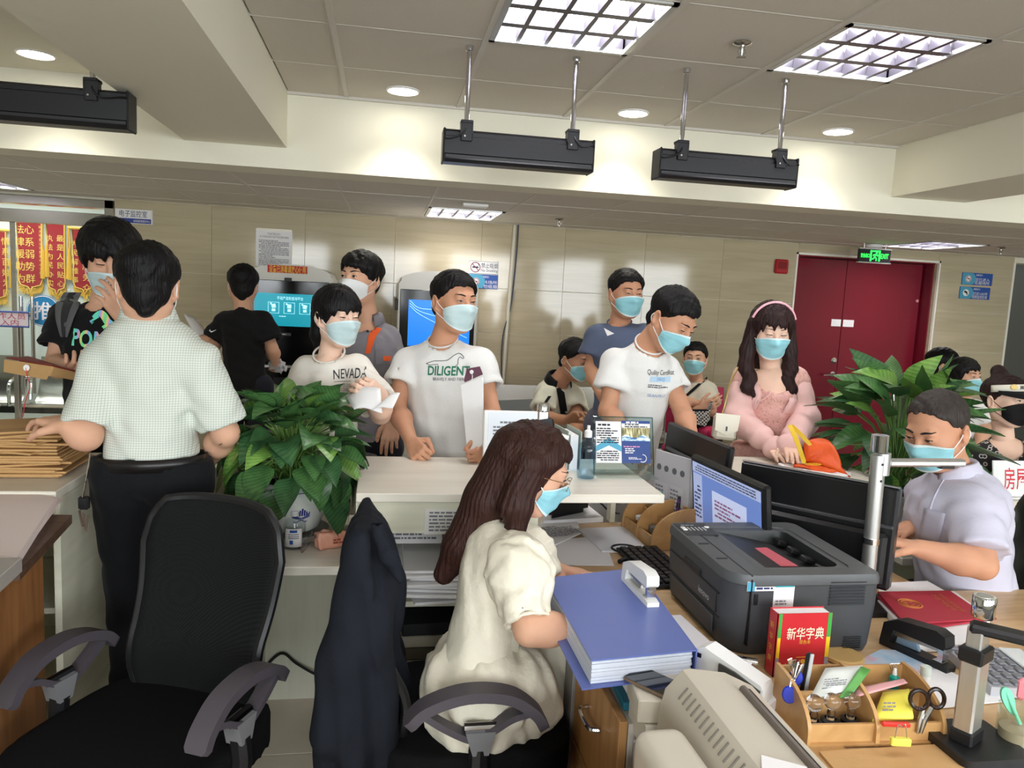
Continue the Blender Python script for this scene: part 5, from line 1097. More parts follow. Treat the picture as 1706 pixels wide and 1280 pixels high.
def legs(par, pv, lat, fr, m, h=.014, knees=None, ankles=None, ms=None, shoe=True, r=.085, top=None):
    lat = nrm(lat * [1, 1, 0]); fr = nrm(fr * [1, 1, 0]); hip = [pv + lat * q * .085 - [0, 0, .03] for q in (-1, 1)]
    kn = knees or [np.array([*(h_[:2] + fr[:2] * .02), pv[2] * .52]) for h_ in hip]; an = ankles or [np.array([*(h_[:2]), .09]) for h_ in hip]
    pts = np.array(hip + kn + an); S = SDF(pts.min(0) - .15, pts.max(0) + .16, h); S.ell(pv - [0, 0, .02], (.165, .12, .12), np.stack([lat, fr, [0, 0, 1.]], 1))
    for a, b, c in zip(hip, kn, an): S.rc(a, b, r, .062, k=.04); S.rc(b, c, .062, .05, k=.03)
    S.wob(.004, .11, 3)
    if top: S.cut((0, 0, top), (0, 0, 1))
    o = sdf_obj(S, 'trousers', m, par)
    if shoe:
        for a in an:
            T = SDF(a - .2, a + .2, .012); T.rc(a + [0, 0, -.045], a + fr * .13 + [0, 0, -.055], .04, .034, k=.02); T.rc(a, a + [0, 0, -.05], .04, .042, k=.03); T.cut((0, 0, .004), (0, 0, -1)); sdf_obj(T, 'shoe', ms or M_black, par)
    return o
def chest_island(isl, nk, pv, sh, bf, h=.012, b=1., depth=1.):
    up, lat, fr = body_axes(nk, pv, sh[0], sh[1], bf); sw = np.linalg.norm(sh[1] - sh[0]) / 2; ws = (sw + .03) / .20
    pr = [(t, (w * ws - .016) * b, (f_ - .012) * b * depth, (k_ - .012) * b * depth) for t, w, f_, k_ in PROF]; L = np.linalg.norm(nk - pv); S = SDF(np.minimum(nk, pv) - .22, np.maximum(nk, pv) + .22, h); loft(S, pv, nk, lat, fr, pr, tmin=.2, tmax=1.03)
    for s_ in sh: S.rc(nk - up * .055 + (s_ - nk) * .25, s_, .038, .042, k=.04)
    isl.add(*S.mesh())
def person(label, head, look, neck, sh, pelvis, bf, arms, skin_m, hair, hair_m, shirt, roll=0., hs=1.0, fem=False, mask=M_mblue, open_=.5, gaze=(0, 0), n95=False, hh=.005, ah=.005, sh_h=.010, extra_hair=(), group=None, leg=None, legk=None, chest=True, hand_s=1., lower=0., strand=.002, brow=.003, brows=True):
    """head/neck/sh/pelvis/arm joints as (px, py, depth)"""
    Pt = lambda q: P(*q) if len(q) == 3 else np.asarray(q[0], float)
    c = Pt(head); R = frame_head(look, roll); nk = Pt(neck); shp = [Pt(q) for q in sh]; pv = Pt(pelvis); _u = nrm(nk - pv); _m = (shp[0] + shp[1]) / 2; shp = [q - _u * .026 + nrm(_m - q) * .016 for q in shp]; root = thing('person', label, 'person', (pv[0], pv[1], 0), group)
    isl = Isl(); nl = (R.T @ (nk - c)) / hs; S = head_sdf(hh, fem, nl - [0, 0, .02]); V, Fc = S.mesh(); isl.add(V * hs @ R.T + c, Fc)
    if chest: chest_island(isl, nk, pv, shp, bf, b=shirt.get('b', 1.), depth=shirt.get('depth', 1.))
    els = []; wrs = []
    for i, a in enumerate(arms):
        el, wr, tip = Pt(a['el']), Pt(a['wr']), Pt(a['tip']); els.append(el); wrs.append(wr)
        if a.get('show', True): arm_island(isl, shp[i], el, wr, tip, V3(a['n']), a['side'], a.get('pose', 'relax'), a.get('h', ah), a.get('thick', 1.), hand_s, a.get('thumb', .3))
    isl.build('body', skin_m, root)
    if hair: sdf_obj(hair_sdf(hair, hh * 1.0, extra_hair, strand), 'hair', hair_m, root, c, R, hs)
    add_face(root, S, c, R, hs, open_, mask, gaze, n95, lower=lower, brow=brow)
    kw = {k: v for k, v in shirt.items() if k not in ('m', 'name')}; kw.setdefault('h', sh_h)
    if kw.pop('islong', False): kw['long'] = [e + (w - e) * shirt.get('lf', .95) for e, w in zip(els, wrs)]; 
    kw.pop('lf', None)
    G, axs = top_garment(nk, pv, shp, els, bf, **kw); so = sdf_obj(G, shirt.get('name', 'shirt'), shirt['m'], root)
    if leg: legs(root, pv, axs[1], axs[2], leg, **(legk or {}))
    return dict(root=root, S=G, axes=axs, c=c, R=R, hs=hs, nk=nk, pv=pv, sh=shp, head=S, shirt=so, els=els, wrs=wrs)
def collar(p, m, r=.064, h=.045, open_=.5, name='collar', lift=.0):
    """folded shirt collar around the neck"""
    up, lat, fr = p['axes']; a = np.linspace(open_, 2 * math.pi - open_, 25); c = p['nk'] - up * .012; A = []
    for k, (rr, z) in enumerate([(r * .94, .02), (r * .98, h), (r * 1.1, h * .85), (r * 1.32, -.004)]):
        A.append([c + (lat * math.sin(q) + fr * math.cos(q)) * rr * (1 + .06 * math.cos(q)) + up * (z - .035 * (math.cos(q) > .2) * (math.cos(q) - .2) * (1 if k != 1 else .7) + lift) for q in a])
    return MB().grid(np.array(A), .003).build(name, m, p['shirt'] if False else p['root'], 9)
def ring_collar(p, m, r=.063, w=.009, name='neckband', tilt=.03):
    up, lat, fr = p['axes']; a = np.arange(36) * 2 * math.pi / 36; o = p['nk'] - up * .3
    base = np.stack([p['nk'] + (lat * math.sin(q) + fr * (math.cos(q) + .12)) * r * 1.0 - up * (tilt * math.cos(q)) for q in a])
    return MB().tube(base, w / 2, 6, True).build(name, m, p['root'], 9)
# ------------------------------------------------------------------ people
SK1, SK2, SK3, SK4 = skin('warm', (212, 164, 136)), skin('tan', (198, 146, 116)), skin('fair', (230, 192, 170)), skin('brown', (178, 130, 102))
HB, HBR, HW, HG = hairm('black', (17, 15, 16)), hairm('brown', (52, 30, 25)), hairm('dark_brown', (42, 26, 25)), hairm('grey', (58, 52, 49))
C_white = cloth('white', (217, 216, 213)); C_check = cloth('check', (214, 218, 208)); C_blk = cloth('black', (20, 20, 22)); C_gray = cloth('workwear', (132, 128, 134)); C_blue = cloth('slate_blue', (88, 98, 122)); C_navy = cloth('navy', (30, 32, 42)); C_trou = cloth('trouser_black', (18, 19, 22)); C_pink = cloth('pink', (230, 188, 182)); C_dress = None; C_lav = cloth('lavender', (196, 194, 210))
def view_frame(p, yaw=0):
    up, lat, fr = p['axes']; x = np.cross(up, fr)
    return np.stack([nrm(x), nrm(up), nrm(fr)], 1)
# man in the horse-print T-shirt
p = person('man in white horse-print T-shirt behind the counter, looking aside', (757, 504, 3.17), (.62, -.12, .78), (738, 566, 3.22), [(674, 594, 3.25), (806, 594, 3.2)], (738, 800, 3.28), (.1, .05, 1),
    [dict(el=(661, 678, 3.2), wr=(686, 738, 2.98), tip=(708, 770, 2.85), n=(.7, -.6, .2), side=1, pose='fist'), dict(el=(819, 690, 3.15), wr=(805, 742, 2.98), tip=(792, 772, 2.86), n=(-.9, -.1, 0), side=-1, pose='fist')],
    SK2, 'crew', HB, dict(m=C_white, h=.008, b=1.02, sleeve=.5, flare=.082, seed=3, wob=.003, neckr=.06, neckdrop=.012), roll=.05, hs=1.03, open_=.6, gaze=(.4, -.2), leg=C_navy, mask=M_mpale, hh=.0042)
ring_collar(p, C_white); R = view_frame(p)
def at_front(p, px, py): q = P(px, py, 3.0); return q
up, lat, fr = p['axes']; M_pgreen = mat('print_green', (34, 112, 84), .7); M_pdark = mat('print_dark', (52, 52, 58), .7)
def front_pt(p, px, py, t):
    """point on the garment seen at that pixel"""
    d = nrm(ray(px, py)); o = P(px, py, t - .5); return p['S'].cast(o[None], d[None], 120)[0]
c = front_pt(p, 742, 618, 3.2); print_on(p['S'], 'shirt_print', M_pgreen, p['root'], [text_geo('DILIGENT', .052, width=.17, bold=.025)], c + R[:, 0] * .012, R)
c2 = front_pt(p, 750, 632, 3.2); print_on(p['S'], 'shirt_print', M_pdark, p['root'], [text_geo('BRAVELY AND FIERCE', .018, width=.14)], c2 + R[:, 0] * .0, R)
hz = np.array([(-.1, -.012), (-.07, -.002), (-.04, .0), (-.015, .002), (.0, .012), (.012, .022), (.028, .03), (.04, .026), (.052, .014), (.046, .01), (.036, .016), (.03, .004), (.03, -.012), (.022, -.02)])
print_on(p['S'], 'horse_outline', M_pdark, p['root'], [geo_of(MB().tube(np.c_[cable(np.c_[hz, 0 * hz[:, 0]])[:, :2], np.zeros(len(hz) * 6 - 5)], .0012, 4)), geo_of(MB().tube(np.array([(-.1, -.012, 0), (-.085, -.018, 0), (-.05, -.014, 0), (-.05, -.026, 0)]), .0012, 4))], c + R[:, 1] * .04 + R[:, 0] * .018, R)
# white portfolio with plum flap in his hand
t = thing('document_wallet', 'white document wallet with plum flap held upright by the horse-print man', 'wallet', P(790, 700, 2.95))
q = [P(768, 642, 2.96), P(803, 628, 2.93), P(806, 740, 2.9), P(780, 768, 2.9)]; Rw = frame(x=q[1] - q[0], y=q[0] - q[3]); o = q[0]
def loc2(v): return [(Rw.T @ (x - o))[:2] for x in v]
fixn(MB().prism(loc2(q), o - Rw[:, 2] * .006, Rw, .014).build('wallet', C_white if False else M_paper, t))
fl2 = [P(772, 633, 2.95), P(777, 614, 2.95), P(800, 611, 2.94), P(805, 624, 2.93), P(774, 637, 2.95)]; fixn(MB().prism(loc2(fl2), o + Rw[:, 2] * .003, Rw, .004).build('flap', mat('plum', (104, 66, 84), .6), t))
bq = P(786, 620, 2.935); MB().lathe([(.001, .004), (.008, .003), (.008, 0)], bq, Rw, 14).build('button', M_paper, t); MB().tube(cable([bq, P(787, 628, 2.93), P(786, 634, 2.93)]), .0015, 4).build('string', M_paper, t)

# girl with ponytail
p = person('young woman with ponytail and white printed tee holding papers', (562, 528, 3.06), (.72, -.16, .68), (549, 588, 3.1), [(505, 610, 3.12), (598, 606, 3.1)], (552, 800, 3.2), (.22, 0, 1),
    [dict(el=(497, 692, 3.08), wr=(563, 668, 2.9), tip=(604, 678, 2.82), n=(.1, .9, -.2), side=-1, pose='grip'), dict(el=(634, 690, 3.0), wr=(636, 662, 2.86), tip=(618, 650, 2.8), n=(-.6, .3, .2), side=1, pose='grip')],
    SK3, 'fringe', HB, dict(m=cloth('cream_white', (228, 222, 212)), h=.008, b=1.0, sleeve=.78, flare=.09, r0=.066, seed=8, neckr=.058, hem=-.35, neckdrop=.008), fem=True, hs=.97, open_=.35, gaze=(.3, -.4), leg=cloth('pale_skirt', (200, 196, 186)), hh=.0042, mask=M_mpale, brow=.002,
    extra_hair=[(np.array([0, -.1, .03]), np.array([0, -.135, .0]), .03, .03), (np.array([0, -.135, .0]), np.array([0, -.145, -.09]), .034, .03), (np.array([0, -.145, -.09]), np.array([0, -.135, -.16]), .03, .012)])
ring_collar(p, cloth('cream_white', (228, 222, 212)), r=.062); R = view_frame(p); c = front_pt(p, 584, 622, 3.0); Rt = R @ rotz(.12)
print_on(p['S'], 'shirt_print', M_pdark, p['root'], [text_geo('NEVADA', .052, width=.135, bold=.006), geo_of(MB().box((0, -.027, 0), (.135, .0016, .0)))], c, Rt)
print_on(p['S'], 'shirt_print', M_ink, p['root'], [shift(text_geo('ALL OF OUR', .021, width=.062), -.028, -.044), shift(text_geo('COUNTRY', .021, width=.05), -.02, -.062), shift(geo_of(rows(MB(), (0, 0, 0), I3, .08, .014, 2, cell=.008)), -.02, -.084)], c, Rt)
a = np.arange(14) * 2 * math.pi / 14; b = MB(); b.raw(np.c_[np.cos(a) * .014, np.sin(a) * .014, 0 * a] + [.045, -.045, 0], [tuple(range(14))]); b.raw(np.array([(.03, -.05, 0), (.062, -.052, 0), (.064, -.058, 0), (.03, -.057, 0)]), [(3, 2, 1, 0)])
print_on(p['S'], 'red_cap_print', mat('print_red', (200, 62, 56), .7), p['root'], [geo_of(b)], c, Rt); b = MB(); b.raw(np.array([(.034, -.058, 0), (.06, -.058, 0), (.062, -.082, 0), (.032, -.082, 0)]), [(3, 2, 1, 0)]); print_on(p['S'], 'figure_print', mat('print_grey', (120, 128, 142), .7), p['root'], [geo_of(b)], c, Rt)
for k, (px_, lab) in enumerate([([(575, 660, 2.8), (634, 648, 2.74), (637, 682, 2.68), (590, 690, 2.7)], 'white sheet curling in the ponytail girl\'s hands'), ([(634, 668, 2.72), (667, 646, 2.7), (655, 664, 2.66), (618, 684, 2.68)], 'second loose white sheet fanned out beside the first')]):
    q = [P(*x) for x in px_]; A = np.array([[(q[0] * (1 - u) + q[1] * u) * (1 - v) + (q[3] * (1 - u) + q[2] * u) * v + np.array([0, 0, .018 * math.sin(u * 3.1 + v)]) - [0, 0, .02 * k] for u in np.linspace(0, 1, 8)] for v in np.linspace(0, 1, 6)]); setp(MB().grid(A, .0016).build('paper_sheet', M_paper, None, 9), lab, 'paper')

# gray worker
p = person('man in grey workwear with orange placket, white folded mask', (600, 466, 3.55), (-.42, -.03, .9), (612, 532, 3.6), [(556, 556, 3.65), (652, 560, 3.6)], (612, 735, 3.65), (-.2, 0, 1),
    [dict(el=(552, 640, 3.6), wr=(560, 700, 3.5), tip=(562, 725, 3.48), n=(0, 0, -1), side=1), dict(el=(662, 640, 3.55), wr=(655, 700, 3.45), tip=(650, 728, 3.42), n=(0, 0, -1), side=-1)],
    SK1, 'side', HB, dict(m=C_gray, h=.009, b=1.0, islong=True, lf=.6, r0=.062, seed=5, wob=.006, neckr=.062, neckdrop=.03), hs=1.0, open_=1., mask=M_mwhite, n95=True, leg=C_navy, hh=.0045)
collar(p, C_gray, open_=.75); R = view_frame(p); M_or = cloth('orange', (226, 96, 48)); c = front_pt(p, 620, 562, 3.5)
b = MB(); b.raw(np.array([(-.028, -.075, 0), (-.006, -.075, 0), (.028, .04, 0), (-.008, .05, 0)]), [(0, 1, 2, 3)]); g = geo_of(b); uu = np.linspace(0, 1, 6); G_ = np.array([[(g[0][0] * (1 - u) + g[0][1] * u) * (1 - v) + (g[0][3] * (1 - u) + g[0][2] * u) * v for u in uu] for v in np.linspace(0, 1, 10)])
print_on(p['S'], 'orange_placket', M_or, p['root'], [geo_of(MB().grid(G_))], c, R, .005)
def patch(w, h_, n=8): return geo_of(MB().grid(np.array([[(x, y, 0) for x in np.linspace(-w / 2, w / 2, n)] for y in np.linspace(-h_ / 2, h_ / 2, n)])))
c = front_pt(p, 641, 590, 3.5); pk = print_on(p['S'], 'chest_pocket', C_gray, p['root'], [patch(.075, .09)], c, R, .007); print_on(p['S'], 'pocket_flap', C_gray, p['root'], [shift(patch(.08, .03), 0, .035)], c, R, .011); print_on(p['S'], 'orange_tab', M_or, p['root'], [shift(patch(.03, .022, 3), .012, -.02)], c, R, .011)
b = MB().lathe([(.001, .003), (.006, .002), (.006, 0)], front_pt(p, 613, 552, 3.5) + R[:, 2] * .004, R, 12); b.build('snap_button', M_inkd, p['root'])

# man at the left kiosk, seen from behind
p = person('man in plain black T-shirt facing the left kiosk, back turned', (405, 477, 4.75), (-.28, -.1, -1), (405, 516, 4.72), [(372, 530, 4.72), (442, 530, 4.75)], (408, 640, 4.72), (-.1, 0, -1),
    [dict(el=(356, 576, 4.75), wr=(334, 562, 5.0), tip=(322, 551, 5.05), n=(.3, .2, -.8), side=-1, pose='grip'), dict(el=(453, 582, 4.75), wr=(459, 602, 4.9), tip=(463, 612, 4.98), n=(-.6, 0, -.3), side=1, pose='grip')],
    SK1, 'short', HB, dict(m=C_blk, h=.011, b=1.1, sleeve=.72, flare=.09, r0=.07, seed=9, hem=-.12), hs=1.0, open_=.3, leg=C_navy, hh=.006, ah=.006, mask=M_mpale, legk=dict(r=.09))
R = view_frame(p); Rb = np.stack([-R[:, 0], R[:, 1], -R[:, 2]], 1); sw_ = np.array([(-.028, .004), (-.014, -.008), (.03, .014), (-.01, -.0), (-.022, .002), (-.02, .012)]); q = front_pt(p, 356, 552, 4.6); b = MB(); b.prism(sw_, q, np.stack([VR, VU, VB], 1), .004); b.build('sleeve_mark', M_paper, p['root'])
t = [P(305, 522, 4.95), P(322, 528, 5.0), P(347, 556, 4.95), P(326, 562, 4.9)]; setp(MB().grid(np.array([[(t[0] * (1 - u) + t[1] * u) * (1 - v) + (t[3] * (1 - u) + t[2] * u) * v + VB * .02 * math.sin(3 * u) for u in np.linspace(0, 1, 6)] for v in np.linspace(0, 1, 6)]), .0015).build('paper_sheet', M_paper, None, 9), 'pale sheet held out by the man at the left kiosk', 'paper')
S = SDF(P(460, 610, 4.9) - .09, P(460, 610, 4.9) + .09, .006); q = P(461, 607, 4.93); S.ell(q, (.05, .035, .03)); S.ell(q + [.02, 0, -.03], (.04, .03, .025), k=.02); S.wob(.01, .05, 4); setp(sdf_obj(S, 'plastic_bag', mat('thin_plastic', (196, 196, 200), .3), None), 'small crumpled white plastic bag in the kiosk man\'s hand', 'bag')

# man in slate blue sports shirt
p = person('man in slate-blue sports shirt standing behind, mask on', (1043, 490, 3.92), (.3, -.16, .93), (1032, 537, 3.98), [(992, 552, 4.0), (1080, 552, 3.95)], (1030, 700, 4.0), (.15, 0, 1),
    [dict(el=(986, 614, 4.0), wr=(1000, 655, 3.85), tip=(1010, 680, 3.8), n=(.8, 0, 0), side=1), dict(el=(1090, 614, 3.95), wr=(1080, 655, 3.85), tip=(1072, 680, 3.8), n=(-.8, 0, 0), side=-1)],
    SK2, 'crew', HB, dict(m=C_blue, h=.01, b=1.06, sleeve=.6, flare=.085, r0=.068, seed=12), hs=1.0, open_=.4, gaze=(.2, -.4), leg=cloth('shorts_grey', (92, 92, 108)), hh=.005)
ring_collar(p, C_blue); R = view_frame(p); c = front_pt(p, 1008, 527, 3.9); print_on(p['S'], 'shoulder_mark', M_paper, p['root'], [patch(.022, .006, 3)], c, R @ rotz(.7)); c = front_pt(p, 1012, 556, 3.9); b = MB(); b.raw(np.array([(-.02, .03, 0), (.035, .0, 0), (.0, -.012, 0)]), [(2, 1, 0)]); print_on(p['S'], 'white_panel', M_paper, p['root'], [geo_of(b)], c, R)

# man bending in white tee with lettering
p = person('man in white lettered tee bending over the counter by the leaflet stand', (1119, 533, 3.2), (.55, -.62, .58), (1082, 572, 3.28), [(1022, 596, 3.3), (1116, 610, 3.34)], (1042, 800, 3.46), (.35, -.1, 1),
    [dict(el=(1012, 685, 3.28), wr=(1044, 726, 3.14), tip=(1062, 748, 3.08), n=(0, -.6, -.3), side=1), dict(el=(1136, 684, 3.3), wr=(1154, 730, 3.16), tip=(1164, 754, 3.1), n=(-.3, -.6, 0), side=-1)],
    SK2, 'crew', HB, dict(m=C_white, h=.008, b=1.02, sleeve=.55, flare=.082, seed=15, neckr=.06, neckdrop=.01, wob=.004), roll=.1, hs=1.06, open_=.2, leg=cloth('white_trousers', (200, 200, 204)), hh=.0042)
ring_collar(p, C_white); R = view_frame(p); c = front_pt(p, 1102, 622, 3.15); Rt = R @ rotz(-.02)
print_on(p['S'], 'shirt_print', M_pdark, p['root'], [text_geo('Quility Certificat', .03, width=.13), shift(geo_of(rows(MB(), (0, 0, 0), I3, .1, .016, 2, cell=.007)), -.005, -.055)], c, Rt)
print_on(p['S'], 'blue_print', mat('print_pale_blue', (176, 204, 226), .8), p['root'], [shift(patch(.1, .022, 6), .0, -.026)], c, Rt, .0015); print_on(p['S'], 'shirt_print', mat('print_mid_blue', (110, 140, 180), .8), p['root'], [shift(text_geo('SEAN PAUL'[:4] + '·PLU', .018, width=.08), -.01, -.095), shift(text_geo('[SEC]', .016), 0, -.026)], c, Rt, .003)

# pink dress woman: hair, dress
hx = []
for q in (-1, 1):
    W0 = [np.array(v) for v in ((q * .08, -.005, .03), (q * .096, .012, -.09), (q * .1, .04, -.16), (q * .082, .075, -.205), (q * .098, .1, -.24), (q * .07, .115, -.27))]; hx += [(W0[k], W0[k + 1], r_, r2_) for k, (r_, r2_) in enumerate(((.03, .033), (.033, .034), (.034, .03), (.03, .028), (.028, .012)))]
hx += [(np.array([0, -.09, .0]), np.array([0, -.1, -.16]), .06, .05)]
p = person('woman in pink chiffon dress with long wavy hair and pink hairband', (1284, 552, 3.45), (-.02, -.32, .94), (1286, 612, 3.5), [(1234, 622, 3.52), (1332, 624, 3.5)], (1288, 775, 3.52), (.0, 0, 1),
    [dict(el=(1230, 700, 3.5), wr=(1285, 742, 3.25), tip=(1312, 766, 3.1), n=(.2, -1, -.3), side=1, pose='flat'), dict(el=(1340, 700, 3.46), wr=(1316, 740, 3.2), tip=(1326, 766, 3.06), n=(-.1, -1, -.3), side=-1, pose='flat')],
    SK3, 'wispy', HW, dict(m=ramp_mat('pink_floral', [(.35, (196, 140, 130)), (.5, (226, 178, 166)), (.62, (214, 160, 158)), (.72, (206, 186, 150))], noise_of(90, (1, 1, 1), 4, .8), .75), name='dress', h=.009, b=.9, sleeve=.12, flare=.06, r0=.05, seed=4, hem=-.2, neckr=.078, neckdrop=.05, wob=.004), fem=True, hs=1.0, open_=.25, brow=.0018, hh=.0045, extra_hair=hx, hand_s=.92, strand=.003)
nk, pv = p['nk'], p['pv']; up, lat, fr = p['axes']; x = np.cross(up, fr)
for i in (0, 1):
    s_, e_, w_ = p['sh'][i], p['els'][i], p['wrs'][i]; S = SDF(np.minimum(np.minimum(s_, e_), w_) - .12, np.maximum(np.maximum(s_, e_), w_) + .12, .009); S.rc(s_ + up * .015, s_ + (e_ - s_) * .35, .05, .056); S.rc(s_ + (e_ - s_) * .35, e_, .056, .064, k=.03); S.rc(e_, e_ + (w_ - e_) * .75, .064, .05, k=.04); S.rc(e_ + (w_ - e_) * .75, w_ - (w_ - e_) * .08, .05, .03, k=.02); S.rc(w_ - nrm(w_ - e_) * .02, w_ + nrm(w_ - e_) * .02, .034, .052, k=.01); S.wob(.003, .13, 20 + i); sdf_obj(S, 'sleeve', C_pink, p['root'])
Sk = SDF(pv - [.35, .35, .75], pv + [.35, .35, .2], .016); loft(Sk, pv - [0, 0, .62], pv + [0, 0, .1], x, fr * [1, 1, 0] / np.linalg.norm(fr[:2]), [(0, .28, .14, .24), (.5, .24, .13, .2), (1, .13, .1, .11)], tmin=0, tmax=1.); Sk.fn(lambda a, b, c: Sk.D + .008 * np.sin(np.arctan2(a - pv[0], b - pv[1]) * 22), 'clip'); sdf_obj(Sk, 'skirt', MATS['pink_floral'], p['root'])
for q in (-1, 1): MB().cyl([*(pv[:2] + x[:2] * q * .08), .0], [*(pv[:2] + x[:2] * q * .08), pv[2] - .55], .04, .05, 12).build('leg', SK3, p['root'])
W_ = lambda v: (np.asarray(v) * p['hs']) @ p['R'].T + p['c']; a = np.linspace(-1.25, 1.25, 15); MB().tube([W_((.1 * math.sin(q), .02, .03 + .108 * math.cos(q))) for q in a], .0055, 6).build('hairband', mat('band_pink', (230, 170, 180), .4), p['root'])
MB().tube(cable([front_pt(p, 1284 + 0, 632, 3.4) + fr * .006, front_pt(p, 1283, 655, 3.4) + fr * .006, front_pt(p, 1266, 668, 3.4) + fr * .006]), .003, 5).build('ribbon_seam', C_pink, p['root'])
for q, px_ in ((0, [(1258, 634), (1262, 660), (1252, 682)]), (1, [(1318, 642), (1320, 668), (1308, 688)])):
    A = np.array([[front_pt(p, X_ + dx, Y_, 3.4) + fr * .012 for dx in (-7, 0, 7)] for X_, Y_ in px_]); MB().grid(A, .003).build('chiffon_lapel', C_pink, p['root'], 9)
# her white chain bag and things on the counter
t = thing('handbag', 'white flap handbag with chain hanging beside the pink dress', 'bag', P(1205, 715, 3.45)); q = P(1207, 712, 3.4); Rq = np.stack([VR, VU, VB], 1) @ rotz(-.1)
MB().box(q, (.1, .11, .05), Rq, .012).build('bag_body', mat('bag_white', (222, 218, 200), .4), t); MB().prism([(-.052, .06), (.056, .06), (.05, -.01), (.0, -.035), (-.05, -.015)], q + Rq[:, 2] * .03, Rq, .008).build('flap', mat('bag_white', (222, 218, 200)), t); MB().tube(cable([q + Rq @ [-.02, .05, 0], P(1208, 672, 3.4), P(1216, 640, 3.42), P(1230, 612, 3.46)]), .004, 6).build('chain', mat('chain_gold', (196, 170, 110), .3, .9), t); MB().box(q + Rq @ [0, -.005, .036], (.006, .02, .003), Rq).build('clasp', M_blackm, t)

# seated visitors by the wall
p = person('man in black and white shirt bending forward on a wall seat', (958, 600, 4.55), (.72, -.28, .62), (930, 632, 4.6), [(908, 655, 4.55), (962, 655, 4.7)], (905, 745, 4.85), (.5, -.1, .8),
    [dict(el=(902, 698, 4.5), wr=(945, 700, 4.35), tip=(962, 690, 4.3), n=(0, -.5, .2), side=1), dict(el=(962, 705, 4.55), wr=(955, 735, 4.3), tip=(952, 750, 4.25), n=(0, 0, -1), side=-1)],
    SK4, 'crew', HB, dict(m=cloth('offwhite_shirt', (206, 204, 188)), h=.011, b=1.02, sleeve=.6, flare=.08, seed=21, wob=.006), hs=1.0, open_=.4, leg=C_trou, legk=dict(knees=[P(930, 760, 4.45), P(965, 765, 4.5)], ankles=[P(930, 850, 4.5), P(965, 855, 4.55)]), hh=.006, ah=.0065)
R = view_frame(p)
for c0, c1, w in (((932, 640), (940, 690), .022), ((916, 660), (896, 690), .01)):
    a, b_ = [front_pt(p, *v, 4.5) for v in (c0, c1)]; k = 8; A = np.array([[a + (b_ - a) * v + VR * u for u in (-w, 0, w)] for v in np.linspace(0, 1, k)]); d = nrm(ray(*c0)); A2 = p['S'].cast(A - d * .2, np.broadcast_to(d, A.shape), 90) - d * .005; MB().grid(A2).build('black_stripe', C_blk, p['root'], 9)
collar(p, C_blk, open_=.7)
p = person('seated woman in white tee with arms crossed and bag strap', (1158, 598, 5.25), (-.32, -.06, .95), (1160, 627, 5.3), [(1139, 645, 5.3), (1184, 645, 5.3)], (1165, 715, 5.35), (-.1, 0, 1),
    [dict(el=(1136, 686, 5.2), wr=(1168, 682, 5.08), tip=(1180, 676, 5.05), n=(0, 0, -1), side=1), dict(el=(1184, 684, 5.2), wr=(1152, 670, 5.1), tip=(1140, 672, 5.08), n=(0, 0, -1), side=-1)],
    SK1, 'tied', HB, dict(m=cloth('ecru', (206, 200, 184)), h=.011, b=.92, sleeve=.7, flare=.075, r0=.056, seed=22), fem=True, hs=.95, open_=.6, mask=M_mblue, hh=.006, ah=.006, leg=C_trou, legk=dict(knees=[P(1150, 745, 4.9), P(1180, 745, 4.9)], ankles=[P(1150, 830, 4.95), P(1180, 830, 4.95)]), extra_hair=[(np.array([.03, -.1, .05]), np.array([.035, -.115, .04]), .035, .03)])
d = nrm(ray(1160, 650)); a, b_ = P(1143, 660, 5.1), P(1183, 624, 5.2); A = np.array([[a + (b_ - a) * v + VU * u for u in (-.012, .012)] for v in np.linspace(0, 1, 9)]); A = p['S'].cast(A - d * .2, np.broadcast_to(d, A.shape), 90) - d * .006; MB().grid(A, .003).build('bag_strap', C_blk, p['root'], 9)
t = thing('handbag', 'small black and white checked handbag on the seated woman\'s lap', 'bag', P(1165, 690, 5.0)); q = P(1164, 692, 4.95); Rq = np.stack([VR, VU, VB], 1)
def _chk(nt):
    n = nt.nodes.new('ShaderNodeTexChecker'); n.inputs['Scale'].default_value = 90; nt.links.new(coords(nt), n.inputs['Vector']); return n.outputs['Fac']
MB().prism([(-.07, -.05), (.04, -.07), (.085, .09), (.05, .03), (-.075, .03)], q, Rq, .06).build('bag_body', ramp_mat('houndstooth', [(.4, (34, 32, 34)), (.6, (190, 186, 182))], _chk, .7), t); MB().box(q + Rq @ [-.01, .032, 0], (.13, .012, .064), Rq, .003).build('flap_edge', C_blk, t)
p = person('man in white shirt in profile beyond the right plant', (1571, 610, 5.95), (.9, -.1, .35), (1560, 640, 6.00), [(1535, 655, 6.00), (1590, 655, 6.00)], (1562, 720, 6.05), (.5, 0, .8),
    [dict(el=(1532, 690, 5.95), wr=(1550, 715, 5.85), tip=(1560, 725, 5.80), n=(0, -1, 0), side=1), dict(el=(1594, 690, 5.95), wr=(1584, 715, 5.85), tip=(1580, 725, 5.80), n=(0, -1, 0), side=-1)], SK1, 'short', HB, dict(m=C_white, h=.012, b=.98, sleeve=.6, seed=25), hs=1.07, open_=.5, mask=M_mpale, hh=.006, ah=.007, leg=C_navy, legk=dict(knees=[P(1555, 740, 5.65), P(1580, 740, 5.65)], ankles=[P(1555, 800, 5.70), P(1580, 800, 5.70)]))
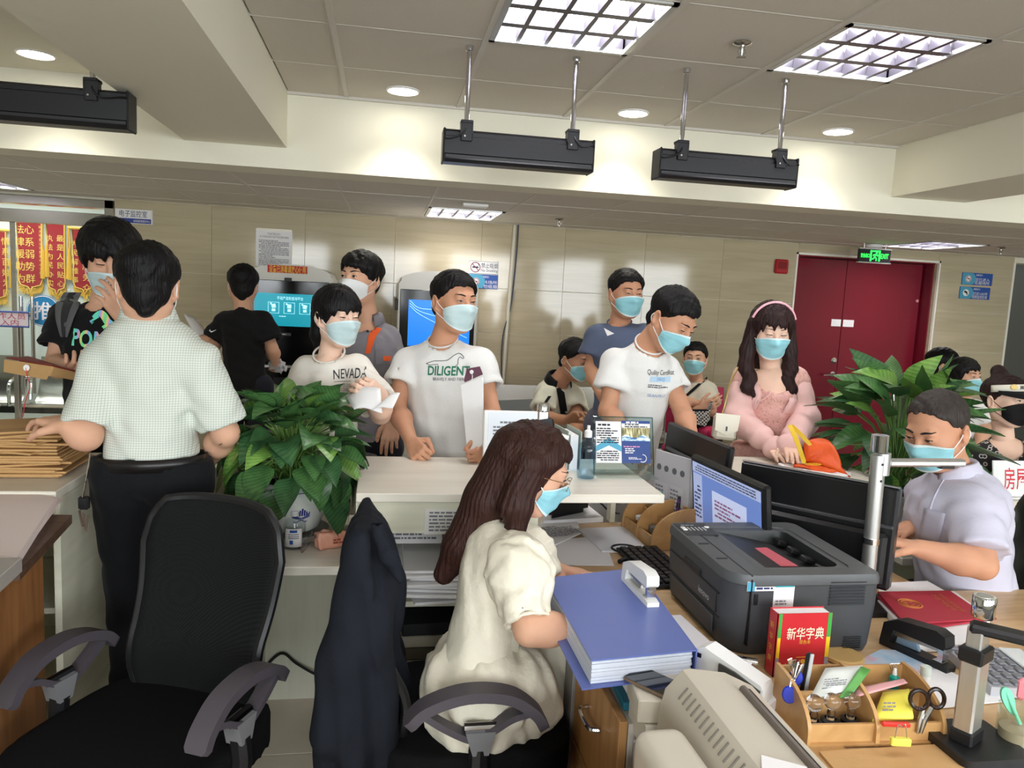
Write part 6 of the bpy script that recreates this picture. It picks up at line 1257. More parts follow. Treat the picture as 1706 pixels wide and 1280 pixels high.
p = person('short-haired woman in white tee with dark strap behind the visor woman', (1606, 629, 5.0), (.42, -.05, .9), (1603, 660, 5.05), [(1582, 678, 5.05), (1634, 678, 5.0)], (1610, 760, 5.1), (.3, 0, 1),
    [dict(el=(1578, 715, 5.0), wr=(1590, 745, 4.9), tip=(1598, 755, 4.85), n=(0, -1, 0), side=1), dict(el=(1640, 715, 5.0), wr=(1630, 745, 4.9), tip=(1624, 755, 4.85), n=(0, -1, 0), side=-1)], SK1, 'bob', HB, dict(m=C_white, h=.012, b=.98, sleeve=.7, seed=26), fem=True, hs=.98, open_=.5, hh=.006, ah=.007, leg=C_navy, legk=dict(knees=[P(1598, 790, 4.7), P(1628, 790, 4.7)], ankles=[P(1598, 860, 4.75), P(1628, 860, 4.75)]))
d = nrm(ray(1615, 665)); a, b_ = P(1622, 690, 4.9), P(1608, 650, 5.0); A = np.array([[a + (b_ - a) * v + VR * u for u in (-.014, .014)] for v in np.linspace(0, 1, 9)]); A = p['S'].cast(A - d * .2, np.broadcast_to(d, A.shape), 90) - d * .006; MB().grid(A, .003).build('bag_strap', C_blk, p['root'], 9)
# visor woman
def _ring(nt):
    n = nt.nodes.new('ShaderNodeTexVoronoi'); n.inputs['Scale'].default_value = 34; nt.links.new(coords(nt), n.inputs['Vector']); return n.outputs['Distance']
C_dots = ramp_mat('print_blouse', [(.0, (20, 19, 22)), (.2, (22, 20, 24)), (.24, (190, 184, 180)), (.34, (190, 184, 180)), (.38, (20, 19, 22)), (1, (16, 15, 18))], _ring, .7)
p = person('woman in black visor, black mask and black patterned blouse', (1676, 668, 3.62), (.34, -.06, .94), (1672, 728, 3.68), [(1622, 756, 3.7), (1726, 752, 3.65)], (1680, 880, 3.72), (.1, 0, 1),
    [dict(el=(1612, 836, 3.66), wr=(1640, 868, 3.5), tip=(1650, 880, 3.45), n=(0, -1, 0), side=1), dict(el=(1740, 836, 3.6), wr=(1720, 868, 3.45), tip=(1712, 880, 3.4), n=(0, -1, 0), side=-1)], SK3, 'tied', HW, dict(m=C_dots, name='blouse', h=.009, b=.98, islong=True, lf=.9, r0=.062, seed=28, neckr=.062, neckdrop=.06), fem=True, hs=1.0, open_=.6, mask=M_mblack, hh=.0045, leg=C_trou, legk=dict(knees=[P(1650, 900, 3.56), P(1710, 900, 3.56)], ankles=[P(1650, 1060, 3.56), P(1710, 1060, 3.56)]), extra_hair=[(np.array([-.03, -.06, .115]), np.array([-.035, -.075, .135]), .04, .034)])
W_ = lambda v: (np.asarray(v) * p['hs']) @ p['R'].T + p['c']; a = np.linspace(-1.5, 1.5, 21)
vb = MB().grid(np.array([[W_((.096 * math.sin(q), -.012 + .116 * math.cos(q), z_ + .012 * math.cos(q))) for q in a] for z_ in (.04, .072)]), .003).build('visor_band', mat('visor_white', (226, 222, 206), .5), p['root'], 9)
MB().grid(np.array([[W_((.1 * math.sin(q) * (1 + .1 * k), -.012 + (.118 + .05 * k * max(0, math.cos(q))) * math.cos(q), .05 - .036 * k * math.cos(q))) for q in np.linspace(-1.2, 1.2, 17)] for k in (0, .5, 1.)]), .003).build('visor_brim', C_blk, p['root'], 9)
Rv = p['R']; Rv2 = np.stack([-Rv[:, 0], Rv[:, 2], Rv[:, 1]], 1)
v_, f_ = text_geo('MOSOHINO', .026, width=.1, bold=.02); xs = -v_[:, 0]; an_ = xs / .116; vv = np.stack([.1 * np.sin(an_) , -.012 + .1215 * np.cos(an_), .058 + v_[:, 1] + .012 * np.cos(an_)], 1)
MB().raw(W_(vv), f_).build('visor_lettering', mat('visor_black', (40, 36, 34), .5), p['root'])
for q in (-.66, .66): MB().lathe([(.001, .006), (.014, .005), (.017, 0)], W_((.097 * math.sin(q), -.012 + .118 * math.cos(q), .06 + .012 * math.cos(q))), frame(z=Rv @ [math.sin(q), math.cos(q), 0]), 18, sy=.8).build('visor_badge', mat('badge_yellow', (226, 196, 120), .5), p['root'])

# man with backpack
p = person('young man in black printed T-shirt with grey backpack strap, head bowed', (184, 432, 2.86), (.42, -.42, .8), (176, 505, 2.9), [(108, 520, 2.95), (242, 528, 2.85)], (178, 740, 2.98), (.25, 0, 1),
    [dict(el=(92, 610, 2.9), wr=(108, 612, 2.7), tip=(132, 618, 2.6), n=(.2, .9, 0), side=-1, pose='grip'), dict(el=(262, 600, 2.85), wr=(212, 536, 2.62), tip=(190, 500, 2.58), n=(-.5, -.1, -.6), side=-1, pose='relax')],
    SK1, 'bowl', HB, dict(m=C_blk, h=.008, b=1.05, sleeve=.62, flare=.085, r0=.068, seed=31, neckr=.062), hs=1.04, open_=.2, mask=M_mpale, hh=.0045, leg=C_trou, lower=.012)
R = view_frame(p); c = front_pt(p, 150, 566, 2.8)
def _rainbow(nt):
    n = nt.nodes.new('ShaderNodeTexWave'); n.inputs['Scale'].default_value = 4.2; n.inputs['Distortion'].default_value = .6; nt.links.new(coords(nt, (1, .4, .6)), n.inputs['Vector']); return n.outputs['Fac']
M_rain = ramp_mat('rainbow_foil', [(.0, (110, 235, 190)), (.3, (120, 200, 250)), (.55, (240, 160, 220)), (.78, (250, 235, 130)), (1, (120, 240, 170))], _rainbow, .3); nt, b_ = nodes_of(M_rain)
print_on(p['S'], 'shirt_print', M_rain, p['root'], [text_geo('POMA', .085, width=.2, bold=.03)], c + R[:, 0] * .02, R @ rotz(-.03))
catp = cable(np.array([(-.075, .022, 0), (-.06, .038, 0), (-.04, .034, 0), (-.01, .012, 0), (.03, -.004, 0), (.07, -.006, 0)])); print_on(p['S'], 'leaping_cat', M_rain, p['root'], [geo_of(MB().tube(catp, np.interp(np.arange(len(catp)), [0, 6, 14, 24, 30], [.006, .012, .013, .011, .004]), 5)), geo_of(MB().tube(np.array([(-.055, .026, 0), (-.075, .006, 0), (-.062, .002, 0)]), .005, 4)), geo_of(MB().tube(np.array([(.0, .006, 0), (-.02, -.012, 0)]), .006, 4))], c + R[:, 0] * .06 + R[:, 1] * .058, R)
ctr = [(128, 474), (122, 484), (114, 506), (108, 533), (108, 562)]; wd = [.05, .052, .046, .032, .012]; M_strap = cloth('strap_grey', (92, 92, 94)); M_strapd = cloth('strap_dark', (46, 46, 48)); d = nrm(ray(112, 510))
def strap(off, scl, m, nm, lift):
    A = []
    for (X_, Y_), w in zip(ctr, wd): A.append([P(X_, Y_, 2.85) + VR * (w * u * scl + off * w) for u in np.linspace(-1, 1, 5)])
    A = np.array(A); fine = np.array([cable(A[:, j], sub=4) for j in range(5)]).transpose(1, 0, 2); fine = p['S'].cast(fine - d * .25, np.broadcast_to(d, fine.shape), 110) - d * lift; return MB().grid(fine, .006).build(nm, m, bp_, 9)
bp_ = thing('backpack', 'grey backpack with dark striped strap on the man in black', 'backpack', P(112, 520, 2.9)); strap(0, 1, M_strap, 'strap', .012); strap(.0, .4, M_strapd, 'strap_stripe', .016)
q = p['nk'] * .45 + p['pv'] * .55 - p['axes'][2] * .19; MB().box(q + p['axes'][0] * .06, (.27, .12, .4), np.stack([R[:, 0], R[:, 2], R[:, 1]], 1), .05).build('pack_body', M_strap, bp_)
dd = P(115, 483, 2.74); MB().box(front_pt(p, 115, 483, 2.8) - d * .02, (.014, .01, .006), np.stack([VR, VU, VB], 1)).build('strap_logo_tab', M_paper, bp_)

# officer-like man in the back-view check shirt
def _check(nt):
    n = nt.nodes.new('ShaderNodeTexBrick'); n.offset = 0; n.inputs['Scale'].default_value = 1; n.inputs['Brick Width'].default_value = .0075; n.inputs['Row Height'].default_value = .0075; n.inputs['Mortar Size'].default_value = .0009; n.inputs['Mortar Smooth'].default_value = .3
    nt.links.new(coords(nt, (1, 1, 1), (math.pi / 2, 0, 0)), n.inputs['Vector']); return n.outputs['Fac']
C_chk = ramp_mat('fine_check', [(.0, (216, 220, 210)), (1, (176, 184, 174))], _check, .85)
p = person('man in pale checked short-sleeved shirt seen from behind, black trousers', (246, 478, 2.36), (-.35, -.14, -.92), (247, 524, 2.4), [(166, 592, 2.38), (338, 590, 2.4)], (255, 800, 2.44), (-.1, 0, -1),
    [dict(el=(146, 728, 2.32), wr=(112, 710, 2.29), tip=(90, 702, 2.32), n=(0, -1, -.2), side=1, pose='relax', thick=1.05, h=.0045), dict(el=(376, 722, 2.46), wr=(346, 768, 2.62), tip=(338, 790, 2.66), n=(-.5, -.5, -.3), side=-1, pose='relax', thick=1.08)],
    SK1, 'short', HB, dict(m=C_chk, h=.0075, b=1.03, sleeve=.86, flare=.079, r0=.07, seed=33, hem=.15, wob=.004, neckr=.06, depth=1.12), hs=1.0, hh=.004, open_=.3, leg=None)
collar(p, C_chk, r=.068, h=.05, open_=.55); lg = legs(p['root'], p['pv'] + [0, 0, .055], p['axes'][1], p['axes'][2], C_trou, h=.012, r=.105, top=p['pv'][2] + .075)
up, lat, fr = p['axes']; A = np.array([[p['pv'] + [0, 0, z_] + lat * .166 * math.cos(q) + fr * .126 * math.sin(q) for q in np.linspace(0, 2 * math.pi, 40)] for z_ in (.045, .085)]); MB().grid(A, .003).build('belt', mat('belt_leather', (24, 22, 22), .35), p['root'], 9)
q = onY(140, 838, 2.4); t = thing('key_ring', 'bunch of keys hanging at the checked-shirt man\'s hip', 'keys', q); MB().box(q, (.03, .02, .04), I3, .005).build('key_fob', M_black, t); MB().tube(cable([q + [.02, 0, .15], q + [.012, -.01, .08], q + [0, -.01, .02]]), .0025, 5).build('chain', M_chrome, t)
for k in range(3): MB().box(q + [-.006 + .008 * k, -.01, -.045 - .008 * k], (.006, .002, .05), roty(.15 * (k - 1))).build('key', M_steel, t)
# ------------------------------------------------------------------ clerk and officer (seated at the desks)
M_wdress = mat('ivory_jacquard', (226, 219, 200), .6, spec=.35, bump=(34, .45), noise=(26, .08))
hx = [(np.array([0, -.06, .03]), np.array([0, -.085, -.12]), .075, .07), (np.array([0, -.085, -.12]), np.array([.0, -.11, -.27]), .068, .055), (np.array([0, -.11, -.27]), np.array([.0, -.13, -.36]), .052, .03)]
for q in (-1, 1): hx += [(np.array([q * .076, -.03, .03]), np.array([q * .084, -.035, -.1]), .034, .036), (np.array([q * .078, -.01, .03]), np.array([q * .088, -.008, -.09]), .028, .03), (np.array([q * .088, -.008, -.09]), np.array([q * .09, .0, -.2]), .032, .03), (np.array([q * .09, .0, -.2]), np.array([q * .08, -.03, -.3]), .03, .014)]
p = person('seated woman in ivory puff-sleeved dress with long brown hair at the desk', (886, 783, 2.17), (.93, -.33, -.12), (842, 868, 2.18), [(862, 915, 2.03), (868, 905, 2.36)], (788, 1150, 2.1), (.9, 0, .1),
    [dict(el=(882, 1050, 1.93), wr=(972, 1046, 1.98), tip=(1010, 1030, 2.0), n=(0, -.9, 0), side=-1, pose='relax', thick=1.02, h=.0045), dict(el=(915, 980, 2.3), wr=(925, 948, 2.42), tip=(962, 955, 2.42), n=(.1, -1, 0), side=1, pose='flat', h=.0045)],
    SK1, 'long', HBR, dict(m=M_wdress, name='dress', h=.009, b=.95, sleeve=.2, flare=.07, r0=.066, seed=41, hem=-.02, neckr=.056, wob=.005, wl=.12), fem=True, hs=1.02, open_=.6, hh=.004, extra_hair=hx, strand=.003, brow=.0022, hand_s=.95)
pv, nk = p['pv'], p['nk']; up, lat, fr = p['axes']
for i in (0, 1):
    s_, e_ = p['sh'][i], p['els'][i]; S = SDF(np.minimum(s_, e_) - .13, np.maximum(s_, e_) + .13, .008); S.ell(s_ * .72 + e_ * .28 + [0, 0, .02], (.088, .075, .105), frame(z=s_ - e_), k=0); S.rc(s_ * .7 + e_ * .3, s_ * .12 + e_ * .88, .075, .06, k=.03); S.cut(s_ * .1 + e_ * .9, e_ - s_); S.rc(s_ * .25 + e_ * .75, s_ * -.2 + e_ * 1.2, .046, .048, mode='sub'); S.wob(.006, .06, 30 + i); sdf_obj(S, 'puff_sleeve', M_wdress, p['root'])
    a = np.arange(16) * 2 * math.pi / 16; Rr = frame(z=e_ - s_); MB().tube(s_ * .12 + e_ * .88 + (np.c_[np.cos(a), np.sin(a), 0 * a] * .058) @ Rr.T, .005, 6, True).build('cuff_band', M_wdress, p['root'])
hipc = pv + [.02, 0, .0]; S = SDF((-.1, 1.6, .1), (.95, 2.45, .85), .011)
S.ell(hipc + [-.0, 0, .0], (.17, .195, .15)); 
for y_, xk in ((1.95, .41), (2.15, .56)): S.rc((hipc[0], y_, .56), (xk, y_, .56), .105, .085, k=.06); S.rc((xk, y_, .55), (xk + .01, y_, .22), .1, .09, k=.05)
S.rc((.25, 1.87, .5), (.44, 1.87, .36), .06, .06, k=.08); S.rc((.3, 2.04, .5), (.42, 2.04, .3), .12, .1, k=.08)
S.wob(.008, .09, 44); S.fn(lambda x, y, z: S.D + .006 * np.sin(x * 70 + 8 * np.sin(y * 9)) * (z < .5), 'clip'); sdf_obj(S, 'skirt', M_wdress, p['root'])
for y_, x_ in ((1.95, .41), (2.15, .56)): MB().tube([(x_, y_, .3), (x_ + .01, y_, .2), (x_ + .01, y_, .1)], [.05, .045, .035], 12).build('leg', SK3, p['root'])
for y_, x_ in ((1.95, .42), (2.15, .57)): T = SDF((x_ - .09, y_ - .06, -.01), (x_ + .19, y_ + .06, .12), .01); T.rc((x_, y_, .05), (x_ + .11, y_, .035), .04, .03, k=.02); T.cut((0, 0, .004), (0, 0, -1)); sdf_obj(T, 'shoe', M_white, p['root'])
W_ = lambda v: (np.asarray(v) * p['hs']) @ p['R'].T + p['c']; a = np.arange(20) * 2 * math.pi / 20
gl = thing('eyeglasses', 'thin gold-rimmed glasses worn by the seated woman', 'glasses', p['c'])
M_gold2 = mat('rim_gold', (196, 160, 120), .25, .9)
for q in (-1, 1):
    MB().tube(W_(np.stack([q * .033 + .024 * np.cos(a), .108 - .008 * np.abs(np.cos(a)), .0 + .02 * np.sin(a)], 1)), .0011, 5, True).build('rim', M_gold2, gl)
    MB().tube(cable([W_((q * .057, .1, .006)), W_((q * .082, .04, .006)), W_((q * .089, -.02, .004))]), .0011, 5).build('temple', M_gold2, gl)
MB().tube([W_((-.009, .108, .004)), W_((0, .112, .006)), W_((.009, .108, .004))], .0011, 5).build('bridge', M_gold2, gl)
MB().box(W_((.0, .05, .118)), (.012, .03, .012), p['R']).build('hair_clip', mat('clip_white', (230, 226, 220), .3), p['root'])

# officer at the right
p = person('seated man with cropped greying hair and lavender shirt writing at the desk', (1560, 716, 2.62), (-.84, -.36, .42), (1592, 786, 2.66), [(1626, 832, 2.52), (1540, 815, 2.88)], (1612, 1010, 2.7), (-.9, 0, .2),
    [dict(el=(1636, 942, 2.42), wr=(1530, 914, 2.44), tip=(1488, 902, 2.47), n=(0, -1, 0), side=1, pose='relax', thick=1.15, h=.0045), dict(el=(1545, 900, 2.86), wr=(1512, 880, 2.7), tip=(1488, 890, 2.64), n=(0, -1, 0), side=-1, pose='relax', thick=1.05, h=.006)],
    SK2, 'grey', HG, dict(m=C_lav, h=.008, b=1.12, sleeve=.8, flare=.088, r0=.075, carve=False, seed=51, hem=-.12, neckr=.062, depth=1.25, wob=.005), hs=1.1, open_=.55, gaze=(0, -.4), hh=.004, strand=.0012, brow=.0034)
collar(p, C_lav, r=.07, h=.05, open_=.42); R = view_frame(p); up, lat, fr = p['axes']
lg = legs(p['root'], p['pv'] - [0, 0, .0], lat, fr, C_trou, h=.014, knees=[p['pv'] + fr * .3 * [1, 1, 0] + lat * q * .1 * [1, 1, 0] - [0, 0, .02] for q in (-1, 1)], ankles=[np.array([*(p['pv'] + fr * .32 + lat * q * .1)[:2], .09]) for q in (-1, 1)])
A = [front_pt(p, X_, Y_, 2.55) for X_, Y_ in ((1572, 800), (1556, 830), (1546, 862), (1538, 890))]; MB().tube(cable(A), .004, 5).build('button_placket', C_lav, p['root'])
q = front_pt(p, 1556, 856, 2.55); d = nrm(ray(1556, 856)); A = np.array([[P(1540 + u * 36 + v * -12, 846 + u * 10 + v * 56, 2.45) for u in np.linspace(0, 1, 6)] for v in np.linspace(0, 1, 7)]); A = p['S'].cast(A - d * .1, np.broadcast_to(d, A.shape), 100) - d * .006; MB().grid(A, .002).build('chest_pocket', mat('cloth_lavender2', (182, 180, 196), .85, spec=.2, bump=(90, .12)), p['root'], 9)
t = thing('office_chair', 'black padded chair behind the man in lavender shirt', 'chair', (2.25, 2.35, 0)); q = p['pv']; bk = -fr * [1, 1, 0]; bk = bk / np.linalg.norm(bk)
S = SDF(q + bk * .2 - .4, q + bk * .2 + .45, .014); c = q + bk * .26 + [0, 0, .16]; Rb = frame(z=(0, 0, 1), x=np.cross(bk, [0, 0, 1.])); S.ell(c, (.25, .06, .3), Rb); S.wob(.004, .2, 3); sdf_obj(S, 'backrest', mat('chair_leather', (34, 33, 34), .35, bump=(40, .1)), t)
S = SDF((q - [.35, .35, .25]), q + [.35, .35, .05], .014); S.ell([q[0], q[1], q[2] - .17], (.26, .26, .06)); sdf_obj(S, 'seat', MATS['chair_leather'], t)
def base5(t, c, r=.28, top=.4):
    MB().cyl((c[0], c[1], .09), (c[0], c[1], top), .028, n=14).build('gas_lift', M_black, t)
    for k in range(5):
        a = k * 2 * math.pi / 5 + .3; e = np.array([c[0] + r * math.cos(a), c[1] + r * math.sin(a), .07]); lg_ = MB().tube([(c[0], c[1], .11), ((c[0] + e[0]) / 2, (c[1] + e[1]) / 2, .1), e], [.03, .026, .02], 8).build('leg', M_black, t)
        MB().cyl(e + [-.02 * math.sin(a), .02 * math.cos(a), -.04], e + [.02 * math.sin(a), -.02 * math.cos(a), -.04], .03, n=14).build('caster', M_black, lg_)
base5(t, (q[0], q[1]), .28, q[2] - .22)

# ------------------------------------------------------------------ mesh office chairs
def _weave(nt):
    n = nt.nodes.new('ShaderNodeTexChecker'); n.inputs['Scale'].default_value = 330; nt.links.new(coords(nt), n.inputs['Vector']); return n.outputs['Fac']
M_mesh = ramp_mat('chair_mesh', [(.3, (13, 14, 14)), (.7, (30, 32, 31))], _weave, .85, spec=.15); M_seat = mat('chair_fabric', (21, 21, 22), .95, spec=.1, bump=(500, .2)); M_armp = mat('arm_plastic', (74, 69, 75), .5, bump=(300, .08))
def ribbon(path, wid, th, side):
    """path (n,3), side = width direction; closed soft strip"""
    A = []; n = len(path)
    for i in range(n):
        w = wid * (1 if 0 < i < n - 1 else .75); A.append([path[i] + side * w * u - np.array([0, 0, .004 * (abs(u) > .9)]) for u in (-.5, -.42, 0, .42, .5)])
    return MB().grid(np.array(A), th)
def office_chair(label, o, fwd, back=True, arms=(1, -1), bh=1.0, bw=1.):
    f = nrm([fwd[0], fwd[1], 0]); x = np.array([f[1], -f[0], 0]); o = np.array([o[0], o[1], 0.]); z = np.array([0, 0, 1.]); L = lambda a, b, c: o + x * a + f * b + z * c
    t = thing('office_chair', label, 'chair', o); R = np.stack([x, f, z], 1)
    S = SDF(o - [.4, .4, -.3], o + [.4, .4, .6], .012)
    def seat(X_, Y_, Z_):
        u = (X_ - o[0]) * x[0] + (Y_ - o[1]) * x[1]; v = (X_ - o[0]) * f[0] + (Y_ - o[1]) * f[1]; w = Z_ - .445 + .12 * (np.maximum(v - .1, 0)) ** 1.5 - .02 * np.abs(u) ** 1.2
        e = (np.abs(u) / .255) ** 4 + (np.abs(v) / .25) ** 4; return np.maximum((e ** .25 - 1) * .25, np.abs(w) - .035) - .012
    S.fn(seat, 'add'); sdf_obj(S, 'seat', M_seat, t); MB().box(L(0, 0, .385), (.36, .34, .03), R, .01).build('seat_pan', M_black, t)
    if back:
        n, m = 25, 15; A = np.zeros((n, m, 3)); rows_ = np.linspace(0, 1, n)
        for i, v in enumerate(rows_):
            hw = np.interp(v, [0, .12, .35, .75, .93, 1], [.19, .205, .2, .222, .2, .165]) * bw; yb = -.235 - .02 * math.sin(v * 3) - .085 * v * v + .035 * math.exp(-((v - .25) / .2) ** 2)
            for j, u in enumerate(np.linspace(-1, 1, m)): A[i, j] = L(hw * u, yb + .03 * u * u, .47 + (bh - .47) * v - .012 * (abs(u) ** 3) * (v > .9))
        MB().grid(A, .012).build('back_mesh', M_mesh, t, 9)
        rim = np.concatenate([A[0, :], A[1:, -1], A[-1, -2::-1], A[-2:0:-1, 0]]); MB().tube(rim, .014, 8, True).build('back_frame', M_black, t)
        A2 = A[7:9, 2:-2].copy(); MB().tube(cable(A[8, 2:-2:2] + f * .004), .008, 6).build('lumbar_bar', M_black, t)
        MB().tube(cable([L(0, -.1, .4), L(0, -.26, .4), L(0, -.3, .5), L(0, -.285, .62)]), .025, 8).build('back_post', M_black, t)
    for s in arms:
        ax = .275 * s; pth = cable([L(ax, -.2, .61), L(ax, -.15, .655), L(ax, -.05, .685), L(ax, .06, .675), L(ax, .13, .63), L(ax, .16, .585)], sub=5); a = ribbon(pth, .058, .026, x).build('armrest', M_armp, t, .9)
        ribbon(cable([L(ax, -.15, .635), L(ax, -.1, .6), L(ax, -.045, .57), L(ax, -.01, .562)]), .04, .016, x).build('arm_loop', M_armp, a, .9); ribbon(cable([L(ax, .125, .615), L(ax, .07, .6), L(ax, .02, .57), L(ax, -.01, .562)]), .04, .016, x).build('arm_loop', M_armp, a, .9)
        MB().prism([(-.045, .03), (.03, .03), (.014, -.03), (-.026, -.03)], L(ax, -.005, .55), np.stack([f, z, np.cross(f, z)], 1), .046).build('arm_bracket', mat('bracket_grey', (116, 116, 118), .4), a); MB().tube([L(ax, -.052, .583), L(ax, .028, .583)], .012, 8).build('chrome_strip', M_chrome, a)
        MB().tube(cable([L(ax, -.012, .53), L(ax * 1.02, -.012, .46), L(ax * .95, 0, .41), L(ax * .55, 0, .39)]), [.026] * 18 + [.024], 8).build('arm_stem', M_black, t)
    base5(t, o, .29, .38); return t
office_chair('empty black mesh-back office chair in the left foreground', (-.575, 1.955), (-.42, -.9), bh=1.02)
office_chair('black office chair under the seated woman in ivory dress', (.27, 2.03), (1, .02), back=True, arms=(1,), bh=.93, bw=.74)
# dark jacket over her chair back
M_jack = mat('jacket_navy', (27, 30, 37), .85, spec=.15, bump=(160, .12))
prof = [(860, 596, 622), (864, 589, 632), (872, 583, 640), (890, 578, 650), (920, 572, 659), (960, 568, 670), (1000, 563, 668), (1060, 556, 664), (1120, 545, 672), (1180, 528, 680), (1230, 528, 672), (1290, 524, 650), (1360, 515, 640)]
yc = 2.0; rw = []
for y_, a, c in prof:
    q0, q1 = onY(a, y_, yc), onY(c, y_, yc); rw.append(((q0[2] + q1[2]) / 2, (q0[0] + q1[0]) / 2, (q1[0] - q0[0]) / 2))
rw = np.array(rw)[::-1]; hy = np.interp(rw[:, 0], [rw[0, 0], .7, .95, rw[-1, 0]], [.23, .23, .21, .13])
S = SDF((-.3, 1.7, rw[0, 0] - .0), (.2, 2.3, rw[-1, 0] + .02), .009)
def jk(x, y, z):
    c = np.interp(z, rw[:, 0], rw[:, 1]); w = np.interp(z, rw[:, 0], rw[:, 2]); h_ = np.interp(z, rw[:, 0], hy); ph = np.arctan2((y - yc) / .2, (x - c) / .1); w2 = w * (1 + .13 * np.sin(ph * 7 + z * 2)) 
    r = np.sqrt(((x - c) / w2) ** 2 + ((y - yc) / h_) ** 2); return np.maximum(np.maximum((r - 1) * np.minimum(w2, h_) * .8, z - rw[-1, 0] - .005), rw[0, 0] - z)
S.fn(jk, 'add'); a, b_, c = onY(592, 905, 1.86), onY(566, 1090, 1.84), onY(550, 1225, 1.83); S.rc(a, b_, .02, .045, k=.06); S.rc(b_, c, .045, .048, k=.05); S.wob(.004, .17, 7, (1, 1, .25)); S.fn(lambda x, y, z: S.D + .007 * np.sin(x * 62 + 5 * z + 1.5 * np.sin(z * 5 + y * 8)) * np.clip((.98 - z) * 4, 0, 1), 'clip'); 
g1, g2 = onY(622, 885, 1.87), onY(640, 990, 1.8); S.rc(g1, g2, .012, .02, k=.01, mode='sub'); S.rc(onY(632, 1010, 1.78), onY(650, 1180, 1.76), .008, .012, k=.02, mode='sub');
t = thing('jacket', 'dark navy jacket draped over the back of the seated woman\'s chair', 'jacket', (0, 2, .3)); sdf_obj(S, 'jacket_body', M_jack, t)
S = SDF((-.1, 1.7, .8), (.2, 2.1, 1.05), .008); a, b_, c = onY(628, 880, 1.84), onY(648, 925, 1.82), onY(666, 965, 1.82); S.rc(a, b_, .016, .02); S.rc(b_, c, .02, .012, k=.02); S.wob(.003, .05, 3); sdf_obj(S, 'lapel', M_jack, t)
# ------------------------------------------------------------------ potted plants
def _leafcol(nt):
    n = nt.nodes.new('ShaderNodeTexNoise'); n.inputs['Scale'].default_value = 3.; n.inputs['Detail'].default_value = 3; nt.links.new(coords(nt, (1, 1, 1)), n.inputs['Vector'])
    w = nt.nodes.new('ShaderNodeTexWave'); w.inputs['Scale'].default_value = 5; w.inputs['Distortion'].default_value = 2; w.inputs['Detail'].default_value = 2; nt.links.new(coords(nt, (.6, 1, 1), (0, 0, .9)), w.inputs['Vector'])
    m = nt.nodes.new('ShaderNodeMath'); m.operation = 'MULTIPLY_ADD'; m.inputs[1].default_value = .22; nt.links.new(w.outputs['Fac'], m.inputs[0]); nt.links.new(n.outputs['Fac'], m.inputs[2]); return m.outputs[0]
M_leaf = [ramp_mat('leaf_%d' % k, [(.35, a), (.8, b)], _leafcol, .32, spec=.5) for k, (a, b) in enumerate([((44, 82, 44), (84, 126, 70)), ((34, 68, 42), (68, 108, 64)), ((74, 118, 50), (126, 166, 80))])]
M_stem = mat('leaf_stem', (96, 132, 62), .5); M_soil = mat('soil', (44, 34, 26), .95, bump=(60, .6))
def leaf_mesh(droop, fold, seed, wide=.3):
    r = random.Random(seed); n = 9; A = []
    for i in range(n):
        t = i / (n - 1); w = wide * (math.sin(math.pi * min(1, t * 1.02) ** .68) ** .85) * (1 - .25 * t) + .004; a = droop * t; y = (math.sin(a) / droop) if abs(droop) > .01 else t; z = -(1 - math.cos(a)) / droop if abs(droop) > .01 else 0
        row = []
        for u in (-1, -.5, 0, .5, 1): row.append((w * u, y, z + fold * w * abs(u) + .012 * math.sin(t * 9 + u * 3 + seed) * abs(u)))
        A.append(row)
    b = MB().grid(np.array(A)); return b
def plant(name, label, c, ext, zr, n, size, seed, low, bright, wide=.3, sag=0.):
    t = thing(name, label, 'plant', c); r = random.Random(seed); c = np.array(c, float); protos = {}; st = MB()
    for i in range(n):
        ga = i * 2.39996 + r.uniform(-.3, .3); e = low + (1.35 - low) * ((i + .5) / n) ** .8; e += r.uniform(-.12, .12)
        out = np.array([math.cos(ga), math.sin(ga), 0]); d0 = out * math.cos(e) + np.array([0, 0, math.sin(e)])
        base = c + np.array([ext * d0[0], ext * d0[1], zr[0] + (zr[1] - zr[0]) * max(0, (math.sin(e) - math.sin(low)) / (1 - math.sin(low)))]) * np.array([.62, .62, 1]); L = size * r.uniform(.8, 1.15)
        base[2] -= .02
        dn = (.75 - .95 * math.sin(max(e, 0))) if e > 0 else .95; ax = nrm(out * (.75 if e > 0 else .5) + np.array([0, 0, 1.]) * (math.sin(e) * .9 - dn * .55 - sag) + np.array([r.uniform(-.25, .25), r.uniform(-.25, .25), r.uniform(-.15, .15)]))
        nn = out * (.55 + .4 * (e < .2)) + np.array([0, 0, .9]) + np.array([r.uniform(-.3, .3), r.uniform(-.3, .3), 0]); nn = nrm(nn - ax * (nn @ ax)); xx = np.cross(ax, nn)
        v = i % 4; mi = 2 if r.random() < bright else (0 if r.random() < .6 else 1)
        if (v, mi) not in protos: o = leaf_mesh((.5, .9, 1.25, .2)[v], (.25, .12, .35, .4)[v], v, wide).build('leaf', M_leaf[mi], t, 9); protos[(v, mi)] = o.data
        else: o = link('leaf', protos[(v, mi)], t)
        wd = L * r.uniform(.95, 1.15); M = np.eye(4); M[:3, 0] = xx * wd; M[:3, 1] = ax * L; M[:3, 2] = nn * L; M[:3, 3] = base; o.matrix_basis = Matrix(M.tolist())
        m = c + (base - c) * .5 + np.array([0, 0, .06]); st.tube(cable([c + np.array([r.uniform(-.04, .04), r.uniform(-.04, .04), -.02]), m, base], sub=3), .0032, 5)
    s = st.build('stem', M_stem, t); s['kind'] = 'stuff'; return t
pc1 = np.array([-.30, 2.72, .93])
plant('potted_plant', 'lush peace lily with drooping dark green leaves in a white blue-painted pot', pc1, .285, (.03, .31), 140, .148, 3, -.25, .13, .34, .3)
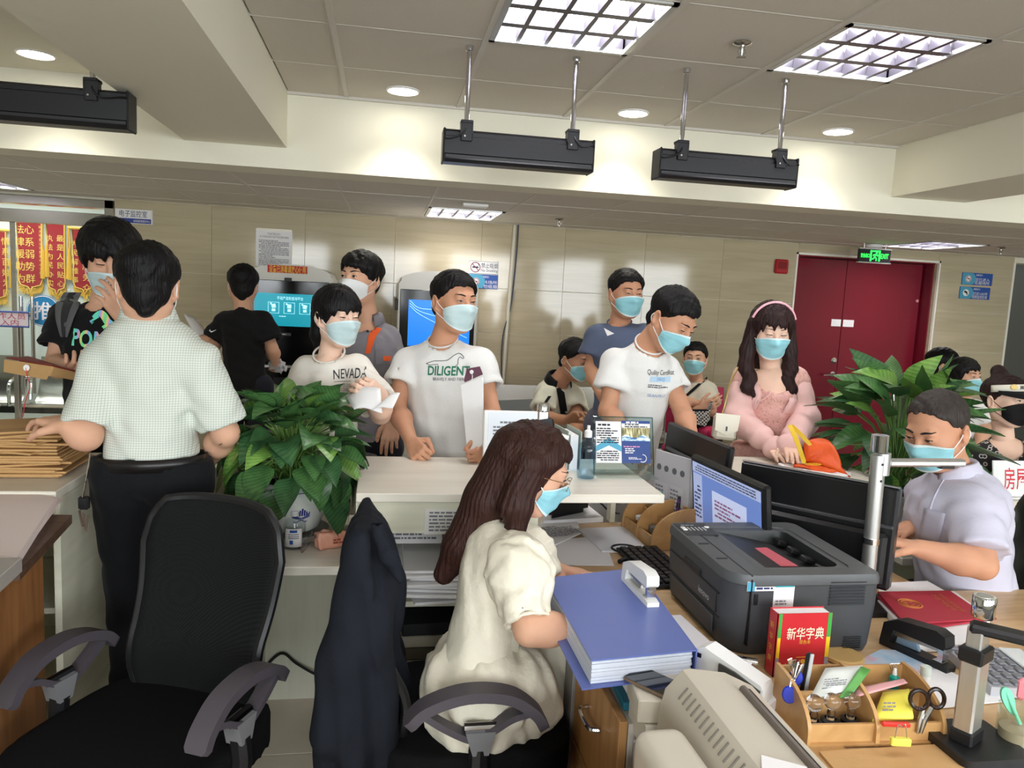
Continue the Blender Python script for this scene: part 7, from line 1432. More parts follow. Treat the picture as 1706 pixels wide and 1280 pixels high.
t = thing('flower_pot', 'white porcelain pot with blue boat painting on the low counter', 'pot', (-.30, 2.72, .75))
prof_ = [(.001, .79), (.085, .79), (.098, .80), (.118, .86), (.13, .93), (.133, .945), (.142, .955), (.142, .968), (.13, .97), (.124, .955), (.118, .93)]
M_porc = mat('porcelain', (226, 230, 222), .15, coat=.4); MB().lathe(prof_ + [(.001, .93)], (-.30, 2.72, 0), n=40).build('pot_body', M_porc, t); MB().lathe([(.001, .752), (.1, .752), (.125, .765), (.13, .785), (.118, .785), (.1, .775), (.001, .775)], (-.30, 2.72, 0), n=36).build('saucer', mat('saucer_grey', (150, 152, 146), .3), t)
MB().lathe([(.001, .945), (.118, .94)], (-.30, 2.72, 0), n=24).build('soil', M_soil, t)
M_bpaint = mat('porcelain_blue', (58, 62, 140), .25)
def on_pot(a, z, off=.0012): r = np.interp(z, [.80, .86, .93, .945], [.098, .118, .13, .133]) + off; return np.array([-.30 + r * math.sin(a), 2.72 - r * math.cos(a), z])
b = MB()
for k in range(5): b.tube([on_pot(.12 + .5 * u, .852 + .008 * k * (1 - (2 * u - 1) ** 2) * .4 + .02 * (2 * u - 1) ** 2 - .004 * k) for u in np.linspace(0, 1, 12)], .0022, 4)
for k in range(5): b.tube([on_pot(.25 + .07 * k, .86), on_pot(.28 + .06 * k, .886 - .006 * abs(k - 2))], .0028, 4)
b.tube([on_pot(.16 + .4 * u, .84 - .004 * math.sin(u * 9)) for u in np.linspace(0, 1, 12)], .0016, 4); b.build('boat_painting', M_bpaint, t); b = MB()
rr = random.Random(8)
for k in range(16):
    a0, z0 = rr.uniform(-1.0, -.35), rr.uniform(.85, .925); rad = rr.uniform(.008, .02); b.tube([on_pot(a0 + rad / .12 * math.cos(q), z0 + rad * math.sin(q)) for q in np.linspace(0, 4.6, 10)], .002, 4)
b.build('scroll_painting', mat('porcelain_ink', (40, 46, 84), .25), t)
b = MB(); a = np.arange(40) * 2 * math.pi / 40; b.tube([on_pot(q, .942) for q in a], .0016, 4, True); b.build('rim_line', M_bpaint, t)
pc2 = np.array([2.17, 2.88, .93])
plant('potted_plant', 'tall spreading peace lily with long glossy leaves behind the seated man', pc2, .34, (0.0, .42), 120, .215, 11, -.35, .22, .26, .1)
t = thing('flower_pot', 'large white round pot holding the right plant', 'pot', (2.17, 2.88, .73)); MB().lathe([(.001, .735), (.15, .735), (.17, .76), (.19, .84), (.195, .88), (.205, .89), (.205, .905), (.19, .91), (.18, .89), (.001, .885)], (2.17, 2.88, 0), n=40).build('pot_body', M_porc, t); MB().lathe([(.001, .892), (.178, .888)], (2.17, 2.88, 0), n=24).build('soil', M_soil, t)

# ------------------------------------------------------------------ on the low counter
t = thing('hand_sanitizer', 'clear pump bottle of hand sanitizer beside the painted pot', 'bottle', onZ(490, 912, .75)); c = onZ(490, 912, .75)
M_gel = glassm('sanitizer_clear', (238, 242, 244), 1.45, .06)
MB().lathe([(.001, .001), (.034, .001), (.037, .006), (.037, .082), (.03, .1), (.013, .108), (.013, .112)], c, n=28).build('bottle_body', M_gel, t)
b = MB().lathe([(.001, .112), (.016, .112), (.016, .13), (.006, .133), (.005, .15), (.014, .152), (.014, .16), (.001, .161)], c, n=18); b.tube([c + [0, 0, .156], c + [-.014, -.014, .157], c + [-.02, -.02, .151]], [.006, .005, .004], 8); b.build('pump', M_white, t)
al = np.linspace(-.85, .85, 12); A = np.array([[c + [.0375 * math.sin(q), -.0375 * math.cos(q), z] for q in al] for z in (.012, .075)]); lb = MB().grid(A, .0004).build('label', M_paper, t, 9)
b = MB(); A = np.array([[c + [.0381 * math.sin(q), -.0381 * math.cos(q), z] for q in np.linspace(-.3, .35, 6)] for z in (.062, .071)]); b.grid(A); A = np.array([[c + [.0381 * math.sin(q), -.0381 * math.cos(q), z] for q in np.linspace(-.3, .0, 4)] for z in (.022, .036)]); b.grid(A); b.build('blue_mark', M_blue, lb)
b = MB(); [b.grid(np.array([[c + [.0381 * math.sin(q), -.0381 * math.cos(q), z + dz] for q in np.linspace(-.45, .5, 6)] for dz in (0, .003)])) for z in (.054, .047, .041)]; b.build('label_print', M_ink, lb)
t = thing('tissue_packet', 'orange-pink soft tissue packet lying on the low counter', 'tissue packet', onZ(545, 915, .75)); c = onZ(545, 912, .75)
M_tis = ramp_mat('tissue_film', [(.35, (226, 150, 126)), (.6, (236, 176, 152)), (.75, (222, 120, 92))], noise_of(25, (1, 1, 1), 4), .35)
R = rotz(.35); S = SDF(c - [.12, .12, .01], c + [.12, .12, .09], .006)
def bxs(S, cc, d, R, k): 
    d = np.array(d) / 2
    def f(x, y, z):
        q = [R[0, i] * (x - cc[0]) + R[1, i] * (y - cc[1]) + R[2, i] * (z - cc[2]) for i in range(3)]; e = [np.maximum(np.abs(q[i]) - d[i] + k, 0) for i in range(3)]; return vlen(*e) - k
    m = np.abs(R) @ d; return S.op(f, cc - m, cc + m, .01, 'add')
bxs(S, c + [.01, 0, .03], (.1, .06, .055), R, .014); S.wob(.006, .04, 3); S.cut(c + [0, 0, .001], (0, 0, -1)); o = sdf_obj(S, 'packet_body', M_tis, t)
A = np.array([[c + R @ np.array([-.045 - .05 * v, -.03 + .06 * u, .045 * (1 - v) + .004 + .006 * math.sin(u * 8 + v * 5)]) for u in np.linspace(0, 1, 7)] for v in np.linspace(0, 1, 6)]); MB().grid(A, .001).build('loose_film', glassm('clear_film', (240, 232, 228), 1.5, .2), t, 9)
b = MB(); r = random.Random(3); cf = c + R @ np.array([.03, -.034, .03]); RR = np.stack([R[:, 0], [0, 0, 1.], -R[:, 1] * 1.], 1); rows(b, cf + R @ np.array([0, -.002, 0]), np.stack([R[:, 0], [0, 0, 1.], -R[:, 1]], 1), .04, .02, 2); b.build('packet_print', mat('rust_ink', (150, 74, 56), .6), t)
o = setp(MB().tube(cable([(-.44, 2.96, .12), (-.36, 2.955, .2), (-.3, 2.95, .16), (-.22, 2.93, .12), (-.12, 2.93, .08), (-.1, 2.9, .02)]), .006, 6).build('floor_cable', M_black), 'black cable along the counter panel above the floor', 'cable')

# ------------------------------------------------------------------ left counter: kraft envelopes and wallet
M_kraft = mat('kraft', (196, 156, 104), .75, noise=(6, .08), bump=(80, .08)); M_kraftd = mat('kraft_dark', (178, 138, 90), .75, noise=(6, .08))
r = random.Random(21); eo = None
ORD = 'topmost second third fourth fifth sixth seventh eighth ninth tenth eleventh twelfth thirteenth fourteenth fifteenth sixteenth seventeenth eighteenth nineteenth twentieth'.split()
for k in range(20):
    z = 1.002 + .0072 * k; top = k > 16; cx, cy = -1.10 + r.uniform(-.02, .02) - (.035 if k in (5, 11, 15, 18, 19) else 0), 2.665 + r.uniform(-.015, .015); a = r.uniform(-.05, .05) + (.35 if k in (5, 18) else (-.3 if k in (11, 15) else 0)) + (.14 * (k - 16) if top else 0)
    if eo is None:
        eo = MB().box((0, 0, .0032), (.24, .25, .0062), I3, .002).build('kraft_envelope', M_kraft); fl_ = MB().prism([(-.118, -.124), (.118, -.124), (.09, -.06), (-.09, -.06)], (0, 0, .0067), I3, .0012).build('flap', M_kraftd, eo); o = eo
    else:
        o = eo.copy(); COL.objects.link(o); f2 = fl_.copy(); COL.objects.link(f2); f2.parent = o
    o.location = (cx, cy, z); o.rotation_euler = (0, 0, a); setp(o, ORD[19 - k] + ' kraft envelope from the top of the left counter pile', 'envelope', 'kraft envelope pile')
t = thing('document_wallet', 'open kraft document wallet with red inside held by the backpack man', 'wallet', P(60, 610, 2.65))
def quadP(px, th, nm, m, t_):
    q = [P(*x) for x in px]; return MB().grid(np.array([[q[0], q[1]], [q[3], q[2]]]), th).build(nm, m, t_)
quadP([(9, 599, 2.62), (88, 611, 2.5), (78, 633, 2.5), (8, 620, 2.62)], .004, 'front_flap', M_kraft, t); quadP([(10, 597, 2.62), (50, 596, 2.75), (134, 622, 2.62), (88, 611, 2.5)], .004, 'red_inner', mat('inner_red', (122, 36, 30), .7), t); quadP([(88, 611, 2.5), (134, 622, 2.62), (128, 634, 2.62), (82, 626, 2.5)], .004, 'side_gusset', M_kraft, t)
q = P(45, 613, 2.545); MB().lathe([(.001, .003), (.009, .003), (.011, 0)], q - VB * -.003, np.stack([VR, VU, VB], 1), 18).build('string_button', M_paper, t); MB().tube(cable([q + VB * .005, P(46, 630, 2.54), P(50, 645, 2.54), P(42, 670, 2.55), P(38, 695, 2.56)]), .0016, 5).build('red_string', mat('string_red', (200, 60, 66), .7), t)
t = thing('drinking_bottle', 'clear tumbler with purple sleeve at the left counter edge', 'bottle', (-1.3, 2.5, 1.0)); MB().lathe([(.001, .001), (.033, .001), (.036, .02), (.038, .15), (.036, .15), (.033, .02), (.001, .012)], (-1.26, 2.5, 1.001), n=28).build('tumbler', M_glass, t); MB().lathe([(.001, .015), (.031, .015), (.033, .09), (.001, .09)], (-1.26, 2.5, 1.001), n=24).build('purple_drink', mat('purple_soft', (176, 164, 196), .4), t); MB().lathe([(.039, .15), (.04, .175), (.03, .185), (.001, .187)], (-1.26, 2.5, 1.001), n=24).build('lid', M_black, t)
a = np.arange(40) * 2 * math.pi / 40; setp(MB().tube(np.c_[-1.21 + .05 * np.cos(a), 2.43 + .035 * np.sin(a), np.full(40, 1.006)], .0045, 6, True).build('rubber_ring', M_black), 'black ring lying before the envelope pile', 'ring')

# ------------------------------------------------------------------ left foreground cabinet with pink papers
t = thing('side_cabinet', 'dark-topped wooden cabinet at the left foreground with papers on it', 'cabinet', (-1.3, 2.1, 0)); pts = [onZ(120, 858, .95)[:2], onZ(33, 950, .95)[:2], onZ(33, 950, .95)[:2] + [-.75, -.05], onZ(120, 858, .95)[:2] + [-.75, .02]]
fixn(MB().prism(pts, (0, 0, .9375), I3, .025).build('cabinet_top', wood('walnut_top', (74, 54, 42), (98, 74, 58), (2, 9, 9), 3), t)); M_brw = wood('brown_wood', (128, 84, 48), (160, 110, 66), (9, 9, .8), 3)
MB().span((-1.5, 1.99, .05), (-.945, 2.31, .925), .002).build('body', M_brw, t); MB().span((-1.52, 1.98, .55), (-.94, 1.992, .925), .002).build('door', M_brw, t); MB().span((-1.45, 2.02, 0), (-1.0, 2.28, .05)).build('plinth', M_black, t)
M_pinkp = mat('pinkish_paper', (226, 210, 206), .8)
for k in range(7):
    z = .9505 + .006 * k; j = r.uniform(-.01, .01); p4 = [onZ(105 - 2 * k + 600 * j, 832, z), onZ(-60, 806, z), onZ(-90, 930, z), onZ(35 - k, 936 - 1 * k, z)]; p4 = [q[:2] for q in p4]; c = np.mean(p4, 0); o = MB().prism([q - c for q in p4], (0, 0, .0028), I3, .0056).build('paper_bundle', M_pinkp); fixn(o); o.location = (c[0], c[1], z); setp(o, ORD[6 - k] + ' pale pink paper bundle in the stack on the left cabinet', 'paper', 'papers on the left cabinet')
a_, b_ = onZ(54, 940, .99), onZ(-20, 1010, .99); t = thing('side_table', 'grey edged table corner at the left border below the papers', 'table', (-1.1, 1.7, 0)); Rt = frame(z=(0, 0, 1), x=a_ - b_); ctr = (a_ + b_) / 2 - Rt[:, 1] * -.15
t2 = MB().box((a_ + b_) / 2 + Rt[:, 1] * .17, (np.linalg.norm(a_ - b_), .3, .035), Rt, .002).build('table_top', M_glt, t); 
for u in (-.06, .06): MB().box(((a_ + b_) / 2 + Rt[:, 1] * .2 + Rt[:, 0] * u) * [1, 1, 0] + [0, 0, .486], (.03, .03, .972), Rt).build('leg', M_steel, t)

# ------------------------------------------------------------------ clerk's desk: papers, organizer, binder, stapler
flat('paper_sheet', 'white sheet nearest the clerk\'s hand on the oak desk', 'paper', .752, [(918, 900), (1004, 893), (1023, 942), (915, 941)], .003, M_paper)
o = flat('paper_pile', 'stapled papers spread under the clerk\'s face', 'paper', .756, [(893, 872), (960, 862), (968, 888), (915, 912), (893, 905)], .004, M_paper); onflat(o, 'print', M_ink, (930, 885), .7606, .16, .12, 8, rowdir=((900, 890), (960, 884)), cell=.012)
o = flat('open_folder', 'open white folder lying by the desk organizer', 'folder', .752, [(963, 881), (1042, 877), (1081, 916), (1003, 918)], .008, mat('folder_white', (228, 228, 232), .6))
flat('paper_sheet', 'white sheet half under the blue binder', 'paper', .752, [(896, 975), (935, 962), (1020, 955), (1030, 968), (930, 1000), (905, 1008)], .003, M_paper)
a = np.arange(24) * 2 * math.pi / 24; c = onZ(1040, 914, .762); setp(MB().tube(c + np.c_[.045 * np.cos(a), .04 * np.sin(a), 0 * a], .0042, 6, True).build('hair_tie', M_black), 'black elastic hair tie lying on the white folder', 'hair tie')
q0, q1 = onZ(1032, 936, .758), onZ(1076, 917, .758); t = thing('pen', 'dark capped pen lying before the keyboard', 'pen', q0); MB().cyl(q0, q0 * .45 + q1 * .55, .008, .008, 12).build('cap', M_black, t); MB().cyl(q0 * .45 + q1 * .55, q1, .0075, .004, 12).build('barrel', mat('barrel_purple', (60, 48, 70), .3), t)
t = thing('keyboard', 'black computer keyboard partly hidden by the laser printer', 'keyboard', onZ(1060, 940, .75)); c = np.array([.93, 2.37, .758])
MB().box(c, (.16, .36, .014), rotz(.05), .004).build('base', M_black, t)
for i in range(5):
    for j in range(11):
        MB().box(c + rotz(.05) @ np.array([-.058 + .029 * i, -.155 + .031 * j, .011]), (.024, .026, .008), rotz(.05), .003).build('key', M_blackm, t) if (i, j) == (0, 0) else None
k0 = [o for o in COL.objects if o.name.startswith('key') and o.parent == t][-1]
for i in range(5):
    for j in range(11):
        if i or j: o = k0.copy(); COL.objects.link(o); d = rotz(.05) @ np.array([.029 * i, .031 * j, 0]); o.location = d
M_birch = wood('birch_panel', (178, 134, 82), (200, 158, 104), (8, 8, 8), 2, .4)
def organizer(label, o, x, y, W_, D_, Hb, npan, steps):
    """arched side panels across W_, depth D_ along y, boards between"""
    t = thing('desk_organizer', label, 'organizer', o); o = np.array(o, float); R = frame(z=(0, 0, 1), x=x); x, y = R[:, 0], R[:, 1]
    prof = [(0, 0), (D_, 0), (D_, Hb), (D_ * .86, Hb)] + [(D_ * .86 * (1 - math.sin(q)), Hb * .28 + Hb * .72 * math.cos(q)) for q in np.linspace(.12, math.pi / 2, 9)]
    for k in range(npan): MB().prism(prof, o + x * (W_ * k / (npan - 1)), np.stack([y, [0, 0, 1.], np.cross(y, [0, 0, 1.])], 1), .008).build('side_panel', M_birch, t)
    for u, h in steps: MB().box(o + x * W_ / 2 + y * (D_ * u) + np.array([0, 0, h / 2]), (W_, .006, h), R).build('divider', M_birch, t)
    MB().box(o + x * W_ / 2 + y * D_ / 2 + np.array([0, 0, .004]), (W_, D_, .006), R).build('bottom', M_birch, t)
    return t, o, x, y
t1, o1, x1_, y1_ = organizer('birch desk organizer with arched dividers behind the laser printer', (.945, 2.80, .752), (.10, -1, 0), None, .26, .17, .15, 3, [(.05, .05), (.5, .09), (.97, .14)])
def stick(name, label, cat, p0, p1, r0, m, cap=None, mc=None):
    t = thing(name, label, cat, p0); p0, p1 = np.array(p0), np.array(p1); MB().cyl(p0, p1, r0, n=12).build('barrel', m, t); d = nrm(p1 - p0)
    if mc: MB().cyl(p1 - d * .03, p1 + d * .012, r0 * 1.15, r0 * .8, 12).build('cap', mc, t)
    return t
M_teal2 = mat('teal_plastic', (10, 140, 122), .3); q = o1 + x1_ * .06 + y1_ * .13 + [0, 0, .01]; stick('highlighter', 'teal highlighter standing in the organizer', 'pen', q, q + [0, 0, .14], .012, M_teal2, mc=M_teal2)
q = o1 + x1_ * .2 + y1_ * .12 + [0, 0, .01]; stick('pen', 'purple pen standing in the organizer beside the monitor', 'pen', q, q + [.01, 0, .16], .007, mat('pen_purple', (84, 48, 100), .3), mc=M_black)
setp(MB().box(o1 + x1_ * .06 + y1_ * .055 + [0, 0, .06], (.045, .03, .02), rotz(.3), .003).build('white_eraser', M_white), 'small white box in the front slot of the organizer', 'eraser'); setp(MB().box(o1 + x1_ * .19 + y1_ * .05 + [0, 0, .055], (.05, .035, .03), rotz(-.2), .004).build('clip_box', mat('box_grey', (110, 104, 96), .4, .4)), 'grey box of clips in the organizer', 'box')
setp(MB().lathe([(.008, -.008), (.014, -.006), (.014, .006), (.008, .008), (.008, -.008)], o1 + x1_ * .2 + y1_ * .11 + [0, 0, .1], rotx(1.2), 18).build('tape_roll', mat('tape_yellow', (224, 178, 60), .4)), 'yellow tape roll in the organizer', 'tape')
t = thing('file_rack', 'pale grey file rack with round finger holes beside the monitor', 'file rack', (1.06, 2.8, .75)); a_, b_ = onZ(1094, 742, 1.14), onZ(1152, 772, 1.1); kk = (2.86 / a_[1]); a_ = EYE + (a_ - EYE) * kk * .98; b_ = EYE + (b_ - EYE) * (2.62 / b_[1]); b_[2] = a_[2] = (a_[2] + b_[2]) / 2
xr = nrm((b_ - a_) * [1, 1, 0]); Rr = frame(x=xr, y=(0, 0, 1)); W_r = np.linalg.norm(b_ - a_); hr = a_[2] - .752; cr = (a_ + b_) / 2 * [1, 1, 0] + [0, 0, .752 + hr / 2]
M_rk = mat('rack_grey', (188, 186, 190), .4); MB().box(cr, (W_r, hr, .006), Rr, .002).build('face_panel', M_rk, t); MB().box(cr - Rr[:, 2] * .05, (W_r, hr * .9, .006), Rr, .002).build('back_panel', M_rk, t); MB().box(cr - Rr[:, 2] * .025 - [0, 0, hr / 2 - .004], (W_r, .006, .05), Rr).build('bottom', M_rk, t); MB().box(cr - Rr[:, 2] * .025, (W_r * .9, hr * .85, .03), Rr, .002).build('filed_papers', M_paper, t)
for u in (-.36, -.15, .08, .3): MB().lathe([(.001, .001), (.012, .001), (.0125, 0)], cr + Rr @ [W_r * u, hr * .3, .0035], Rr, 18).build('finger_hole', mat('hole_grey', (96, 98, 100), .5), t)
for u in (-.25, .18): c = cr + Rr @ [W_r * u, -hr * .18, .0042]; s = MB().box(c, (W_r * .38, hr * .6, .001), Rr).build('table_sheet', mat('sheet_grey', (196, 194, 198), .7), t); rows(MB(), c, Rr, W_r * .34, hr * .55, 12, lift=.0009, cell=.01).build('print', M_ink, s)
# blue binder
M_bind = mat('binder_blue', (96, 112, 178), .32, spec=.5, noise=(3, .05)); t = thing('ring_binder', 'fat blue document binder lying on the desk corner', 'binder', (.63, 1.87, .79)); tz = .855
pp_ = [onZ(908, 963, tz)[:2], onZ(1058, 946, tz)[:2], onZ(1160, 1083, tz)[:2], onZ(985, 1100, tz)[:2]]; cc_ = np.mean(pp_, 0)
fixn(MB().prism(pp_, (0, 0, tz - .002), I3, .003).build('front_cover', M_bind, t)); lo_ = [q + [-.02, -.01] if i in (0, 3) else q for i, q in enumerate(pp_)]; fixn(MB().prism(lo_, (0, 0, .7915), I3, .003).build('back_cover', M_bind, t))
MB().grid(np.array([[[*pp_[1], z], [*pp_[2], z]] for z in (.79, tz)]), .003).build('spine', M_bind, t)
for k in range(9): s = .965 - .006 * (k % 3); z0 = .794 + .0064 * k; fixn(MB().prism([cc_ + (q - cc_) * s for q in pp_], (0, 0, z0 + .003), I3, .0058).build('page_block', mat('page_bluish', (214, 220, 232), .6), t))
# folders and papers on the pedestal that carry the binder
for k, (m, lab) in enumerate([(mat('folder_teal', (34, 110, 130), .5), 'teal folder on the drawer pedestal'), (M_paper, 'white paper pile on the drawer pedestal'), (mat('folder_bluegrey', (120, 140, 160), .5), 'blue-grey folder under the binder'), (M_paper, 'paper pile directly under the blue binder')]):
    setp(MB().box((.7 + .01 * k, 1.755 if k < 2 else 1.81, .7115 + .0215 * k), (.235, .33 if k < 2 else .21, .02), rotz(-.06 + .05 * k), .002).build('folder' if k % 2 == 0 else 'paper_pile', m), lab, 'folder' if k % 2 == 0 else 'paper')
setp(MB().box((.66, 2.07, .7715), (.24, .2, .037), I3, .002).build('paper_pile', M_paper), 'paper pile under the far end of the blue binder', 'paper')
setp(MB().box((.675, 1.525, .71), (.19, .115, .062), I3, .002).build('paper_box', mat('box_cream', (206, 200, 186), .6)), 'cream paper box on the grey tray under the notebook', 'box')
setp(MB().box((.67, 1.525, .769), (.2, .12, .053), rotz(-.12), .003).build('notebook', mat('book_cream', (210, 203, 186), .6)), 'thick cream notebook under the phone', 'book')
t = thing('smartphone', 'dark smartphone lying on the cream notebook', 'phone', (.63, 1.52, .8)); c = np.array([.628, 1.52, .8035]); Rp = frame(z=(-.03, -.04, 1), x=onZ(1120, 1150, .735) - onZ(1040, 1115, .735)); MB().box(c, (.155, .074, .008), Rp, .003).build('body', mat('phone_rim', (150, 128, 110), .25, .7), t); MB().box(c + Rp[:, 2] * .0043, (.15, .069, .001), Rp).build('glass_face', mat('phone_glass', (14, 15, 18), .05, coat=1), t)
t = thing('plastic_tray', 'grey plastic desk tray standing before the pedestal', 'tray', (.7, 1.49, .46)); Rk = I3
MB().prism([(-.11, 0), (.11, 0), (.11, .2), (.095, .215), (-.095, .215), (-.11, .2)], (.685, 1.47, .462), RBACK, .006).build('front_wall', mat('tray_grey', (176, 170, 166), .45), t); MB().prism([(-.11, 0), (.11, 0), (.11, .215), (-.11, .215)], (.685, 1.525, .462), RBACK, .006).build('back_wall', MATS['tray_grey'], t); MB().span((.575, 1.47, .462), (.581, 1.525, .67)).build('side_wall', MATS['tray_grey'], t); MB().span((.789, 1.47, .462), (.795, 1.525, .67)).build('side_wall', MATS['tray_grey'], t); MB().span((.581, 1.473, .462), (.789, 1.522, .468)).build('bottom', MATS['tray_grey'], t)
def stapler(name, label, p0, p1, sc, m1, m2, z):
    t = thing(name, label, 'stapler', p0); p0, p1 = np.array(p0), np.array(p1); x = nrm((p1 - p0) * [1, 1, 0]); L = np.linalg.norm((p1 - p0)[:2]); R = frame(z=(0, 0, 1), x=x); Q = lambda a, b, c: p0 + x * a * L + R[:, 1] * b + np.array([0, 0, c * sc])
    side = np.stack([x, [0, 0, 1.], np.cross(x, [0, 0, 1.])], 1); h = sc
    MB().prism([(0, .0), (L, .0), (L, .012 * h), (L * .9, .016 * h), (0, .016 * h)], Q(0, 0, 0), side, .036 * h).build('base', m1, t)
    MB().prism([(0, .008 * h), (L * .14, .012 * h), (L * .2, .05 * h), (L * .92, .052 * h), (L * .95, .06 * h), (L * .93, .084 * h), (L * .8, .092 * h), (L * .25, .08 * h), (L * .04, .06 * h)], Q(0, 0, 0), side, .038 * h).build('arm', m1, t)
    MB().prism([(L * .18, .034 * h), (L * .94, .044 * h), (L * .94, .054 * h), (L * .18, .05 * h)], Q(0, 0, 0), side, .022 * h).build('magazine', M_steel, t); MB().box(Q(.87, 0, .034), (L * .07, .024 * h, .03 * h), R).build('nose', M_chrome, t); MB().box(Q(.84, 0, .0175), (L * .14, .024 * h, .003), R).build('anvil', M_steel, t)
    MB().prism([(L * .2, .016 * h), (L * .55, .018 * h), (L * .5, .034 * h), (L * .22, .034 * h)], Q(0, 0, 0), side, .01).build('spring_plate', m2, t); return t
stapler('stapler', 'white and chrome stapler standing on the blue binder', onZ(1044, 966, tz), onZ(1088, 1012, tz), .92, M_white, M_steel, tz)
stapler('stapler', 'black stapler beside the calculator', onZ(1472, 1070, .752), onZ(1584, 1122, .752), 1.08, M_black, mat('plate_blue', (150, 176, 200), .3, .5), .75)
t = thing('hole_punch', 'white hole punch with dark handle recess behind the dot matrix printer', 'hole punch', (.85, 1.57, .75)); q0, q1 = onZ(1160, 1112, .80), onZ(1272, 1160, .80); x = nrm((q1 - q0) * [1, 1, 0]); sd = np.stack([x, [0, 0, 1.], np.cross(x, [0, 0, 1.])], 1); L = np.linalg.norm((q1 - q0)[:2]); q0 = np.array([q0[0], q0[1], .752]); ds = nrm(np.cross([0, 0, 1.], x)); 
q0 = q0 + ds * .02 + np.array([0, 0, .028])
setp(MB().box(q0 + x * L * .5 - [0, 0, .0145], (L * 1.1, .1, .0265), frame(z=(0, 0, 1), x=x), .002).build('notebook', M_paper), 'white notepad under the hole punch', 'book')
MB().prism([(0, 0), (L, 0), (L, .03), (L * .96, .042), (L * .5, .062), (L * .12, .078), (0, .07)], q0, sd, .05).build('body', M_white, t); MB().prism([(L * .36, .02), (L * .95, .008), (L * .97, .03), (L * .6, .05), (L * .36, .056)], q0 - ds * .027, sd, .006).build('handle_recess', mat('recess_dark', (60, 60, 58), .3), t); MB().box(q0 + x * L * .05 + np.array([0, 0, .055]) - ds * .026, (.01, .003, .01), frame(z=(0, 0, 1), x=x)).build('screw_hole', M_black, t)
t = thing('metal_clip', 'chrome metal stapler remover lying beside the printer', 'clip', onZ(1215, 1098, .752)); q0, q1 = onZ(1186, 1094, .765), onZ(1258, 1106, .765); MB().box((q0 + q1) / 2 + [0, 0, .0], (np.linalg.norm(q1 - q0), .03, .022), frame(z=(0, 0, 1), x=q1 - q0), .008).build('body', M_chrome, t); MB().cyl(q1 - nrm(q1 - q0) * .02, q1 + nrm(q1 - q0) * .005, .013, n=14).build('roller', M_steel, t)
# dot matrix printer
M_beige = mat('printer_beige', (200, 192, 176), .5, bump=(500, .03)); M_beiged = mat('printer_beige_shade', (186, 178, 164), .5, bump=(500, .03)); t = thing('dot_matrix_printer', 'beige dot matrix printer in the lower foreground', 'printer', (.6, 1.2, .66))
Rd = np.stack([[1., 0, 0], [0, 0, 1.], [0, -1., 0]], 1); yA, yB = .86, 1.44; ym = (yA + yB) / 2; sec = [(.588, .665), (.80, .665), (.80, .84), (.735, .872), (.655, .884), (.64, .882), (.604, .836), (.596, .80)]
MB().prism(sec, (0, ym, 0), Rd, yB - yA).build('housing', M_beige, t); MB().prism([(.598, .68), (.795, .68), (.795, .83), (.73, .862), (.65, .874), (.612, .832), (.606, .80)], (0, yB + .008, 0), Rd, .018).build('end_cap', M_beige, t)
MB().tube([(.742, yA, .873), (.742, yB - .07, .873)], .0085, 10).build('tear_bar', mat('tear_bar', (112, 104, 96), .35, .4), t); MB().tube([(.76, yA, .862), (.76, yB - .06, .862)], .006, 8).build('platen_rod', M_black, t)
for k in range(18):
    y = 1.385 - k * .021; MB().box((.621, y, .8595), (.03, .0045, .0035), roty(-.9), .001).build('vent_slot', mat('slot_dark', (120, 114, 104), .7), t)
S = SDF((.42, 1.0, .64), (.62, 1.34, .92), .006)
bxs(S, np.array([.53, 1.17, .762]), (.1, .22, .2), rotz(.03), .028); sdf_obj(S, 'paper_feed_cover', M_beige, t)
flat('paper_sheet', 'white sheet on the lower end of the dot matrix printer', 'paper', .884, [(1268, 1258), (1345, 1278), (1330, 1330), (1270, 1300)], .002, M_paper)

# ------------------------------------------------------------------ dictionary, organizer and small things at lower right
M_rbk = mat('book_red', (196, 44, 52), .3, coat=.3); t = thing('dictionary', 'small red dictionary standing against the laser printer', 'book', (1.03, 1.65, .752)); xa, xb, ya, yb_, za, zb = .958, 1.102, 1.632, 1.672, .752, .913
MB().span((xa + .002, ya + .002, za), (xb - .003, yb_ - .002, zb - .003)).build('pages', M_paper, t); b = MB(); b.span((xa, ya, za), (xb, ya + .002, zb)); b.span((xa, yb_ - .002, za), (xb, yb_, zb)); b.span((xa, ya, za), (xa + .002, yb_, zb)); b.build('cover', M_rbk, t)
M_wg = mat('gold_white', (240, 226, 196), .5); fc = np.array([(xa + xb) / 2 + .004, ya - .0006, (za + zb) / 2]); 
text(MB(), '新华字典', fc + [0, 0, .03], RBACK, .033, .098, bold=.008).build('title', M_wg, t); text(MB(), '双色本', fc + [0, 0, .008], RBACK, .011, .03).build('subtitle', M_gold, t); text(MB(), '商务印书馆', fc + [.014, 0, -.064], RBACK, .011, .08).build('publisher_line', M_gold, t)
b = MB().tube([fc + [u * .018, -.0005, v * .011 - .042] for u, v in ((-1, -1), (1, -1), (1, 1), (-1, 1))], .0009, 4, True); b.lathe([(.001, 0), (.006, 0), (.006, .0006), (.001, .0006)], fc + [0, 0, -.042], RBACK, 12); b.build('emblem', M_gold, t); text(MB(), 'Xl', fc + [-.04, 0, -.052], RBACK, .018).build('cover_mark', M_wg, t)
for (x0, x1) in ((xa + .004, xa + .012), (xb - .011, xb - .001)):
    for c_, u0, u1 in (((60, 160, 70), .62, 1), ((236, 200, 40), .3, .62), ((150, 150, 160), 0, .3)): MB().span((x0, ya - .0007, za + (zb - za) * u0), (x1, ya + .0003, za + (zb - za) * u1)).build('edge_band', mat('band_%d' % c_[0], c_, .4), t)
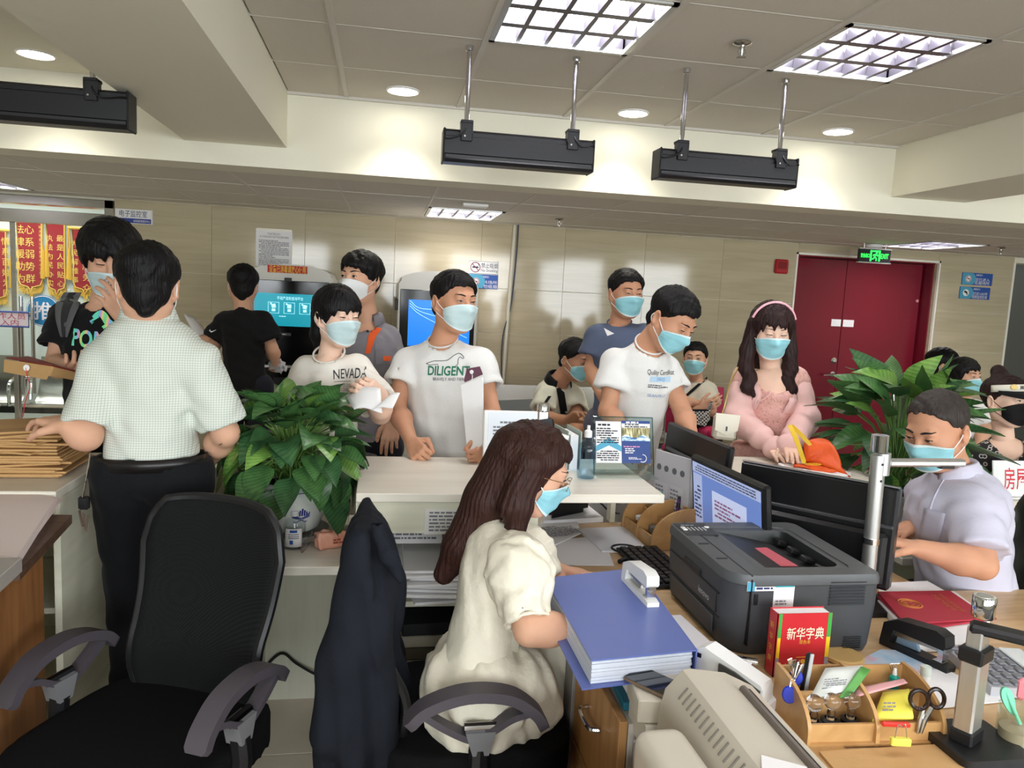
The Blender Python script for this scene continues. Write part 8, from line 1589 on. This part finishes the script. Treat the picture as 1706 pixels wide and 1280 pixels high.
Rsp = np.stack([[0, -1., 0], [0, 0, 1.], [-1., 0, 0]], 1); b = MB(); [text(b, ch, (xa - .0006, (ya + yb_) / 2, zb - .035 - .028 * k), Rsp, .018) for k, ch in enumerate('新华字典')]; b.build('spine_title', M_gold, t)
q = onZ(1405, 1098, .752); setp(MB().lathe([(.001, .014), (.046, .014), (.05, .011), (.05, .002), (.046, .0), (.001, 0)], q, n=36).build('round_tin', mat('tin_tan', (206, 170, 108), .45)), 'round tan tin lying behind the red dictionary', 'tin')
t2, o2, x2, y2 = organizer('birch desk organizer full of small tools at the lower right', (.885, 1.345, .752), (1, -.05, 0), None, .3, .16, .105, 3, [(.08, .045), (.55, .075), (.97, .1)])
G = lambda a, b, c: o2 + x2 * a + y2 * b + np.array([0, 0, c])
M_cry = mat('crystal', (245, 245, 248), .02, trans=1, ior=1.45)
for k, (a, b) in enumerate([(.03, .045), (.072, .05), (.118, .052)]):
    t = thing('crystal_stamp', ['leftmost', 'middle', 'rightmost'][k] + ' crystal-handled seal stamp in the organizer', 'stamp', G(a, b, .006)); MB().lathe([(.001, 0), (.02, 0), (.02, .022), (.012, .026)], G(a, b, .01), n=20).build('stamp_base', M_black, t); MB().lathe([(.008, .03), (.0085, .045), (.007, .052)] + [(.0175 * math.sin(q), .069 - .0175 * math.cos(q)) for q in np.linspace(.45, math.pi, 11)], G(a, b, .004), n=24, cap=True).build('crystal_handle', M_cry, t)
M_fob = mat('fob_blue', (36, 52, 170), .25)
for k, (a, b, z) in enumerate([(-.012, .075, .075), (.03, .13, .085)]):
    t = thing('key_fob', ['blue plastic key fob hanging outside the organizer', 'blue plastic key fob inside the organizer back slot'][k], 'key fob', G(a, b, z)); MB().lathe([(.001, .003), (.013, .003), (.015, 0), (.013, -.003), (.001, -.003)], G(a, b, z), frame(z=(-.4, -1, .2)), 24, sy=1.25).build('fob', M_fob, t); MB().tube(cable([G(a, b, z + .018), G(a + .004, b + .004, z + .03), G(a + .01, b + .01, z + .035)]), .0012, 5).build('ring', M_chrome, t)
t = thing('key_bunch', 'bunch of silver keys hooked in the organizer', 'keys', G(.02, .12, .1)); 
for k in range(4): MB().box(G(.012 + .006 * k, .118, .115 - .004 * k), (.012, .002, .042), roty(.25 * (k - 1.5)) @ rotz(.2 * k), .001).build('key', M_chrome, t)
t = thing('utility_knife', 'black and grey utility knife standing in the organizer', 'knife', G(.055, .135, .01)); MB().box(G(.055, .135, .075), (.016, .01, .13), roty(.08), .004).build('handle', M_black, t); MB().box(G(.058, .128, .09), (.009, .004, .1), roty(.08), .001).build('slider_strip', mat('knife_grey', (170, 172, 170), .4), t)
def slip(name, label, cat, px, m, th=.0012, z0=None):
    q = [P(*x) for x in px]; A = np.array([[(q[0] * (1 - u) + q[1] * u) * (1 - v) + (q[3] * (1 - u) + q[2] * u) * v for u in np.linspace(0, 1, 6)] for v in np.linspace(0, 1, 5)]); return setp(MB().grid(A, th).build(name, m, None, 9), label, cat)
tt = np.linalg.norm  # depth of organizer ~1.55 m along the view
s = slip('tissue_pack', 'white and green packet tucked in the organizer back', 'packet', [(1375, 1116, 1.7), (1437, 1112, 1.69), (1420, 1152, 1.645), (1349, 1166, 1.645)], mat('packet_white', (222, 226, 220), .4), .006); rows(MB(), P(1390, 1140, 1.655), np.stack([nrm(VR + VU * .1), nrm(VU + VR * .3), VB], 1), .05, .03, 6, cell=.005).build('print', M_ink, s)
s2_ = slip('green_strip', 'green leafy packet edge beside the white packet', 'packet', [(1433, 1112, 1.68), (1449, 1118, 1.675), (1415, 1164, 1.635), (1396, 1164, 1.635)], mat('packet_green', (84, 146, 70), .4, noise=(30, .3)), .006)
s = slip('pink_slip', 'pink printed slip lying across the organizer', 'paper', [(1421, 1149, 1.66), (1505, 1132, 1.66), (1512, 1139, 1.645), (1424, 1163, 1.63)], mat('slip_pink', (226, 168, 170), .7), .002)
s = slip('sticky_pad', 'yellow note pad leaning in the organizer', 'note pad', [(1470, 1158, 1.66), (1514, 1152, 1.66), (1521, 1199, 1.6), (1453, 1204, 1.6)], mat('pad_yellow', (234, 220, 84), .6), .008); rows(MB(), P(1486, 1180, 1.61), np.stack([VR, nrm(VU + VB * .3), nrm(VB - VU * .3)], 1), .04, .035, 4, cell=.006).build('print', M_ink, s)
q = P(1490, 1128, 1.72); t = thing('glue_bottle', 'small teal bottle with white nozzle in the organizer', 'bottle', q); MB().lathe([(.001, -.035), (.011, -.035), (.011, .0), (.004, .006)], q, n=18).build('body', M_teal2, t); MB().lathe([(.005, .005), (.003, .02), (.001, .021)], q, n=12).build('nozzle', M_white, t)
for k in range(4): setp(MB().tube(cable([q + [.004 * k - .006, .004, .012], q + [.006 * k - .01, .006, .026], q + [.006 * k - .004, .006, .028]]), .0009, 4).build('paper_clip', M_steel), ['leftmost', 'second', 'third', 'rightmost'][k] + ' bent wire clip on the teal bottle', 'clip', 'wire clips')
q = P(1540, 1138, 1.76); t = thing('glue_stick', 'white glue stick behind the scissors', 'glue stick', q); MB().cyl(q - [0, 0, .03], q + [0, 0, .02], .011, n=16).build('tube', M_white, t); MB().cyl(q + [0, 0, .02], q + [0, 0, .04], .012, .0115, 16).build('cap', mat('cap_pale', (206, 216, 206), .4), t)
t = thing('scissors', 'scissors with dark brown loop handles in the organizer', 'scissors', G(.27, .06, .05)); M_sci = mat('scissor_brown', (38, 24, 18), .2); a = np.arange(22) * 2 * math.pi / 22
for k, (px_, py_, t_) in enumerate([(1531, 1166, 1.6), (1560, 1164, 1.62)]): c = P(px_, py_, t_); MB().tube([c + VR * (.0165 - .002 * k) * math.cos(q) + VU * .02 * math.sin(q) + VB * .004 * math.cos(q) for q in a], .0045, 8, True).build('handle_loop', M_sci, t)
MB().tube([P(1538, 1182, 1.6), P(1532, 1200, 1.6), P(1528, 1222, 1.6)], [.005, .006, .003], 8).build('blade', M_steel, t); MB().tube([P(1552, 1180, 1.61), P(1540, 1200, 1.6), P(1534, 1222, 1.6)], [.005, .006, .003], 8).build('blade', M_steel, t)
q = P(1492, 1207, 1.58); setp(MB().box(q, (.06, .012, .01), frame(z=(0, 0, 1), x=VR), .003).build('red_clip', mat('clip_red', (216, 50, 40), .35)), 'red plastic clip under the yellow pad', 'clip')
q = P(1500, 1236, 1.53); t = thing('binder_clip', 'binder clip with yellow tag on the organizer front', 'clip', q); MB().box(q, (.04, .012, .016), frame(z=(0, 0, 1), x=VR), .002).build('tag', mat('tag_yellow', (238, 226, 90), .5), t); MB().tube(cable([q + VR * -.012 + [0, 0, .008], q + VR * -.008 + [0, 0, .035], q + VR * 0 + [0, 0, .03], q + VR * .006 + [0, 0, .036], q + VR * .012 + [0, 0, .008]]), .0012, 5).build('wire', M_steel, t)
# certificates, papers, calculator
M_cert = mat('cert_red', (166, 40, 58), .55, bump=(120, .05)); flat('paper_pile', 'white paper pile under the red certificates', 'paper', .752, [(1462, 1000), (1590, 985), (1650, 1030), (1612, 1074), (1530, 1076)], .018, M_paper)
flat('paper_sheet', 'white sheet behind the red certificates', 'paper', .77, [(1462, 972), (1545, 968), (1575, 985), (1465, 990)], .002, M_paper)
o = flat('certificate', 'red certificate booklet below the top one', 'certificate', .772, [(1462, 994), (1568, 984), (1660, 1030), (1520, 1050)], .005, M_cert)
o = flat('certificate', 'top red certificate with gold emblem beside the laser printer', 'certificate', .778, [(1462, 986), (1582, 984), (1650, 1030), (1508, 1039)], .005, M_cert)
Rc, _ = oframe(.783, (1582, 984), (1650, 1030)); c = onZ(1516, 1006, .7834); b = MB(); a = np.arange(24) * 2 * math.pi / 24; b.tube([c + Rc @ [.033 * math.cos(q), .033 * math.sin(q), 0] for q in a], .0025, 4, True); b.tube([c + Rc @ [.024 * math.cos(q), .024 * math.sin(q), 0] for q in a], .002, 4, True)
for k in range(5): b.box(c + Rc @ [.011 * math.cos(k * 1.257), .011 * math.sin(k * 1.257), 0], (.006, .006, .001), Rc)
b.box(c + Rc @ [0, -.014, 0], (.026, .007, .001), Rc); rep(b.build('gold_emblem', mat('emblem_gold', (196, 120, 60), .4, .3), None), o)
b = MB(); c = onZ(1578, 1004, .7836); text(b, '中华人民共和国', c + Rc @ [0, .012, 0], Rc, .017, .13); text(b, '不动产权证书', c + Rc @ [0, -.012, 0], Rc, .021, .12); rep(b.build('gold_lettering', MATS['emblem_gold'], None), o)
o = flat('map_sheet', 'pale blue printed sheet under the black stapler', 'paper', .752, [(1432, 1100), (1468, 1082), (1530, 1085), (1585, 1128), (1470, 1138)], .002, ramp_mat('map_print', [(.35, (150, 186, 214)), (.55, (190, 206, 222)), (.68, (214, 160, 176)), (.75, (170, 200, 170))], noise_of(14, (1, 1, 1), 3), .6))
flat('paper_sheet', 'white form sheet in front of the calculator', 'paper', .7525, [(1500, 1130), (1570, 1112), (1680, 1168), (1560, 1180)], .002, M_paper)
t = thing('calculator', 'silver desk calculator with dark keys beside the square camera post', 'calculator', onZ(1640, 1110, .752)); c0, cx, cy = onZ(1568, 1086, .757), onZ(1650, 1158, .757), onZ(1650, 1058, .757); xx, yy = cx - c0, cy - c0; Rk = frame(z=(0, 0, 1), x=xx); Wk = np.linalg.norm(xx); Dk = max(.2, abs(yy @ Rk[:, 1])); Q = lambda u, v, w: c0 + Rk[:, 0] * u * Wk + Rk[:, 1] * v * Dk + np.array([0, 0, w])
MB().prism([(0, 0), (Wk, 0), (Wk, Dk), (0, Dk)], c0 + [0, 0, .008], Rk, .024).build('body', mat('calc_silver', (176, 176, 182), .4, .2), t); MB().box(Q(.5, .82, .024), (Wk * .9, Dk * .28, .006), Rk, .002).build('display_bezel', mat('calc_display', (214, 220, 222), .1), t)
M_key = mat('calc_key', (120, 122, 128), .45); kk_ = None
for i in range(6):
    for j in range(5): MB().box(Q(.1 + .16 * i, .08 + .13 * j, .023), (Wk * .115, Dk * .085, .006), Rk, .002).build('key', M_key, t)
# foreground kraft envelope and sheets at the bottom right
o = flat('kraft_envelope', 'kraft envelope lying in the lower right foreground', 'envelope', .756, [(1365, 1252), (1562, 1240), (1600, 1262), (1650, 1330), (1440, 1340)], .005, M_kraft); flat('kraft_envelope', 'lower kraft envelope sticking out left of the foreground one', 'envelope', .7505, [(1336, 1240), (1400, 1238), (1480, 1330), (1380, 1330)], .004, M_kraft)
flat('paper_sheet', 'crumpled white sheet at the lower right corner', 'paper', .7525, [(1612, 1282), (1680, 1228), (1760, 1262), (1740, 1330)], .003, M_paper)
c = onZ(1696, 1262, .752); t = thing('glass_jar', 'glass jar with tan contents at the right edge', 'jar', c); MB().lathe([(.001, .001), (.036, .001), (.039, .006), (.039, .09), (.037, .09), (.036, .008), (.001, .006)], c + [.02, .03, 0], n=28).build('jar_wall', M_glass, t); MB().lathe([(.001, .008), (.034, .008), (.034, .045), (.001, .048)], c + [.02, .03, 0], n=20).build('contents', mat('jar_tan', (190, 164, 136), .7), t)
t = thing('silicone_brush', 'mint green leaf-shaped silicone tool standing in the jar', 'brush', c + [.02, .03, .01]); q = P(1680, 1168, 1.62); Rm = np.stack([nrm(VR + VU * .35), nrm(VU - VR * .35), VB], 1); pl = [(.012 * math.sin(a_) * (1 + .25 * math.cos(a_)), .031 * math.cos(a_)) for a_ in np.linspace(0, 2 * math.pi, 20, endpoint=False)]; M_mint = mat('mint_green', (120, 206, 170), .4)
fixn(MB().prism(pl, q, Rm, .006).build('blade', M_mint, t)); MB().cyl(q + Rm @ [.002, .02, 0], c + [.03, .035, .05], .004, n=10).build('handle', M_mint, t)
setp(MB().box(P(1706, 1148, 1.66), (.03, .02, .05), I3, .008).build('pink_eraser', mat('eraser_pink', (232, 138, 148), .5)), 'pink eraser block at the right edge behind the jar', 'eraser')

# ------------------------------------------------------------------ counter in front of the pink dress: bag, papers; red sign
flat('paper_pile', 'white papers under the orange bag on the counter', 'paper', 1.001, [(1296, 772), (1330, 768), (1418, 788), (1400, 800), (1330, 796)], .012, M_paper)
t = thing('tote_bag', 'orange fabric tote bag with yellow handle on the counter', 'bag', onZ(1370, 780, 1.0)); M_org = mat('bag_orange', (230, 92, 30), .5, bump=(30, .15)); M_yel = mat('strap_yellow', (226, 186, 40), .5)
q = [P(1322, 772, 3.05), P(1394, 792, 2.98), P(1372, 772, 3.06), P(1330, 764, 3.14)]; q = [np.array([*v[:2], 1.02]) for v in q]
A = np.array([[(q[0] * (1 - u) + q[1] * u) * (1 - v) + (q[3] * (1 - u) + q[2] * u) * v + np.array([0, 0, .006 * math.sin(u * 7 + v * 4)]) for u in np.linspace(0, 1, 8)] for v in np.linspace(0, 1, 7)]); MB().grid(A, .006).build('front_flap', M_org, t, 9)
s0, s1 = [P(1345, 738, 3.1), P(1378, 733, 3.12), P(1412, 790, 2.98)], [P(1336, 772, 3.12), P(1372, 776, 3.06), P(1412, 795, 2.97)]; A = np.array([[a_ * (1 - v) + b_ * v + np.array([0, .015 * math.sin(6 * v + k), 0]) for v in np.linspace(0, 1, 7)] for k, (a_, b_) in enumerate(zip(cable(np.array(s0), sub=4), cable(np.array(s1), sub=4)))]); MB().grid(A, .008).build('back_side', M_org, t, 9)
ribbon(cable([P(1340, 772, 3.02), P(1333, 750, 3.0), P(1324, 726, 3.02), P(1316, 708, 3.06), P(1330, 720, 3.08), P(1350, 742, 3.09)]), .018, .003, nrm(VR + VU * .3)).build('handle', M_yel, t, .9)
a = np.arange(20) * 2 * math.pi / 20; c = A[0, 0] * 0 + (q[0] + q[1] + q[2] + q[3]) / 4 + [0, 0, .009]; MB().tube([c + [.035 * math.cos(v), .014 * math.sin(v), 0] for v in a], .002, 4, True).build('oval_print', M_yel, t)
t = thing('counter_sign', 'white counter board with red characters at the right edge', 'sign', (2.95, 2.82, .885)); a_, b_ = onY(1650, 765, 2.84), onY(1660, 812, 2.80); zt, xl = a_[2], a_[0]
Rs_ = frame(x=(1, 0, 0), y=(0, .2, 1)); hs_ = zt - .89; c = np.array([xl + .28, 2.815, .888 + hs_ / 2]); MB().box(c, (.56, hs_, .008), Rs_, .003).build('board', M_white, t); text(MB(), '房屋交易税收', c + Rs_ @ [-.05, .0, .0042], Rs_, .1, .36, bold=.006).build('lettering', mat('sign_red_ink', (208, 54, 64), .5), t); MB().box((xl + .28, 2.82, .8885), (.56, .1, .006), I3).build('foot', M_white, t)
# red seat pad and dark seat beside the checked handbag
def seat_chair(label, px, dz, m, back):
    q = P(*px); q[2] -= dz; b = thing('waiting_chair', label, 'chair', (q[0], q[1], 0)); S = SDF(q - [.27, .27, .08], q + [.27, .27, .08], .012); bxs(S, q, (.44, .44, .06), I3, .028); sdf_obj(S, 'seat', m, b)
    for sx in (-.17, .17):
        for sy in (-.17, .17): MB().cyl((q[0] + sx, q[1] + sy, 0), (q[0] + sx, q[1] + sy, q[2] - .02), .014, n=10).build('leg', M_chrome, b)
    d = nrm(np.array([*back, 0.])); s = np.array([-d[1], d[0], 0]); A = np.array([[q + d * (.22 + .05 * v) + s * u + np.array([0, 0, .1 + .34 * v]) for u in np.linspace(-.21, .21, 5)] for v in np.linspace(0, 1, 5)]); MB().grid(A, .02).build('backrest', m, b)
    for u in (-.2, .2): MB().tube([q + d * .2 + s * u, q + d * .27 + s * u + np.array([0, 0, .44])], .013, 8).build('back_post', M_chrome, b)
M_crim = mat('crimson_pad', (178, 36, 82), .6); M_gch = mat('grey_chair', (134, 138, 142), .4, .4)
seat_chair('crimson padded chair under the seated woman with the checked bag', (1172, 716, 5.3), .17, M_crim, (.1, 1)); seat_chair('grey chair under the bending visitor in black and white', (908, 745, 4.9), .17, M_gch, (-.4, .9))
seat_chair('grey chair under the profile man beyond the right plant', (1562, 720, 6.05), .17, M_gch, (-.3, .95)); seat_chair('grey chair under the short-haired woman with dark strap', (1610, 760, 5.1), .17, M_gch, (-.2, .97)); seat_chair('grey chair under the woman in the black visor', (1680, 880, 3.74), .17, M_gch, (0, 1))
q = P(1192, 722, 4.95); S = SDF(q - [.2, .2, .1], q + [.2, .2, .1], .01); bxs(S, q, (.2, .16, .07), rotz(.3), .03); S.wob(.006, .08, 2); setp(sdf_obj(S, 'folded_jacket', M_crim, None), 'crimson folded garment beside the checked handbag', 'garment')
